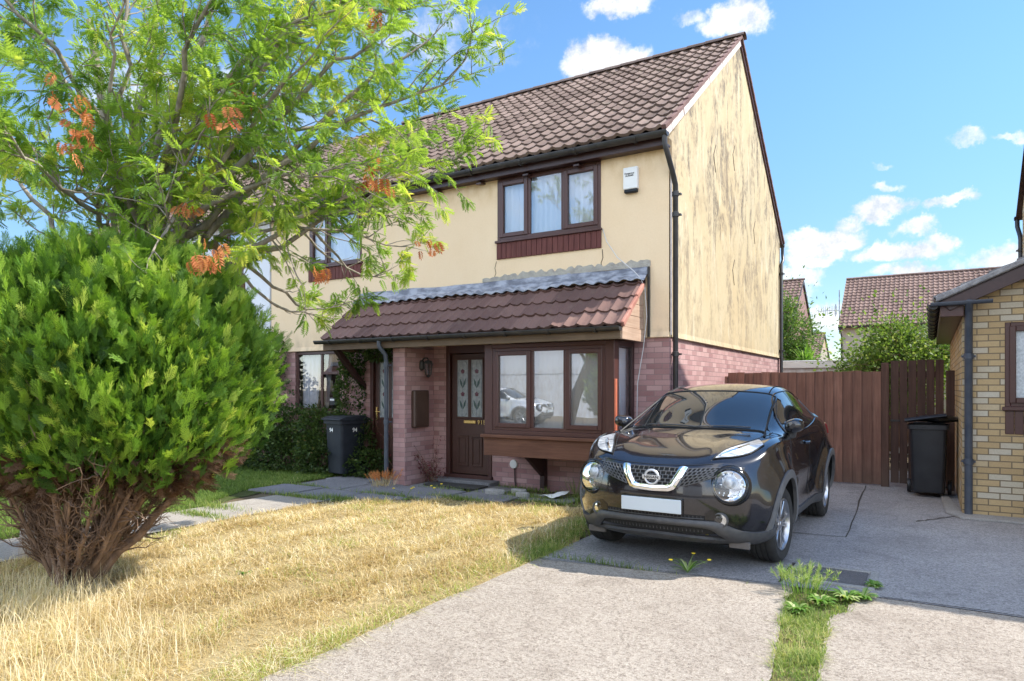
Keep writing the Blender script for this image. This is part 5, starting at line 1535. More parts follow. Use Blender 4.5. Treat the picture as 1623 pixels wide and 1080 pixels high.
    patch('lower_lip', M['car_plastic'], [[(l_ + Vector((0, -.015, 0)), nn_) for l_, nn_ in row] for row in g_], .014, thick=.02)
    for s in (1, -1):
        df = MB(); df.box(min(s * .56, s * .73), max(s * .56, s * .73), -.58 , -.55, .20, .26); df.build('air_deflector', M['skid'], root, off=False, bevel=.006)
    # roof seam strips, aerial, wipers, tax marks
    for s in (1, -1):
        rs_ = MB(); rs_.tube([(lambda h_: h_[0] + h_[1] * .001)(above(s * x, y)) for x, y in smoothline([(.535, 1.10), (.515, 1.5), (.51, 2.0), (.51, 2.6)], 8)], .007, 6); rs_.build('roof_strip', M['seal'], root, smooth=True, off=False)
    for x0_, x1_ in ((-.50, .05), (.02, .52)):
        wp_ = MB(); P = [(lambda h_: h_[0] + h_[1] * .014)(front(x0_ + (x1_ - x0_) * t, 1.143 + .012 * math.sin(t * 3.1))) for t in np.linspace(0, 1, 9)]
        wp_.tube(P, .007, 6); wp_.build('wiper', M['car_plastic'], root, smooth=True, off=False)
    # inner floor mass so nothing shows through under the car
    MB().box(-.62, .62, -.45, 3.0, .19, .5).build('underbody', M['matt_black'], root, off=False)
    # rear lamps
    for s in (1, -1):
        patch('tail_lamp', simple('tail_red', (.25, .01, .012), None, 1, .15, coat=1), ruled([(2.86, .97), (2.98, .94), (3.06, .90)], [(2.80, 1.09), (2.92, 1.09), (3.03, 1.03)], lambda y, z, s=s: side(y, z, s), 10, 4), .012)
    # wheels
    def wheel(x, y, s, steer=0):
        w = empty('wheel', (x, y, .334)); w.parent = root
        w.rotation_euler = (0, 0, steer)
        t = MB(); hw = .112
        prof = [(.222, hw - .012), (.24, hw - .002), (.30, hw + .006), (.322, hw - .010), (.333, hw - .035), (.334, .05), (.326, .047), (.326, .040), (.334, .037), (.334, .008), (.326, .005), (.326, -.005), (.334, -.008), (.334, -.037), (.326, -.040), (.326, -.047), (.334, -.05), (.333, -hw + .035), (.322, -hw + .01), (.30, -hw - .006), (.24, -hw + .002), (.222, -hw + .012)]
        t.lathe(prof, (0, 0, 0), 'x', 56)
        t.build('tyre', M['tyre'], w, smooth=True, off=False, angle=35)
        r_ = MB(); r_.lathe([(.228, s * (hw - .004)), (.222, s * (hw - .002)), (.212, s * (hw - .018)), (.206, s * (hw - .05)), (.20, -s * hw * .8), (.22, -s * hw)], (0, 0, 0), 'x', 48)
        rim_ = r_.build('rim', M['alloy'], w, smooth=True, off=False)
        b_ = MB(); b_.lathe([(0, s * .02), (.205, s * .02), (.205, s * .0), (0, s * .0)], (0, 0, 0), 'x', 40); b_.build('brake', M['matt_black'], w, off=False)
        sp = MB(); gp_ = MB()
        for k in range(5):
            for e in (-1, 1):
                a = 2 * math.pi * k / 5 + e * .22; a2 = 2 * math.pi * k / 5 + e * .10
                d0 = Vector((0, math.cos(a2), math.sin(a2))); d1 = Vector((0, math.cos(a), math.sin(a)))
                tn0 = Vector((0, -math.sin(a2), math.cos(a2))); tn1 = Vector((0, -math.sin(a), math.cos(a)))
                X = Vector((s, 0, 0))
                p0, p1 = d0 * .045 + X * .085, d1 * .213 + X * (hw - .018)
                v_ = [p0 - tn0 * .014, p0 + tn0 * .014, p0 + tn0 * .014 - X * .05, p0 - tn0 * .014 - X * .05, p1 - tn1 * .018, p1 + tn1 * .018, p1 + tn1 * .018 - X * .05, p1 - tn1 * .018 - X * .05]
                sp.add(v_, [(0, 1, 5, 4), (1, 2, 6, 5), (2, 3, 7, 6), (3, 0, 4, 7), (4, 5, 6, 7), (3, 2, 1, 0)])
        sp.lathe([(.0, s * .098), (.028, s * .098), (.034, s * .092), (.06, s * .085), (.062, s * .05)], (0, 0, 0), 'x', 24)
        so = sp.build('spoke', M['alloy'], rim_, off=False, bevel=.004)
        return w
    for s in (1, -1):
        wheel(s * .772, 0, s, R(-4)); wheel(s * .772, 2.53, s)
    return root

CAR = empty('parked_car', (0, 0, 0), 'glossy black compact crossover with round headlamps parked on the drive beside the house', 'car')
make_car(CAR, M['paint_black'])
CAR.location = (-1.985, 6.385, .012)
CAR.rotation_euler = (0, 0, R(-.8))
# ---------------------------------------------------------------- fence, gate, bins
FY = 12.1
FEN = empty('fence', (-1.85, FY, 0), 'long brown featheredge board fence panel across the end of the drive', 'fence')
rb = random.Random(12)
b = MB(); x = -3.0; k = 0
while x < -.66:
    w = .142; t = 1.80 + rb.uniform(-.008, .012)
    x1 = min(x + w, -.64)
    b.prism([(x - .006, FY + .012), (x + .0, FY - .004), (x1 + .004, FY - .032 + rb.uniform(-.004, .004)), (x1 + .004, FY - .005)], 'z', .03, t)
    x += w - .004
b.build('boards', M['fence_wood'], FEN, bevel=.003)
r = MB()
for z in (.35, 1.0, 1.62): r.prism([(FY + .014, z), (FY + .06, z), (FY + .014, z + .07)], 'x', -3.02, -.62)
r.build('rail', M['fence_wood'], FEN)
MB().box(-3.08, -3.0, FY - .06, FY + .04, -.1, 1.74).build('post', M['fence_wood'], FEN, bevel=.006)
MB().box(-.655, -.545, FY - .05, FY + .06, -.1, 1.93).build('post', M['gate_wood'], FEN, bevel=.008)
GAT = empty('garden_gate', (-.17, FY, 0), 'tall dark brown slatted side gate with gaps between its boards', 'gate')
b = MB()
for k in range(6):
    x0 = -.525 + k * .118
    b.box(x0, x0 + .110 + rb.uniform(-.004, .004), FY - .012 + rb.uniform(-.004, .004), FY + .012, .06 + rb.uniform(0, .02), 1.965 + rb.uniform(-.008, .008))
b.build('slats', M['gate_wood'], GAT, bevel=.003)
r = MB()
for z in (.3, 1.05, 1.7): r.box(-.525, .17, FY + .013, FY + .05, z, z + .09)
r.obox((-.18, FY + .03, .70), Vector((.34, 0, .34)), Vector((0, .016, 0)), Vector((-.03, 0, .03)))
r.build('brace', M['gate_wood'], GAT)
lt = MB(); lt.box(-.53, -.40, FY - .028, FY - .012, 1.02, 1.05); lt.tube([(-.50, FY - .03, 1.035), (-.50, FY - .06, 1.035)], .009, 8); lt.build('latch', M['iron'], GAT)
MB().box(.20, .31, FY - .02, FY + .05, -.05, 1.80).build('gate_post', M['gate_wood'], GAT, bevel=.006)

def wheelie_bin(cx, cy, rz, mat, label, numbers=None, open_lid=False, w=.52, d=.60, h=1.0):
    o = empty('wheelie_bin', (0, 0, 0), label, 'wheelie bin')
    s = MB()
    rings = []
    def ring(hw, hd, z, r=.05, n=5, sh=0):
        out = []
        for (sx, sy, a0) in ((1, 1, 0), (-1, 1, 90), (-1, -1, 180), (1, -1, 270)):
            for k in range(n):
                a = R(a0 + 90 * k / (n - 1)); out.append((sx * (hw - r) + r * math.cos(a), sy * (hd - r) + r * math.sin(a) + sh, z))
        return out
    spec = [(.19, .225, .06, .05), (.20, .235, .07, .05), (w / 2 - .025, d / 2 - .035, h - .10, .045), (w / 2 - .025, d / 2 - .035, h - .095, .045), (w / 2, d / 2, h - .09, .04), (w / 2, d / 2, h - .03, .04), (w / 2 - .02, d / 2 - .02, h - .03, .04)]
    vs = [p for sp_ in spec for p in ring(*sp_)]
    n = 20; fs = [(j * n + k, j * n + (k + 1) % n, (j + 1) * n + (k + 1) % n, (j + 1) * n + k) for j in range(len(spec) - 1) for k in range(n)]
    fs.append(tuple(range(n - 1, -1, -1)))
    s.add(vs, fs)
    s.build('bin_body', mat, o, smooth=True, off=False, angle=28)
    rbm = MB()   # stiffening ribs on the front face
    for x_ in (-.13, .13): rbm.prism([(x_ * .8 - .02, .10), (x_ * .8 + .02, .10), (x_ + .025, h - .12), (x_ - .025, h - .12)], 'y', -d / 2 + .02, -d / 2 + .055)
    lid = MB()
    if not open_lid:
        lid.prism([(-d / 2 - .03, 0), (d / 2 + .02, 0), (d / 2 + .02, .03), (d / 2 - .08, .075), (-d / 2 + .10, .065), (-d / 2 - .03, .02)], 'x', -w / 2 - .012, w / 2 + .012)
        lo = lid.build('lid', mat, o, off=False, bevel=.014, seg=2); lo.location = (0, 0, h - .028)
        lo.rotation_euler = (0, 0, 0)
    else:   # lid propped askew over bulging rubbish sacks
        lid.prism([(-d / 2 - .03, 0), (d / 2 + .02, 0), (d / 2 + .02, .02), (d / 2 - .10, .05), (-d / 2 + .10, .05), (-d / 2 - .03, .02)], 'x', -w / 2 - .02, w / 2 + .0)
        lo = lid.build('lid', mat, o, off=False, bevel=.012, seg=2); lo.location = (-.03, .0, h + .035); lo.rotation_euler = (R(-4), R(-9), R(4))
    ax = MB()
    for x_ in (-w / 2 + .0, w / 2 - .0):
        ax.lathe([(.03, -.025), (.095, -.025), (.10, -.015), (.10, .015), (.095, .025), (.03, .025)], (x_, d / 2 - .11, .10), 'x', 20)
    ax.tube([(-w / 2, d / 2 - .11, .10), (w / 2, d / 2 - .11, .10)], .012, 6)
    ax.build('wheel', M['black_plastic'], o, smooth=True, off=False, angle=40)
    hd = MB(); hd.tube([(-w / 2 + .05, d / 2 - .02, h - .05), (-w / 2 + .05, d / 2 + .06, h - .03), (w / 2 - .05, d / 2 + .06, h - .03), (w / 2 - .05, d / 2 - .02, h - .05)], .014, 8)
    hd.build('handle', mat, o, smooth=True, off=False)
    if numbers:
        for (p, rot) in numbers:
            t = text(None, '94', .10, (0, 0, 0), rot, M['white_plastic'], 'numeral', .001, bold=.002); t.data.transform(Matrix.Translation(p)); t.parent = o
    o.location = (cx, cy, .012); o.rotation_euler = (0, 0, rz)
    return o
tl = math.atan((.2625 - .2) / .84)
Fm = Matrix.Rotation(-math.atan((.265 - .235) / .83), 3, 'X') @ FACE_F
Rm = Matrix.Rotation(math.atan((.235 - .20) / .83), 3, 'Y') @ Matrix.Rotation(R(90), 3, 'Z') @ FACE_F
wheelie_bin(-8.68, 8.62, R(-8), M['bin_grey'], 'dark grey wheelie bin numbered 94 standing against the creeper beside the porch', [(Vector((-.05, -.2625, .80)), Fm), (Vector((.2305, .02, .80)), Rm)], w=.52, d=.58)
wheelie_bin(-.02, 11.42, R(-2), M['bin_black'], 'black wheelie bin with crooked lid in front of the side gate', None, True, w=.50, d=.60, h=1.04)
# loose black sack squashed under that lid
sk = MB(); vs = []; rs_ = random.Random(8)
for j in range(9):
    for k in range(16):
        t = j / 8; a = 2 * math.pi * k / 16; rr = math.sin(math.pi * (t * .92 + .04)) * (1 + rs_.uniform(-.12, .12))
        vs.append((.10 + .30 * rr * math.cos(a), 11.40 + .24 * rr * math.sin(a), 1.10 - .05 * math.cos(math.pi * t) + rs_.uniform(-.006, .006)))
sk.add(vs, [(j * 16 + k, j * 16 + (k + 1) % 16, (j + 1) * 16 + (k + 1) % 16, (j + 1) * 16 + k) for j in range(8) for k in range(16)])
so = sk.build('rubbish_sack', simple('sack', (.012, .012, .013), None, 1, .28, .6, 25, dist=.02), None, smooth=True)
tag(so, 'crumpled black plastic sack lying on top of the black bin', 'sack')

# ---------------------------------------------------------------- beyond the fence: garage, far houses
GAR = empty('garage', (-2.0, 19.0, 0), 'low white flat roofed outbuilding beyond the fence', 'outbuilding')
MB().box(-4.2, .55, 18.2, 21.5, 0, 2.02).build('garage_wall', M['white_render'], GAR)
rf_ = MB(); rf_.box(-4.3, .62, 18.12, 21.6, 2.02, 2.17); rf_.box(-4.3, .62, 18.12, 18.2, 2.17, 2.21); rf_.build('garage_roof', M['white_plastic'], GAR, bevel=.01)
dm_ = MB(); dm_.box(-2.4, -.7, 18.17, 18.2, .05, 1.93); dm_.build('garage_door', M['timber_fascia'], GAR)

def far_house(name, label, x0, x1, yf, depth, ez, rz, wall, tmat, gable_brick=None, windows=(), per=.24, seed=1):
    o = empty(name, ((x0 + x1) / 2, yf, 0), label, 'house', 'houses beyond the back gardens')
    yr = yf + depth / 2
    w = MB(); w.box(x0, x1, yf, yf + depth, 0, ez); w.prism([(yf, ez), (yf + depth, ez), (yr, rz - .06)], 'x', x0, x1)
    w.build('wall', wall, o)
    s = Vector((0, yr, rz)) - Vector((0, yf - .3, ez - .12))
    rf = tile_roof('roof', tmat, o, (x0 - .08, yf - .3, ez - .12), (1, 0, 0), s, x1 - x0 + .16, s.length, per=per, gauge=.33, amp=.045, lift=.05, seg=7, seed=seed)
    tile_roof('rear_slope', tmat, rf, (x1 + .08, 2 * yr - yf + .3, ez - .12), (-1, 0, 0), Vector((0, -s.y, s.z)), x1 - x0 + .16, s.length, per=per, amp=.04, lift=.04, seg=4, seed=seed)
    ridge('ridge_tiles', tmat, rf, (x0 - .08, yr, rz + .03), (x1 + .1, yr, rz + .03), .12, int((x1 - x0) / .4))
    v = MB()
    for xe, a, c in ((x1, .0, .09), (x0, -.09, 0)):
        for sg in (1, -1):
            P = [(yf - .3, ez - .30), (yr, rz - .18), (yr, rz + .0), (yf - .3, ez - .12)]
            v.prism([(y_ if sg > 0 else 2 * yr - y_, z_) for y_, z_ in P], 'x', xe + a, xe + c)
    v.build('barge_board', M['upvc_dark'], rf)
    g_ = gutter('gutter', o, (x0 - .1, yf - .34, ez - .14), (x1 + .1, yf - .34, ez - .14), .06, brackets=0)
    downpipe(o, [(x0 + .02, yf - .34, ez - .18), (x0 + .02, yf - .3, ez - .4), (x0 + .06, yf - .06, ez - .7), (x0 + .06, yf - .06, .1)], .04)
    for (a, b, c, d) in windows:
        window(o, a, b, c, d, yf - .03, [(a + .06, (a + b) / 2 - .03, c + .06, d - .06, True), ((a + b) / 2 + .03, b - .06, c + .06, d - .06, False)], fmat=M['white_plastic'], glass=M['glass_up'], inside=None)
    return o
FA = far_house('house', 'far house with long pinkish brown tiled roof showing above the side gate', -4.3, 6.0, 42.4, 8.0, 5.05, 8.15, M['grey_render'], M['far_roof_tile'], windows=[(-1.6, -.1, 3.3, 4.5), (3.0, 4.4, 3.3, 4.5)], seed=61)
FB = far_house('house', 'far house with red brick gable beside the rear downpipe, partly behind the shrubs', -14.0, -6.6, 40.4, 8.0, 5.05, 8.05, M['far_brick'], M['far_roof_tile'], seed=62)
FC = far_house('house', 'distant low tiled roof glimpsed between the two shrubs', -15.0, -7.3, 56.0, 8.0, 3.4, 5.9, M['grey_render'], M['far_roof_tile'], seed=63)
a = MB(); a.tube([(-4.43, 43, 4.6), (-4.43, 43, 7.1)], .03, 6); a.tube([(-5.55, 43, 5.95), (-4.43, 43, 5.95)], .02, 5)
for k in range(9): a.tube([(-5.5 + k * .115, 43, 5.70), (-5.5 + k * .115, 43, 6.2)], .012, 4)
a.tube([(-4.62, 43, 5.6), (-4.62, 43, 6.3)], .03, 4)
a.build('aerial', M['lead'], FA, smooth=True)
# houses across the street, behind the viewer: they only show as reflections
for src, x, lab in ((H93, -17.0, 'white house across the street mirrored in the bay window'), (H95, -8.0, 'cream house across the street behind the viewer'), (H93, -25.2, 'white house across the street, second from the mirrored car'), (H95, -33.4, 'cream house across the street at the far end of its row'), (H93, 1.0, 'white house directly behind the viewer')):
    c = copy_tree(src); c.location = (x, -15.5, 0); c.rotation_euler = (0, 0, R(180)); c['label'] = lab
    if src is H93:
        for ch in c.children:
            if ch.name.startswith('brick_wall'): ch.material_slots[0].link = 'OBJECT'; ch.material_slots[0].material = M['white_render']
RC = copy_tree(CAR); RC.location = (-14.3, -8.2, -.01); RC.rotation_euler = (0, 0, R(88)); RC.name = 'parked_car'
RC['label'] = 'white car on the road, mirrored in the bay window'
def repaint(o):
    for sl in o.material_slots:
        if sl.material == M['paint_black']: sl.link = 'OBJECT'; sl.material = M['paint_white']
    for ch in o.children: repaint(ch)
repaint(RC)
# ---------------------------------------------------------------- vegetation
def rotate_frames(dirs, roll):
    """orthonormal frames (n,3,3): columns = side, along, up for each direction, rolled about it"""
    d = dirs / np.linalg.norm(dirs, axis=1, keepdims=True)
    ref = np.where(np.abs(d[:, 2:3]) > .95, np.array([[1., 0, 0]]), np.array([[0, 0, 1.]]))
    s = np.cross(d, ref); s /= np.linalg.norm(s, axis=1, keepdims=True)
    u = np.cross(s, d)
    c, si = np.cos(roll)[:, None], np.sin(roll)[:, None]
    return np.stack([s * c + u * si, d, u * c - s * si], axis=2)

def scatter(tmpl_v, tmpl_f, pos, frames, scale):
    """place a template mesh at many positions; returns verts, faces"""
    n, k = len(pos), len(tmpl_v)
    v = np.einsum('nij,kj->nki', frames, tmpl_v) * np.asarray(scale).reshape(n, 1, 1) + pos[:, None, :]
    f = tmpl_f[None] + (np.arange(n) * k)[:, None, None]
    return v.reshape(-1, 3), f.reshape(-1, tmpl_f.shape[1])

def leaflet(base, along, side, up, ln, wd, fold=.25, droop=0.):
    """one diamond leaflet folded along its midrib: 4 verts + tip, two quads"""
    base, along, side, up = map(np.array, (base, along, side, up))
    p0 = base; m = base + along * ln * .5; t = base + along * ln - up * droop * ln
    a = base + along * ln * .42 + side * wd * .5 + up * wd * fold; b = base + along * ln * .42 - side * wd * .5 + up * wd * fold
    return [p0, a, t, b]

def pinnate(pairs=7, L=.155, ll=.048, lw=.0155):
    """rowan leaf: paired leaflets on a rachis that arches down"""
    v, f = [], []
    r = np.random.default_rng(3)
    for k in range(pairs):
        t = .22 + .70 * k / (pairs - 1); y = L * t; z = -.03 * t * t
        sc = .72 + .5 * math.sin(math.pi * (.15 + .75 * t))
        for s in (-1, 1):
            al = np.array([s * .86, .48, -.12 + r.uniform(-.12, .12)]); al /= np.linalg.norm(al)
            sd = np.array([-.48 * s, .86, 0]); b = len(v)
            v += leaflet((s * .002, y, z), al, sd, (0, 0, 1), ll * sc, lw * sc, .18, .12); f.append((b, b + 1, b + 2, b + 3))
    b = len(v); v += leaflet((0, L * .96, -.03), (0, .97, -.24), (1, 0, 0), (0, 0, 1), ll * .95, lw, .18, .1); f.append((b, b + 1, b + 2, b + 3))
    b = len(v); v += [np.array(p) for p in [(-.0012, 0, 0), (.0012, 0, 0), (.0008, L, -.03), (-.0008, L, -.03)]]; f.append((b, b + 1, b + 2, b + 3))
    return np.array(v), np.array(f)

def bezier(p, c1, c2, q, n):
    t = np.linspace(0, 1, n)[:, None]
    return (1 - t) ** 3 * p + 3 * (1 - t) ** 2 * t * c1 + 3 * (1 - t) * t * t * c2 + t ** 3 * q

class Tree:
    def __init__(s, seed): s.r = np.random.default_rng(seed); s.wood = MB(); s.tips = []; s.dirs = []
    def branch(s, p, d, ln, rad, depth, wig=.18, droop=0., n=9, seg=6, lift=.0):
        """one crooked branch; returns its points"""
        r = s.r; pts = [np.array(p, float)]; d = np.array(d, float); d /= np.linalg.norm(d)
        for i in range(n):
            d = d + r.normal(0, wig, 3) * .55 + np.array([0, 0, lift - droop * (i / n)])
            d /= np.linalg.norm(d); pts.append(pts[-1] + d * ln / n)
        rr = [max(.0022, rad * (1 - .80 * (i / n))) for i in range(n + 1)]
        s.wood.tube(pts, rr, seg if rad > .012 else 4, cap=False)
        return np.array(pts), rr

# --- rowan in the front garden
def make_rowan():
    T = Tree(21); r = T.r
    root = empty('rowan_tree', (-6.15, 3.55, 0), 'rowan tree with feathery bright green leaves spreading over the front garden', 'tree')
    base = np.array([-6.15, 3.55, 0.0])
    foot = base - np.array([CT, ST, 0]) * .95; root.location = tuple(foot)
    tr = bezier(foot, foot + [.02, .0, .9], base + [-.35, -.2, 1.5], base + [.05, -.05, 2.15], 12)
    T.wood.tube(tr, list(np.linspace(.15, .10, 12)), 12, cap=False)
    lead = bezier(tr[-1], tr[-1] + [.0, 0, .6], tr[-1] + [-.25, -.1, 1.3], tr[-1] + [-.35, -.25, 2.7], 12)
    T.wood.tube(lead, list(np.linspace(.095, .03, 12)), 10, cap=False)
    fork = tr[-1]
    # main boughs: end points in the crown
    ends = []
    cam_r = np.array([CT, ST, 0]); cam_f = np.array([-ST, CT, 0])
    def E(a, b, z): return base + cam_r * a + cam_f * b + np.array([0, 0, z])
    ends += [E(2.45, -.4, 3.45), E(2.1, .9, 4.3), E(2.75, .1, 4.35), E(1.9, -1.0, 3.2), E(1.9, .4, 3.05), E(1.2, 1.2, 4.9), E(1.9, -.6, 5.0), E(.6, -1.5, 4.0), E(-.6, -1.4, 4.6), E(-1.2, .2, 4.9), E(-.4, 1.2, 5.6), E(1.1, -.2, 5.7),
             E(-1.5, -.8, 3.5), E(.2, -1.9, 3.1), E(-.9, -1.8, 2.9), E(-1.8, .5, 3.9), E(.9, -1.3, 2.8), E(2.3, .4, 5.2), E(1.5, .3, 3.7), E(-.2, -.6, 3.4), E(2.55, .6, 3.65), E(1.4, -1.3, 4.6),
             E(2.3, -.2, 4.75), E(1.7, -.9, 4.0), E(1.0, -1.0, 3.5), E(2.6, .4, 4.9), E(1.2, .2, 4.5), E(.4, -.9, 4.9), E(1.75, .7, 5.5), E(.5, .4, 3.9), E(2.0, -.9, 4.5), E(.2, .3, 6.0)]
    subs = []
    for e in ends:
        k = r.uniform(0, .75); st = lead[int(k * 8)] if r.random() < .55 else tr[int(r.integers(8, 12))]
        dv = e - st; l = np.linalg.norm(dv)
        mid = st + dv * .45 + np.array([0, 0, .22 * l * r.uniform(.2, .9)]) + r.normal(0, .12, 3)
        pts = bezier(st, st + (mid - st) * .6 + [0, 0, .1], mid + dv * .2, e, 14) + np.vstack([np.zeros(3), r.normal(0, .025, (13, 3))])
        rad = .013 + .009 * l
        T.wood.tube(pts, list(np.linspace(rad, .009, 14)), 7, cap=False)
        subs.append(pts)
    leafpts, leafdir = [], []
    def twig(p, d, ln, depth):
        pts, rr = T.branch(p, d, ln, .0035 + .0065 * ln, depth, .26, .10, n=6, lift=.06)
        for i in range(1, len(pts)):
            dirn = pts[i] - pts[i - 1]
            if depth == 0 or r.random() < .8:
                m = r.integers(0, 4) if i < len(pts) - 1 else 4
                for _ in range(m):
                    o = dirn / np.linalg.norm(dirn) + r.normal(0, .75, 3) + np.array([0, 0, .05]); leafpts.append(pts[i]); leafdir.append(o)
        if depth > 0:
            for _ in range(r.integers(1, 4)):
                i = r.integers(1, len(pts)); dd = (pts[i] - pts[i - 1]); dd = dd / np.linalg.norm(dd) + r.normal(0, .6, 3) + [0, 0, .12]
                twig(pts[i], dd, ln * r.uniform(.4, .62), depth - 1)
    for pts in subs:
        for i in range(4, 14):
            for _ in range(1 if i < 8 else 2):
                if r.random() < .70:
                    d = pts[i] - pts[i - 1]; d = d / np.linalg.norm(d) * .7 + r.normal(0, .62, 3) + [0, 0, .05]
                    twig(pts[i], d, r.uniform(.35, .85), 1)
        twig(pts[-1], pts[-1] - pts[-2], .6, 1)
    # long bare drooping limbs low on the house side
    for e in (E(1.55, 1.1, 2.42), E(1.95, 1.3, 2.8), E(1.25, 1.0, 2.35), E(2.25, 1.2, 3.1), E(1.65, 1.4, 2.95)):
        st = subs[4][4] if e[2] < 2.5 else subs[1][5]
        pts = bezier(st, st + [.1, .1, .25], e + [-.35, -.2, -.25], e, 14) + r.normal(0, .02, (14, 3))
        T.wood.tube(pts, list(np.linspace(.028, .006, 14)), 6, cap=False)
        for i in range(5, 14):
            if r.random() < .6: T.branch(pts[i], pts[i] - pts[i - 1] + r.normal(0, .08, 3), r.uniform(.12, .4), .006, 0, .35, 0, n=5)
        for i in (12, 13): twig(pts[i], pts[i] - pts[i - 1] + r.normal(0, .05, 3), .35, 1)
    T.wood.build('trunk', M['bark'], root, smooth=True, angle=180)
    P, D = np.array(leafpts), np.array(leafdir)
    D[:, 2] -= .15
    tv, tf = pinnate()
    n = len(P); print('rowan leaves', n)
    fr = rotate_frames(D, r.normal(0, .45, n))
    sc = r.uniform(.45, .95, n)
    v, f = scatter(tv, tf, P, fr, sc)
    cx = (P @ cam_r)
    tint = np.clip(r.normal(.55, .15, n) + .24 * np.sin(P[:, 0] * 3.1 + P[:, 2] * 2.3) * np.cos(P[:, 1] * 2.7), 0, 1)
    fast_mesh('crown', v, f, M['rowan_leaf'], root, tint=np.repeat(tint, len(tv)))
    # withered clusters hanging in the crown
    dv, df, dt = [], [], []; off = 0
    lv, lf = pinnate(5, .10, .042, .016)
    dead = MB()
    for (px, py, zc, k) in [(125, 205, 4.55, 18), (590, 272, 5.3, 18), (325, 395, 4.7, 13), (400, 152, 5.2, 7), (352, 185, 4.8, 6), (290, 328, 5.0, 6), (105, 160, 4.6, 8), (505, 418, 5.6, 6), (683, 395, 6.2, 6), (592, 20, 5.6, 8)]:
        d_ = pixel_dir(px, py); c = np.array(Vector((0, 0, 1.55)) + d_ * (zc / d_.dot(Vector((-ST, CT, 0)))))
        pos = c + r.normal(0, 1, (k, 3)) * [.05, .05, .06]
        dr = np.column_stack([r.normal(0, .35, k), r.normal(0, .35, k), -np.ones(k)])
        v, f = scatter(lv, lf, pos, rotate_frames(dr, r.uniform(0, 6, k)), r.uniform(.7, 1.1, k))
        dv.append(v); df.append(f + off); off += len(v); dt.append(np.repeat(r.uniform(0, 1, k), len(lv)))
    fast_mesh('withered_leaves', np.vstack(dv), np.vstack(df), M['dead_leaf'], root, tint=np.concatenate(dt))
make_rowan()

# --- clipped conifer with bare brown skirt
def frond(n=7, L=.175):
    """flat feathery spray: alternating side shoots with scale tips, all narrow quads"""
    v, f = [], []
    r = np.random.default_rng(5)
    def blade(p, q, w):
        p, q = np.array(p, float), np.array(q, float); d = q - p; s = np.array([-d[1], d[0], 0]); s = s / (np.linalg.norm(s) + 1e-9) * w
        b = len(v); v.extend([p - s * .45, p + s * .45, q + s * .15, q - s * .18]); f.append((b, b + 1, b + 2, b + 3))
    blade((0, 0, 0), (0, L, .01), .009)
    for k in range(n):
        t = .12 + .80 * k / n
        for s in (-1, 1):
            y = L * (t + .05 * s * .5); ln = L * .50 * (1 - t * .62) * r.uniform(.8, 1.15)
            e = (s * ln * .50, y + ln * .90, r.uniform(-.012, .014)); blade((0, y, 0), e, .0075)
            for j in (.35, .65):
                q = np.array([0, y, 0]) * (1 - j) + np.array(e) * j
                blade(q, q + np.array([s * ln * .22, ln * .22, 0]), .0055); blade(q, q + np.array([s * ln * .02, ln * .30, .006]), .0055)
    return np.array(v), np.array(f)

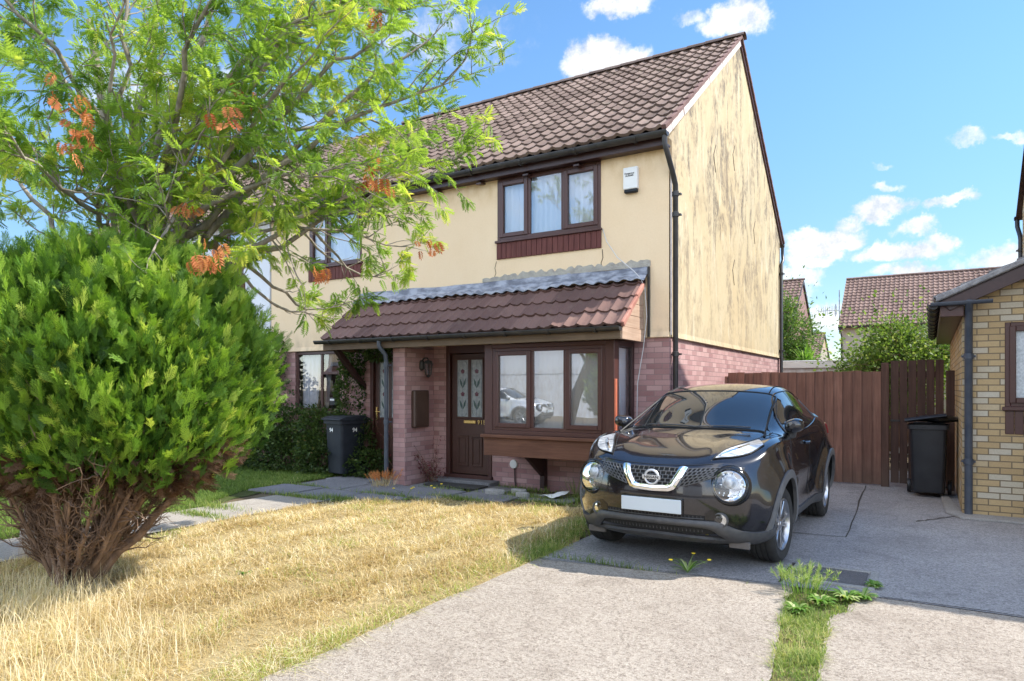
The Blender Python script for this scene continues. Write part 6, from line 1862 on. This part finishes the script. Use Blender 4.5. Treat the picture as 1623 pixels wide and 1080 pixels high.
def make_conifer():
    r = np.random.default_rng(31)
    bx, by = -5.30, 2.86; tx, ty = -5.58, 2.69
    root = empty('conifer_bush', (tx, ty, 0), 'dense bright green clipped conifer bush with bare brown branches at its foot', 'bush')
    prof = np.array([(.90, .60), (1.0, .86), (1.15, .99), (1.45, 1.05), (1.75, 1.02), (1.98, .92), (2.18, .77), (2.34, .55), (2.43, .25), (2.47, .0)])
    def rad(z): return np.interp(z, prof[:, 0], prof[:, 1])
    def lump(a, z): return 1 + .055 * np.sin(3 * a + 2.2 * z) + .045 * np.sin(5 * a - 3.1 * z + 1) + .035 * np.sin(9 * a + 5 * z) + .03 * np.sin(13 * a - 9 * z + 2)
    # the sprays grow in plumes: pick plume centres on the surface, then sprays around each
    n0 = 1300
    za = r.choice(np.linspace(.92, 2.44, 400), n0, p=(lambda w: w / w.sum())(rad(np.linspace(.92, 2.44, 400)) + .12))
    aa = r.uniform(0, 2 * np.pi, n0)
    pos, dr, tint = [], [], []
    for a, z in zip(aa, za):
        rr = rad(z) * lump(a, z)
        m = 20; ta = r.normal(.45, .15)
        dz = np.interp(z + .05, prof[:, 0], prof[:, 1]) - np.interp(z - .05, prof[:, 0], prof[:, 1])
        out = np.array([math.cos(a), math.sin(a), -dz / .1 * .7]); out /= np.linalg.norm(out)
        up = out * .62 + np.array([0, 0, 1.0]); up /= np.linalg.norm(up)
        rr *= .86 + r.normal(0, .045); c = np.array([bx + rr * math.cos(a), by + rr * math.sin(a), z - .08])
        L_ = r.uniform(.14, .40)
        for k in range(m):
            t = k / m
            p = c + up * L_ * t + r.normal(0, .055 * (1.15 - t * .7), 3)
            pos.append(p); dr.append(up + r.normal(0, .30, 3)); tint.append(ta - .14 + .42 * t ** 1.4 + r.normal(0, .13))  # lime towards the tips, bases darkened as shade between plumes
    # inner fill, tinted dark to stand for shade inside the bush
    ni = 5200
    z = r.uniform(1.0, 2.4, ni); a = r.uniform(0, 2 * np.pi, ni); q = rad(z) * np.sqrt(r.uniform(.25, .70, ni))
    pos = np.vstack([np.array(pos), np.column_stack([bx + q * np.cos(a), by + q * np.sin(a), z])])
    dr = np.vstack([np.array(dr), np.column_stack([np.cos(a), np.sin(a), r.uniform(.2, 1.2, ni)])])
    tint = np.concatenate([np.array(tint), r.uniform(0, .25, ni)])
    tv, tf = frond()
    n = len(pos); print('conifer sprays', n)
    v, f = scatter(tv, tf, pos, rotate_frames(dr, r.uniform(0, 6.28, n)), np.concatenate([r.uniform(.46, .92, n - ni), r.uniform(.7, 1.1, ni)]))
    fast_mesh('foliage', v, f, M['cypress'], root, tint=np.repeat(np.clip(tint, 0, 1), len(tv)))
    # several stems fanning up from the ground, each forking into bare twigs
    W = MB()
    def limb(p, q, r0, r1, n=9, sag=.1, seg=7):
        mid = (p + q) / 2 + np.array([0, 0, -sag]) + r.normal(0, .03, 3)
        pts = bezier(p, p + (mid - p) * .7 + [0, 0, .05], mid + (q - mid) * .4, q, n) + np.vstack([np.zeros(3), r.normal(0, .008, (n - 1, 3))])
        W.tube(pts, list(np.linspace(r0, r1, n)), seg, cap=False); return pts
    for k in range(44):
        a = 2 * np.pi * k / 44 + r.normal(0, .15); ro = r.uniform(.3, .9)
        b = np.array([tx + .09 * math.cos(a), ty + .09 * math.sin(a), -.03 + r.uniform(0, .1)])
        e = np.array([bx + ro * math.cos(a), by + ro * math.sin(a), 1.0 + r.uniform(-.08, .32) + (.15 if ro < .6 else 0)])
        pts = limb(b, e, r.uniform(.014, .024) if r.random() < .72 else r.uniform(.03, .05), .008, 10, .20 * ro)
        for i in range(2, 10):
            for _ in range(4):
                d = pts[i] - pts[i - 1]; d /= np.linalg.norm(d); d = d + r.normal(0, .38, 3) + np.array([math.cos(a) * .1, math.sin(a) * .1, .15])
                l = r.uniform(.12, .32)
                sub = limb(pts[i], pts[i] + d / np.linalg.norm(d) * l, .0075, .0022, 5, .03, 4)
                for _ in range(3):
                    j = r.integers(1, 5); dd = d + r.normal(0, .6, 3); limb(sub[j], sub[j] + dd / np.linalg.norm(dd) * l * .5, .0028, .0012, 3, .01, 3)
    W.build('branches', M['bark_brown'], root, smooth=True, angle=180)
    # dead brown sprays caught under the green
    nd = 3600
    a = r.uniform(0, 2 * np.pi, nd); z = .72 + .38 * np.sqrt(r.uniform(0, 1, nd)); q = np.interp(z, [.72, .95, 1.12], [.50, .82, .90]) * np.sqrt(r.uniform(.2, 1, nd))
    pos = np.column_stack([bx + q * np.cos(a), by + q * np.sin(a), z + .12 * (q - .6)])
    dr = np.column_stack([np.cos(a) + r.normal(0, .5, nd), np.sin(a) + r.normal(0, .5, nd), r.normal(.2, .6, nd)])
    v, f = scatter(tv, tf, pos, rotate_frames(dr, r.uniform(0, 6, nd)), r.uniform(.5, .95, nd))
    fast_mesh('dead_foliage', v, f, M['cypress_dead'], root, tint=np.repeat(r.uniform(0, 1, nd), len(tv)))
make_conifer()

# --- grass: curved blades as one mesh per patch
def blades(name, P, H, W_, tint, mat, lean=.5, kind='stuff', zf=None, curl=.35):
    r = np.random.default_rng(len(P))
    n = len(P); a = r.uniform(0, 2 * np.pi, n); ln = np.abs(r.normal(lean, lean * .6, n))
    d = np.column_stack([np.cos(a), np.sin(a)]); s = np.column_stack([-d[:, 1], d[:, 0]])
    z0 = np.array([zf(x, y) for x, y in P]) if zf else np.full(n, .0)
    v = np.zeros((n, 5, 3))
    for j, (t, w) in enumerate(((0, 1), (.55, .75))):
        c = P + d * (ln * H * t ** 1.7)[:, None]
        for e, sg in enumerate((-1, 1)):
            v[:, 2 * j + e, :2] = c + s * (W_ * w * .5 * sg)[:, None]; v[:, 2 * j + e, 2] = z0 - .004 + H * t * (1 - curl * .3 * ln)
    v[:, 4, :2] = P + d * (ln * H)[:, None]; v[:, 4, 2] = z0 + H * np.clip(1 - curl * ln, .15, 1)
    b = np.arange(n) * 5
    f = np.vstack([np.column_stack([b, b + 1, b + 3]), np.column_stack([b, b + 3, b + 2]), np.column_stack([b + 2, b + 3, b + 4])])
    o = fast_mesh(name, v.reshape(-1, 3), f, mat, tint=np.repeat(np.clip(tint, 0, 1), 5))
    return tag(o, kind=kind)

def inside(poly, P):
    x, y = P[:, 0], P[:, 1]; c = np.zeros(len(P), bool); n = len(poly)
    for i in range(n):
        (x1, y1), (x2, y2) = poly[i], poly[(i + 1) % n]
        if y1 == y2: continue
        m = ((y1 > y) != (y2 > y)) & (x < (x2 - x1) * (y - y1) / (y2 - y1) + x1); c ^= m
    return c
def in_view(P, m=.25):
    zc = -P[:, 0] * ST + P[:, 1] * CT; xc = P[:, 0] * CT + P[:, 1] * ST
    return (zc > .8) & (np.abs(xc / np.maximum(zc, .1)) < .75 + m / np.maximum(zc, .1)) & (zc * .43 > .0)
def fbm(P, s, seed):
    r = np.random.default_rng(seed); o = np.zeros(len(P))
    for k in range(5):
        a = r.uniform(0, 6.28, 4); fq = s * 1.9 ** k
        for j in range(4): o += np.sin(fq * (P[:, 0] * math.cos(a[j]) + P[:, 1] * math.sin(a[j])) + r.uniform(0, 6.28)) / (1.5 ** k) / 3
    return o
def field(poly, n, seed):
    r = np.random.default_rng(seed); xs = [p[0] for p in poly]; ys = [p[1] for p in poly]
    P = np.column_stack([r.uniform(min(xs), max(xs), n), r.uniform(min(ys), max(ys), n)])
    P = P[inside(poly, P)]; return P[in_view(P)]
r = np.random.default_rng(77)
P = field(dry_poly, 520000, 1)
zc = -P[:, 0] * ST + P[:, 1] * CT
P = P[r.random(len(P)) < np.clip(3.6 / zc, .25, 1) ** 1.25 * .62]
# tufts: keep more blades on clump centres
cl = fbm(P, 8.5, 4); keep = r.random(len(P)) < np.clip(.74 + .42 * cl, .32, 1); P, cl = P[keep], cl[keep]
zc = -P[:, 0] * ST + P[:, 1] * CT
edge = np.clip((P[:, 0] + 3.6) / .55, 0, 1) * r.random(len(P))
big = fbm(P, 1.3, 9)
tint = np.clip(.55 + .13 * big + .12 * fbm(P, 7, 31) + r.normal(0, .22, len(P)), 0, .93)
green = (r.random(len(P)) < .02 + .55 * np.clip((P[:, 0] + 3.42) / .4, 0, 1) + .45 * np.clip(fbm(P, 3.2, 3) - .55, 0, 1)) & True
tint[green] = 1.0
H_ = np.clip(np.abs(r.normal(.044, .026, len(P))) * (1 + .5 * cl), .012, .14) + .04 * np.clip((2.7 - P[:, 1] + (P[:, 0] + 5) * -.5) / 1.2, 0, 1) * r.random(len(P))
print('lawn blades', len(P))
blades('dry_grass', P, H_, r.uniform(.0022, .0048, len(P)) * np.clip(zc / 4, .8, 1.9), tint, M['straw'], 1.5, zf=lawn_h, curl=.32)
# long bleached stalks round the foot of the conifer
k = 900; a = r.uniform(0, 6.28, k); q = np.abs(r.normal(.35, .35, k))
Pk = np.column_stack([-5.5 + q * np.cos(a) + .25, 2.55 + q * np.sin(a) - .25])
k2 = 1500; Pk = np.vstack([Pk, np.column_stack([r.uniform(-5.2, -3.5, k2), r.uniform(1.3, 2.5, k2)])]); Pk = Pk[inside(dry_poly, Pk)]
blades('dry_stalks', Pk, r.uniform(.10, .30, len(Pk)) , r.uniform(.002, .004, len(Pk)), r.uniform(.6, .93, len(Pk)), M['straw'], .55, zf=lawn_h)
# green verge before the creeper, tufts between the slabs
gp = [(-12, 2.4), (-8.03, 2.4), (-8.05, 5.3), (-8.75, 6.6), (-8.8, 8.9), (-12, 8.9)]
P = field(gp, 95000, 5); zz = r.normal(.06, .02, len(P)); ti = np.clip(r.normal(.35, .2, len(P)) + .12 * fbm(P, 2, 6), 0, 1)
blades('green_grass', P, np.clip(zz, .02, .13), r.uniform(.005, .010, len(P)), ti, M['grass'], .6)
tp_ = []
for (cx, cy, sx, sy, k) in [(-8.0, 5.5, .5, .12, 900), (-7.55, 5.05, .5, .07, 700), (-7.5, 6.62, .6, .05, 700), (-8.3, 7.4, .5, .04, 400), (-7.0, 6.8, .3, .08, 500), (-6.6, 7.35, .5, .05, 500), (-5.6, 7.65, .5, .06, 700), (-4.9, 8.3, .4, .08, 700), (-6.2, 8.25, .5, .03, 250), (-3.9, 8.5, .4, .2, 900), (-5.2, 8.85, .5, .06, 500), (-3.35, 6.9, .12, .6, 1600), (-3.2, 6.2, .12, .5, 1500), (-3.06, 5.5, .05, .3, 500), (-2.4, 5.48, .5, .012, 260), (-4.3, 8.0, .6, .06, 600)]:
    tp_.append(np.column_stack([r.normal(cx, sx * .6, k), r.normal(cy, sy * .7, k)]))
P = np.vstack(tp_); P = P[~((P[:, 1] > 8.25) & (P[:, 0] < -7.0) & (P[:, 0] > -7.35))]
blades('green_grass', P, np.clip(r.normal(.06, .03, len(P)), .02, .16), r.uniform(.004, .008, len(P)), np.clip(r.normal(.5, .25, len(P)), 0, 1), M['grass'], .6)
# grass strip between the drives
sp_poly = [(x + (.02 if i < len(strip_l) else -.02) * -1, y) for i, (x, y) in enumerate(strip_l + strip_r)]
P = field(sp_poly, 90000, 8); P = P[P[:, 1] > 1.2]; P = P[r.random(len(P)) < np.clip(.62 + .55 * fbm(P, 6, 41), .12, 1)]
cl = fbm(P, 7, 2)
blades('strip_grass', P, np.clip(r.normal(.036, .016, len(P)) * (1 + .5 * cl), .010, .09), r.uniform(.003, .0065, len(P)), np.clip(.70 + .24 * fbm(P, 4, 12) + r.normal(0, .24, len(P)), 0, 1), M['grass'], .9)

# --- small weeds, each a plant of its own
def rosette(name, x, y, z, k, ln, wd, mat, label, cat='weed', lean=.9, seed=0, up=.35, toothed=False, group=None, kids=None):
    r_ = np.random.default_rng(seed + int(abs(x) * 100)); vs, fs = [], []; tint = []
    for i in range(k):
        a = r_.uniform(0, 6.28); l = ln * r_.uniform(.6, 1.15); u = up * r_.uniform(.5, 1.5); d = np.array([math.cos(a), math.sin(a)]); s = np.array([-d[1], d[0]]); n_ = 6; b = len(vs); tq = r_.uniform(.1, .95)
        for j in range(n_ + 1):
            t = j / n_; w = wd * math.sin(math.pi * min(.98, .12 + .85 * t)) * (1 + (.35 if toothed and j % 2 else 0)); c = d * l * lean * t; h = l * (u * t - .45 * u * t * t * 1.5)
            for sg in (-1, 1): vs.append((x + c[0] + s[0] * w * sg * .5, y + c[1] + s[1] * w * sg * .5, z + max(.003, h) + .25 * w * (1 if sg else 0))); tint.append(tq)
        for j in range(n_): fs.append((b + 2 * j, b + 2 * j + 1, b + 2 * j + 3, b + 2 * j + 2))
    o = fast_mesh(name, np.array(vs), np.array(fs), mat, smooth=True, tint=tint)
    return tag(o, label, cat, group)
def spikes(name, x, y, z, k, h, label, cat, mat, seed=0, spread=.2, head=True, hmat=None, wid=.006):
    """upright stems, each with a feathery seed head"""
    r_ = np.random.default_rng(seed); root = empty(name, (x, y, z), label, cat); vs, fs, tt = [], [], []; hv, hf, ht = [], [], []
    for i in range(k):
        a = r_.uniform(0, 6.28); q = spread * .35 * r_.random(); ll = h * r_.uniform(.55, 1.1); ax = np.array([math.cos(a) * r_.uniform(.05, .45), math.sin(a) * r_.uniform(.05, .45), 1]); ax /= np.linalg.norm(ax)
        p = np.array([x + q * math.cos(a), y + q * math.sin(a), z]); s = np.cross(ax, [math.sin(a * 3), math.cos(a * 3), .1]); s /= np.linalg.norm(s); b = len(vs); tq = r_.uniform(.2, .9)
        for j in range(4):
            c = p + ax * ll * j / 3 + np.array([math.cos(a), math.sin(a), -.5]) * .05 * (j / 3) ** 2 * ll / .3; w = wid * (1 - j / 4.5)
            vs += [c - s * w / 2, c + s * w / 2]; tt += [tq, tq]
        for j in range(3): fs.append((b + 2 * j, b + 2 * j + 1, b + 2 * j + 3, b + 2 * j + 2))
        if head and r_.random() < .75:
            for m_ in range(34):
                t = r_.uniform(.62, 1.0); c = p + ax * ll * t + np.array([math.cos(a), math.sin(a), -.5]) * .05 * t * t * ll / .3; dd = ax * .8 + r_.normal(0, .45, 3); dd /= np.linalg.norm(dd); e = c + dd * .035; s2 = np.cross(dd, r_.normal(0, 1, 3)); s2 /= np.linalg.norm(s2); b2 = len(hv)
                hv += [c - s2 * .002, c + s2 * .002, e + s2 * .0007, e - s2 * .0007]; hf.append((b2, b2 + 1, b2 + 2, b2 + 3)); ht += [r_.uniform(.55, 1)] * 4
    fast_mesh('stems', np.array(vs), np.array(fs), mat, root, tint=tt)
    if hv: fast_mesh('seed_heads', np.array(hv), np.array(hf), hmat or M['weed'], root, tint=ht)
    return root
spikes('barley_grass_tuft', -.80, 5.45, .012, 64, .21, 'tall green tuft of wild barley at the head of the grass strip', 'weed', M['weed'], 4, .5, True, M['weed'])
for i, (x, y, l, lab) in enumerate([(-.66, 5.25, .15, 'broad leaved bright green weed at the head of the grass strip'), (-.52, 5.46, .17, 'low dandelion leaves spreading right of the barley tuft'), (-.42, 5.55, .15, 'small dark leaved weed at the corner of the neighbouring drive'), (-.78, 5.0, .13, 'sunlit leafy weed lower down in the grass strip'), (-.37, 5.93, .10, 'small weed growing in the edge of the drain cover')]):
    rosette('leafy_weed', x, y, .01, 60, l * .8, .020, M['weed'], lab, seed=i, up=.9, toothed=True)
def flower_weed(x, y, k, label, seed, leaves=True, hh=.16):
    r_ = random.Random(seed); o = rosette('dandelion', x, y, .012, 18, .20 if leaves else .08, .016, M['weed'], label, seed=seed, up=1.1)
    st = MB(); fl_ = MB()
    for i in range(k):
        a = r_.uniform(0, 6.28); q = r_.uniform(.05, .2); e = Vector((x + q * math.cos(a), y + q * math.sin(a), hh * r_.uniform(.7, 1.2)))
        st.tube([(x, y, .01), (x + q * .4 * math.cos(a), y + q * .4 * math.sin(a), e.z * .6), e], .0022, 4)
        fl_.lathe([(0, -.006), (.008, -.004), (.019, .003), (.014, .008), (.0, .009)], e, 'z', 10)
    s_ = st.build('stem', M['ivy_stem'], o, smooth=True, off=False); fl_.build('flower_head', M['yellow_petal'], o, off=False)
    return o
M['ivy_stem'] = simple('green_stem', (.12, .18, .05), (.2, .26, .08), 9, .7)
flower_weed(-1.72, 5.60, 3, 'spiky leaved weed with yellow flowers under the front bumper', 3)
flower_weed(-6.05, 7.12, 3, 'yellow flowered hawkweed at the far edge of the dry lawn, left of the doorway', 5, False, .17)
flower_weed(-5.60, 7.28, 3, 'yellow flowered hawkweed at the far edge of the dry lawn, before the mat', 6, False, .24)
flower_weed(-4.75, 3.6, 1, 'single small dandelion growing within the dry lawn', 8, False, .04)
for i, (x, y, h_, lab) in enumerate([(-3.75, 8.35, .34, 'tall grassy weed against the wall beside the car headlamp'), (-4.3, 8.75, .28, 'scrubby weed growing under the bay window bracket')]):
    spikes('grassy_weed', x, y, .01, 46, h_, lab, 'weed', M['grass'], 20 + i, .45, False)
spikes('brown_weed', -7.28, 8.0, .01, 70, .26, 'browned straggling weed at the foot of the grey downpipe', 'weed', M['straw'], 31, .6, True, M['dead_leaf'])

# leafy shrubs and creepers
def leaf_tmpl(L=.06, W_=.035):
    return np.array([(0, 0, 0), (W_ * .5, L * .42, .006), (0, L, -.006), (-W_ * .5, L * .42, .006)]), np.array([(0, 1, 2, 3)])
def leafy(name, root, pts, nrm, mat, L, W_, seed, spread=.6, tmean=.45, tsd=.22):
    r_ = np.random.default_rng(seed); n = len(pts); tv, tf = leaf_tmpl(L, W_)
    d = nrm + r_.normal(0, spread, (n, 3))
    v, f = scatter(tv, tf, pts, rotate_frames(d, r_.uniform(0, 6.28, n)), r_.uniform(.6, 1.3, n))
    return fast_mesh(name, v, f, mat, root, tint=np.repeat(np.clip(r_.normal(tmean, tsd, n), 0, 1), 4))
def creeper():
    root = empty('climbing_shrub', (-10.0, 8.9, 0), 'dark green creeper covering the wall below the middle house window and round its door', 'creeper')
    r_ = np.random.default_rng(9); P_, N_ = [], []
    def blob(cx, cy, cz, rx, ry, rz, n):
        u = r_.normal(0, 1, (n, 3)); u /= np.linalg.norm(u, axis=1, keepdims=True); q = r_.uniform(.72, 1.05, (n, 1)) * (1 + .12 * np.sin(u[:, :1] * 7 + cx) + .1 * np.sin(u[:, 2:] * 9))
        p = np.array([cx, cy, cz]) + u * q * [rx, ry, rz]; m = (p[:, 2] > .02) & (p[:, 1] < 9.0); P_.append(p[m]); N_.append(u[m] + [0, -.4, -.1])
    for a in [(-11.2, 8.75, 1.3, .75, .45, 1.0, 3600), (-12.2, 8.5, 1.2, .9, .7, 1.1, 3600), (-11.3, 8.5, .5, .9, .6, .55, 3400), (-10.3, 8.75, .75, .75, .40, .42, 3400), (-10.3, 8.55, .35, .9, .45, .38, 3000), (-9.5, 8.75, .75, .55, .36, .40, 2600), (-9.3, 8.6, .35, .5, .4, .38, 2200),
              (-8.85, 8.9, 1.35, .30, .22, .70, 2600), (-8.78, 8.92, 2.0, .26, .16, .25, 1000), (-8.6, 8.85, .5, .35, .25, .5, 1700), (-8.3, 8.72, .22, .45, .3, .25, 1300), (-8.05, 8.9, 2.12, .5, .10, .12, 700), (-10.95, 8.9, 2.15, .35, .2, .45, 1200)]: blob(*a)
    P_, N_ = np.vstack(P_), np.vstack(N_)
    leafy('leaves', root, P_, N_, M['ivy'], .055, .042, 4, .5)
    w = MB(); rr_ = random.Random(3)
    for k in range(40):
        x = rr_.uniform(-11.8, -8.5); w.tube([(x, 8.96, 0), (x + rr_.uniform(-.1, .1), 8.90, .4), (x + rr_.uniform(-.2, .2), 8.93, .95)], .008, 5)
    w.build('stems', M['bark_brown'], root, smooth=True)
creeper()
def shrub(name, label, cat, c, rad, n, mat, L, W_, seed, trunk=None, tm=.45, lobes=9, cat_g=None):
    root = empty(name, (c[0], c[1], 0), label, cat); r_ = np.random.default_rng(seed); c = np.array(c); rad = np.array(rad); wood = MB()
    P_, N_ = [], []
    base = np.array([c[0], c[1], 0.0])
    for k in range(lobes):
        u = r_.normal(0, 1, 3); u /= np.linalg.norm(u); lc = c + u * rad * r_.uniform(.35, .8); lr = rad * r_.uniform(.28, .5)
        pts = bezier(base, base + [0, 0, c[2] * .5], lc - [0, 0, .3], lc + u * rad * .15, 9) + np.vstack([np.zeros(3), r_.normal(0, .03, (8, 3))])
        wood.tube(pts, list(np.linspace(.045, .008, 9)), 5, cap=False)
        for i in range(4, 9):
            for _ in range(3):
                e = pts[i] + r_.normal(0, .3, 3) * rad; wood.tube([pts[i], (pts[i] + e) / 2 + r_.normal(0, .04, 3), e], [.009, .006, .003], 4, cap=False)
        m = n // lobes; q = r_.normal(0, 1, (m, 3)); q /= np.linalg.norm(q, axis=1, keepdims=True)
        P_.append(lc + q * lr * r_.uniform(.3, 1.15, (m, 1)) ** .7); N_.append(q + [0, 0, -.1])
    m = n // 3; q = r_.normal(0, .5, (m, 3)); P_.append(c + q * rad); N_.append(q)
    wood.build('stems', M['bark_brown'], root, smooth=True)
    P_, N_ = np.vstack(P_), np.vstack(N_); k_ = P_[:, 2] > .05
    leafy('leaves', root, P_[k_], N_[k_], mat, L, W_, seed + 1, .7, tm, .24)
    return root
shrub('garden_shrub', 'pale green leafy shrub behind the side gate and white outbuilding', 'shrub', (-.5, 17.0, 2.05), (1.4, 1.0, 1.1), 11000, M['birch_leaf'], .085, .055, 5, tm=.5, lobes=15)
shrub('garden_tree', 'taller darker leafy tree beside the rear downpipe of the end house', 'tree', (-4.1, 22.5, 2.9), (1.25, 1.2, 1.5), 11000, M['hedge_leaf'], .12, .045, 6, tm=.35, lobes=12)
def cordyline():
    root = empty('spiky_plant', (-3.15, 21.9, 0), 'bright green sword leaved plant low against the end house downpipe', 'plant'); r_ = np.random.default_rng(2); vs, fs, tt = [], [], []
    MB().tube([(-3.15, 21.9, 0), (-3.15, 21.9, 2.3)], .08, 8).build('stem', M['bark_brown'], root)
    for i in range(160):
        d = r_.normal(0, 1, 3); d[2] = abs(d[2]) * .9; d /= np.linalg.norm(d); l = r_.uniform(.6, 1.0); s = np.cross(d, [0, 0, 1]); s /= np.linalg.norm(s); b = len(vs); p = np.array([-3.15, 21.9, 2.25]) + r_.normal(0, .08, 3); tq = r_.uniform(.3, .8)
        for j in range(4):
            t = j / 3; c = p + d * l * t - np.array([0, 0, .25 * t * t]); w = .055 * (1 - t * .92); vs += [c - s * w / 2, c + s * w / 2]; tt += [tq, tq]
        for j in range(3): fs.append((b + 2 * j, b + 2 * j + 1, b + 2 * j + 3, b + 2 * j + 2))
    fast_mesh('sword_leaves', np.array(vs), np.array(fs), M['weed'], root, tint=tt)
cordyline()
def red_shrub():
    root = empty('red_leaved_plant', (-6.85, 8.75, 0), 'straggly dark red leaved plant in the corner by the brick pier', 'plant'); r_ = np.random.default_rng(12); w = MB(); P_ = []
    for k in range(26):
        e = np.array([-6.82 + r_.normal(0, .20), 8.66 + r_.normal(0, .13), r_.uniform(.15, .75)]); b = np.array([-6.85 + r_.normal(0, .05), 8.72, .01]); w.tube([b, (b + e) / 2 + [0, 0, .06], e], [.005, .004, .002], 4, cap=False)
        for t in np.linspace(.3, 1, 14): P_.append(b + (e - b) * t + r_.normal(0, .035, 3))
    w.build('stems', M['bark_brown'], root, smooth=True); P_ = np.array(P_); leafy('leaves', root, P_, r_.normal(0, 1, P_.shape), M['red_leaf'], .038, .02, 3, .8)
red_shrub()
def tangle():
    root = empty('climbing_rose', (-7.52, 8.75, 0), 'thin dry climbing stems with sparse leaves behind the grey porch downpipe', 'plant'); r_ = np.random.default_rng(14); w = MB(); P_ = []
    for k in range(12):
        x = -7.55 + r_.normal(0, .07); pts = [np.array([x, 8.85, .02])]
        for j in range(7): pts.append(pts[-1] + [r_.normal(0, .05), r_.normal(-.015, .03), r_.uniform(.08, .22)])
        w.tube(pts, list(np.linspace(.005, .002, 8)), 4, cap=False)
        for p in pts[2:]:
            for _ in range(5): P_.append(p + r_.normal(0, .05, 3))
    w.build('stems', M['bark_brown'], root, smooth=True); P_ = np.array(P_); leafy('leaves', root, P_, r_.normal(0, 1, P_.shape), M['red_leaf'], .035, .02, 5, .8, .7)
tangle()
# ---------------------------------------------------------------- odds and ends on the ground
m_ = MB().box(-6.75, -5.75, 8.36, 8.70, .02, .045).build('door_mat', simple('mat', (.025, .024, .022), (.05, .045, .04), 60, .95, .8, 200), None, bevel=.006)
tag(m_, 'dark rectangular door mat on the slabs before the front door', 'door mat')
pp = MB(); nx, ny = 6, 4
for j in range(ny + 1):
    for i in range(nx + 1): pp.v.append((-4.62 + i * .05 + .012 * j, 8.28 + j * .055, .045 + .02 * math.sin(i * 1.3) * math.cos(j * 1.1) + .012 * i * (j / 4)))
for j in range(ny):
    for i in range(nx): a = j * (nx + 1) + i; pp.f.append((a, a + 1, a + nx + 2, a + nx + 1))
po = pp.build('litter_sheet', M['paper'], None, smooth=True); tag(po, 'crumpled white sheet of litter on the ground below the bay window', 'litter')
po.modifiers.new('t', 'SOLIDIFY').thickness = .003
rr = random.Random(44)
for i, (x, y, s, lab) in enumerate([(-5.35, 8.25, .20, 'long broken paving piece left of the white litter'), (-5.05, 8.42, .16, 'small broken paving piece nearest the vent in the brick'), (-4.85, 8.22, .13, 'squat broken stone beside the white litter')]):
    b = MB(); n = 7
    pts = [(x + s * math.cos(2 * math.pi * k / n) * rr.uniform(.7, 1.1), y + s * .55 * math.sin(2 * math.pi * k / n) * rr.uniform(.7, 1.1)) for k in range(n)]
    b.prism(pts, 'z', .01, .06 + rr.uniform(0, .03)); tag(b.build('broken_stone', M['kerb'], None, bevel=.012, seg=2), lab, 'stone', 'broken stones under the bay')
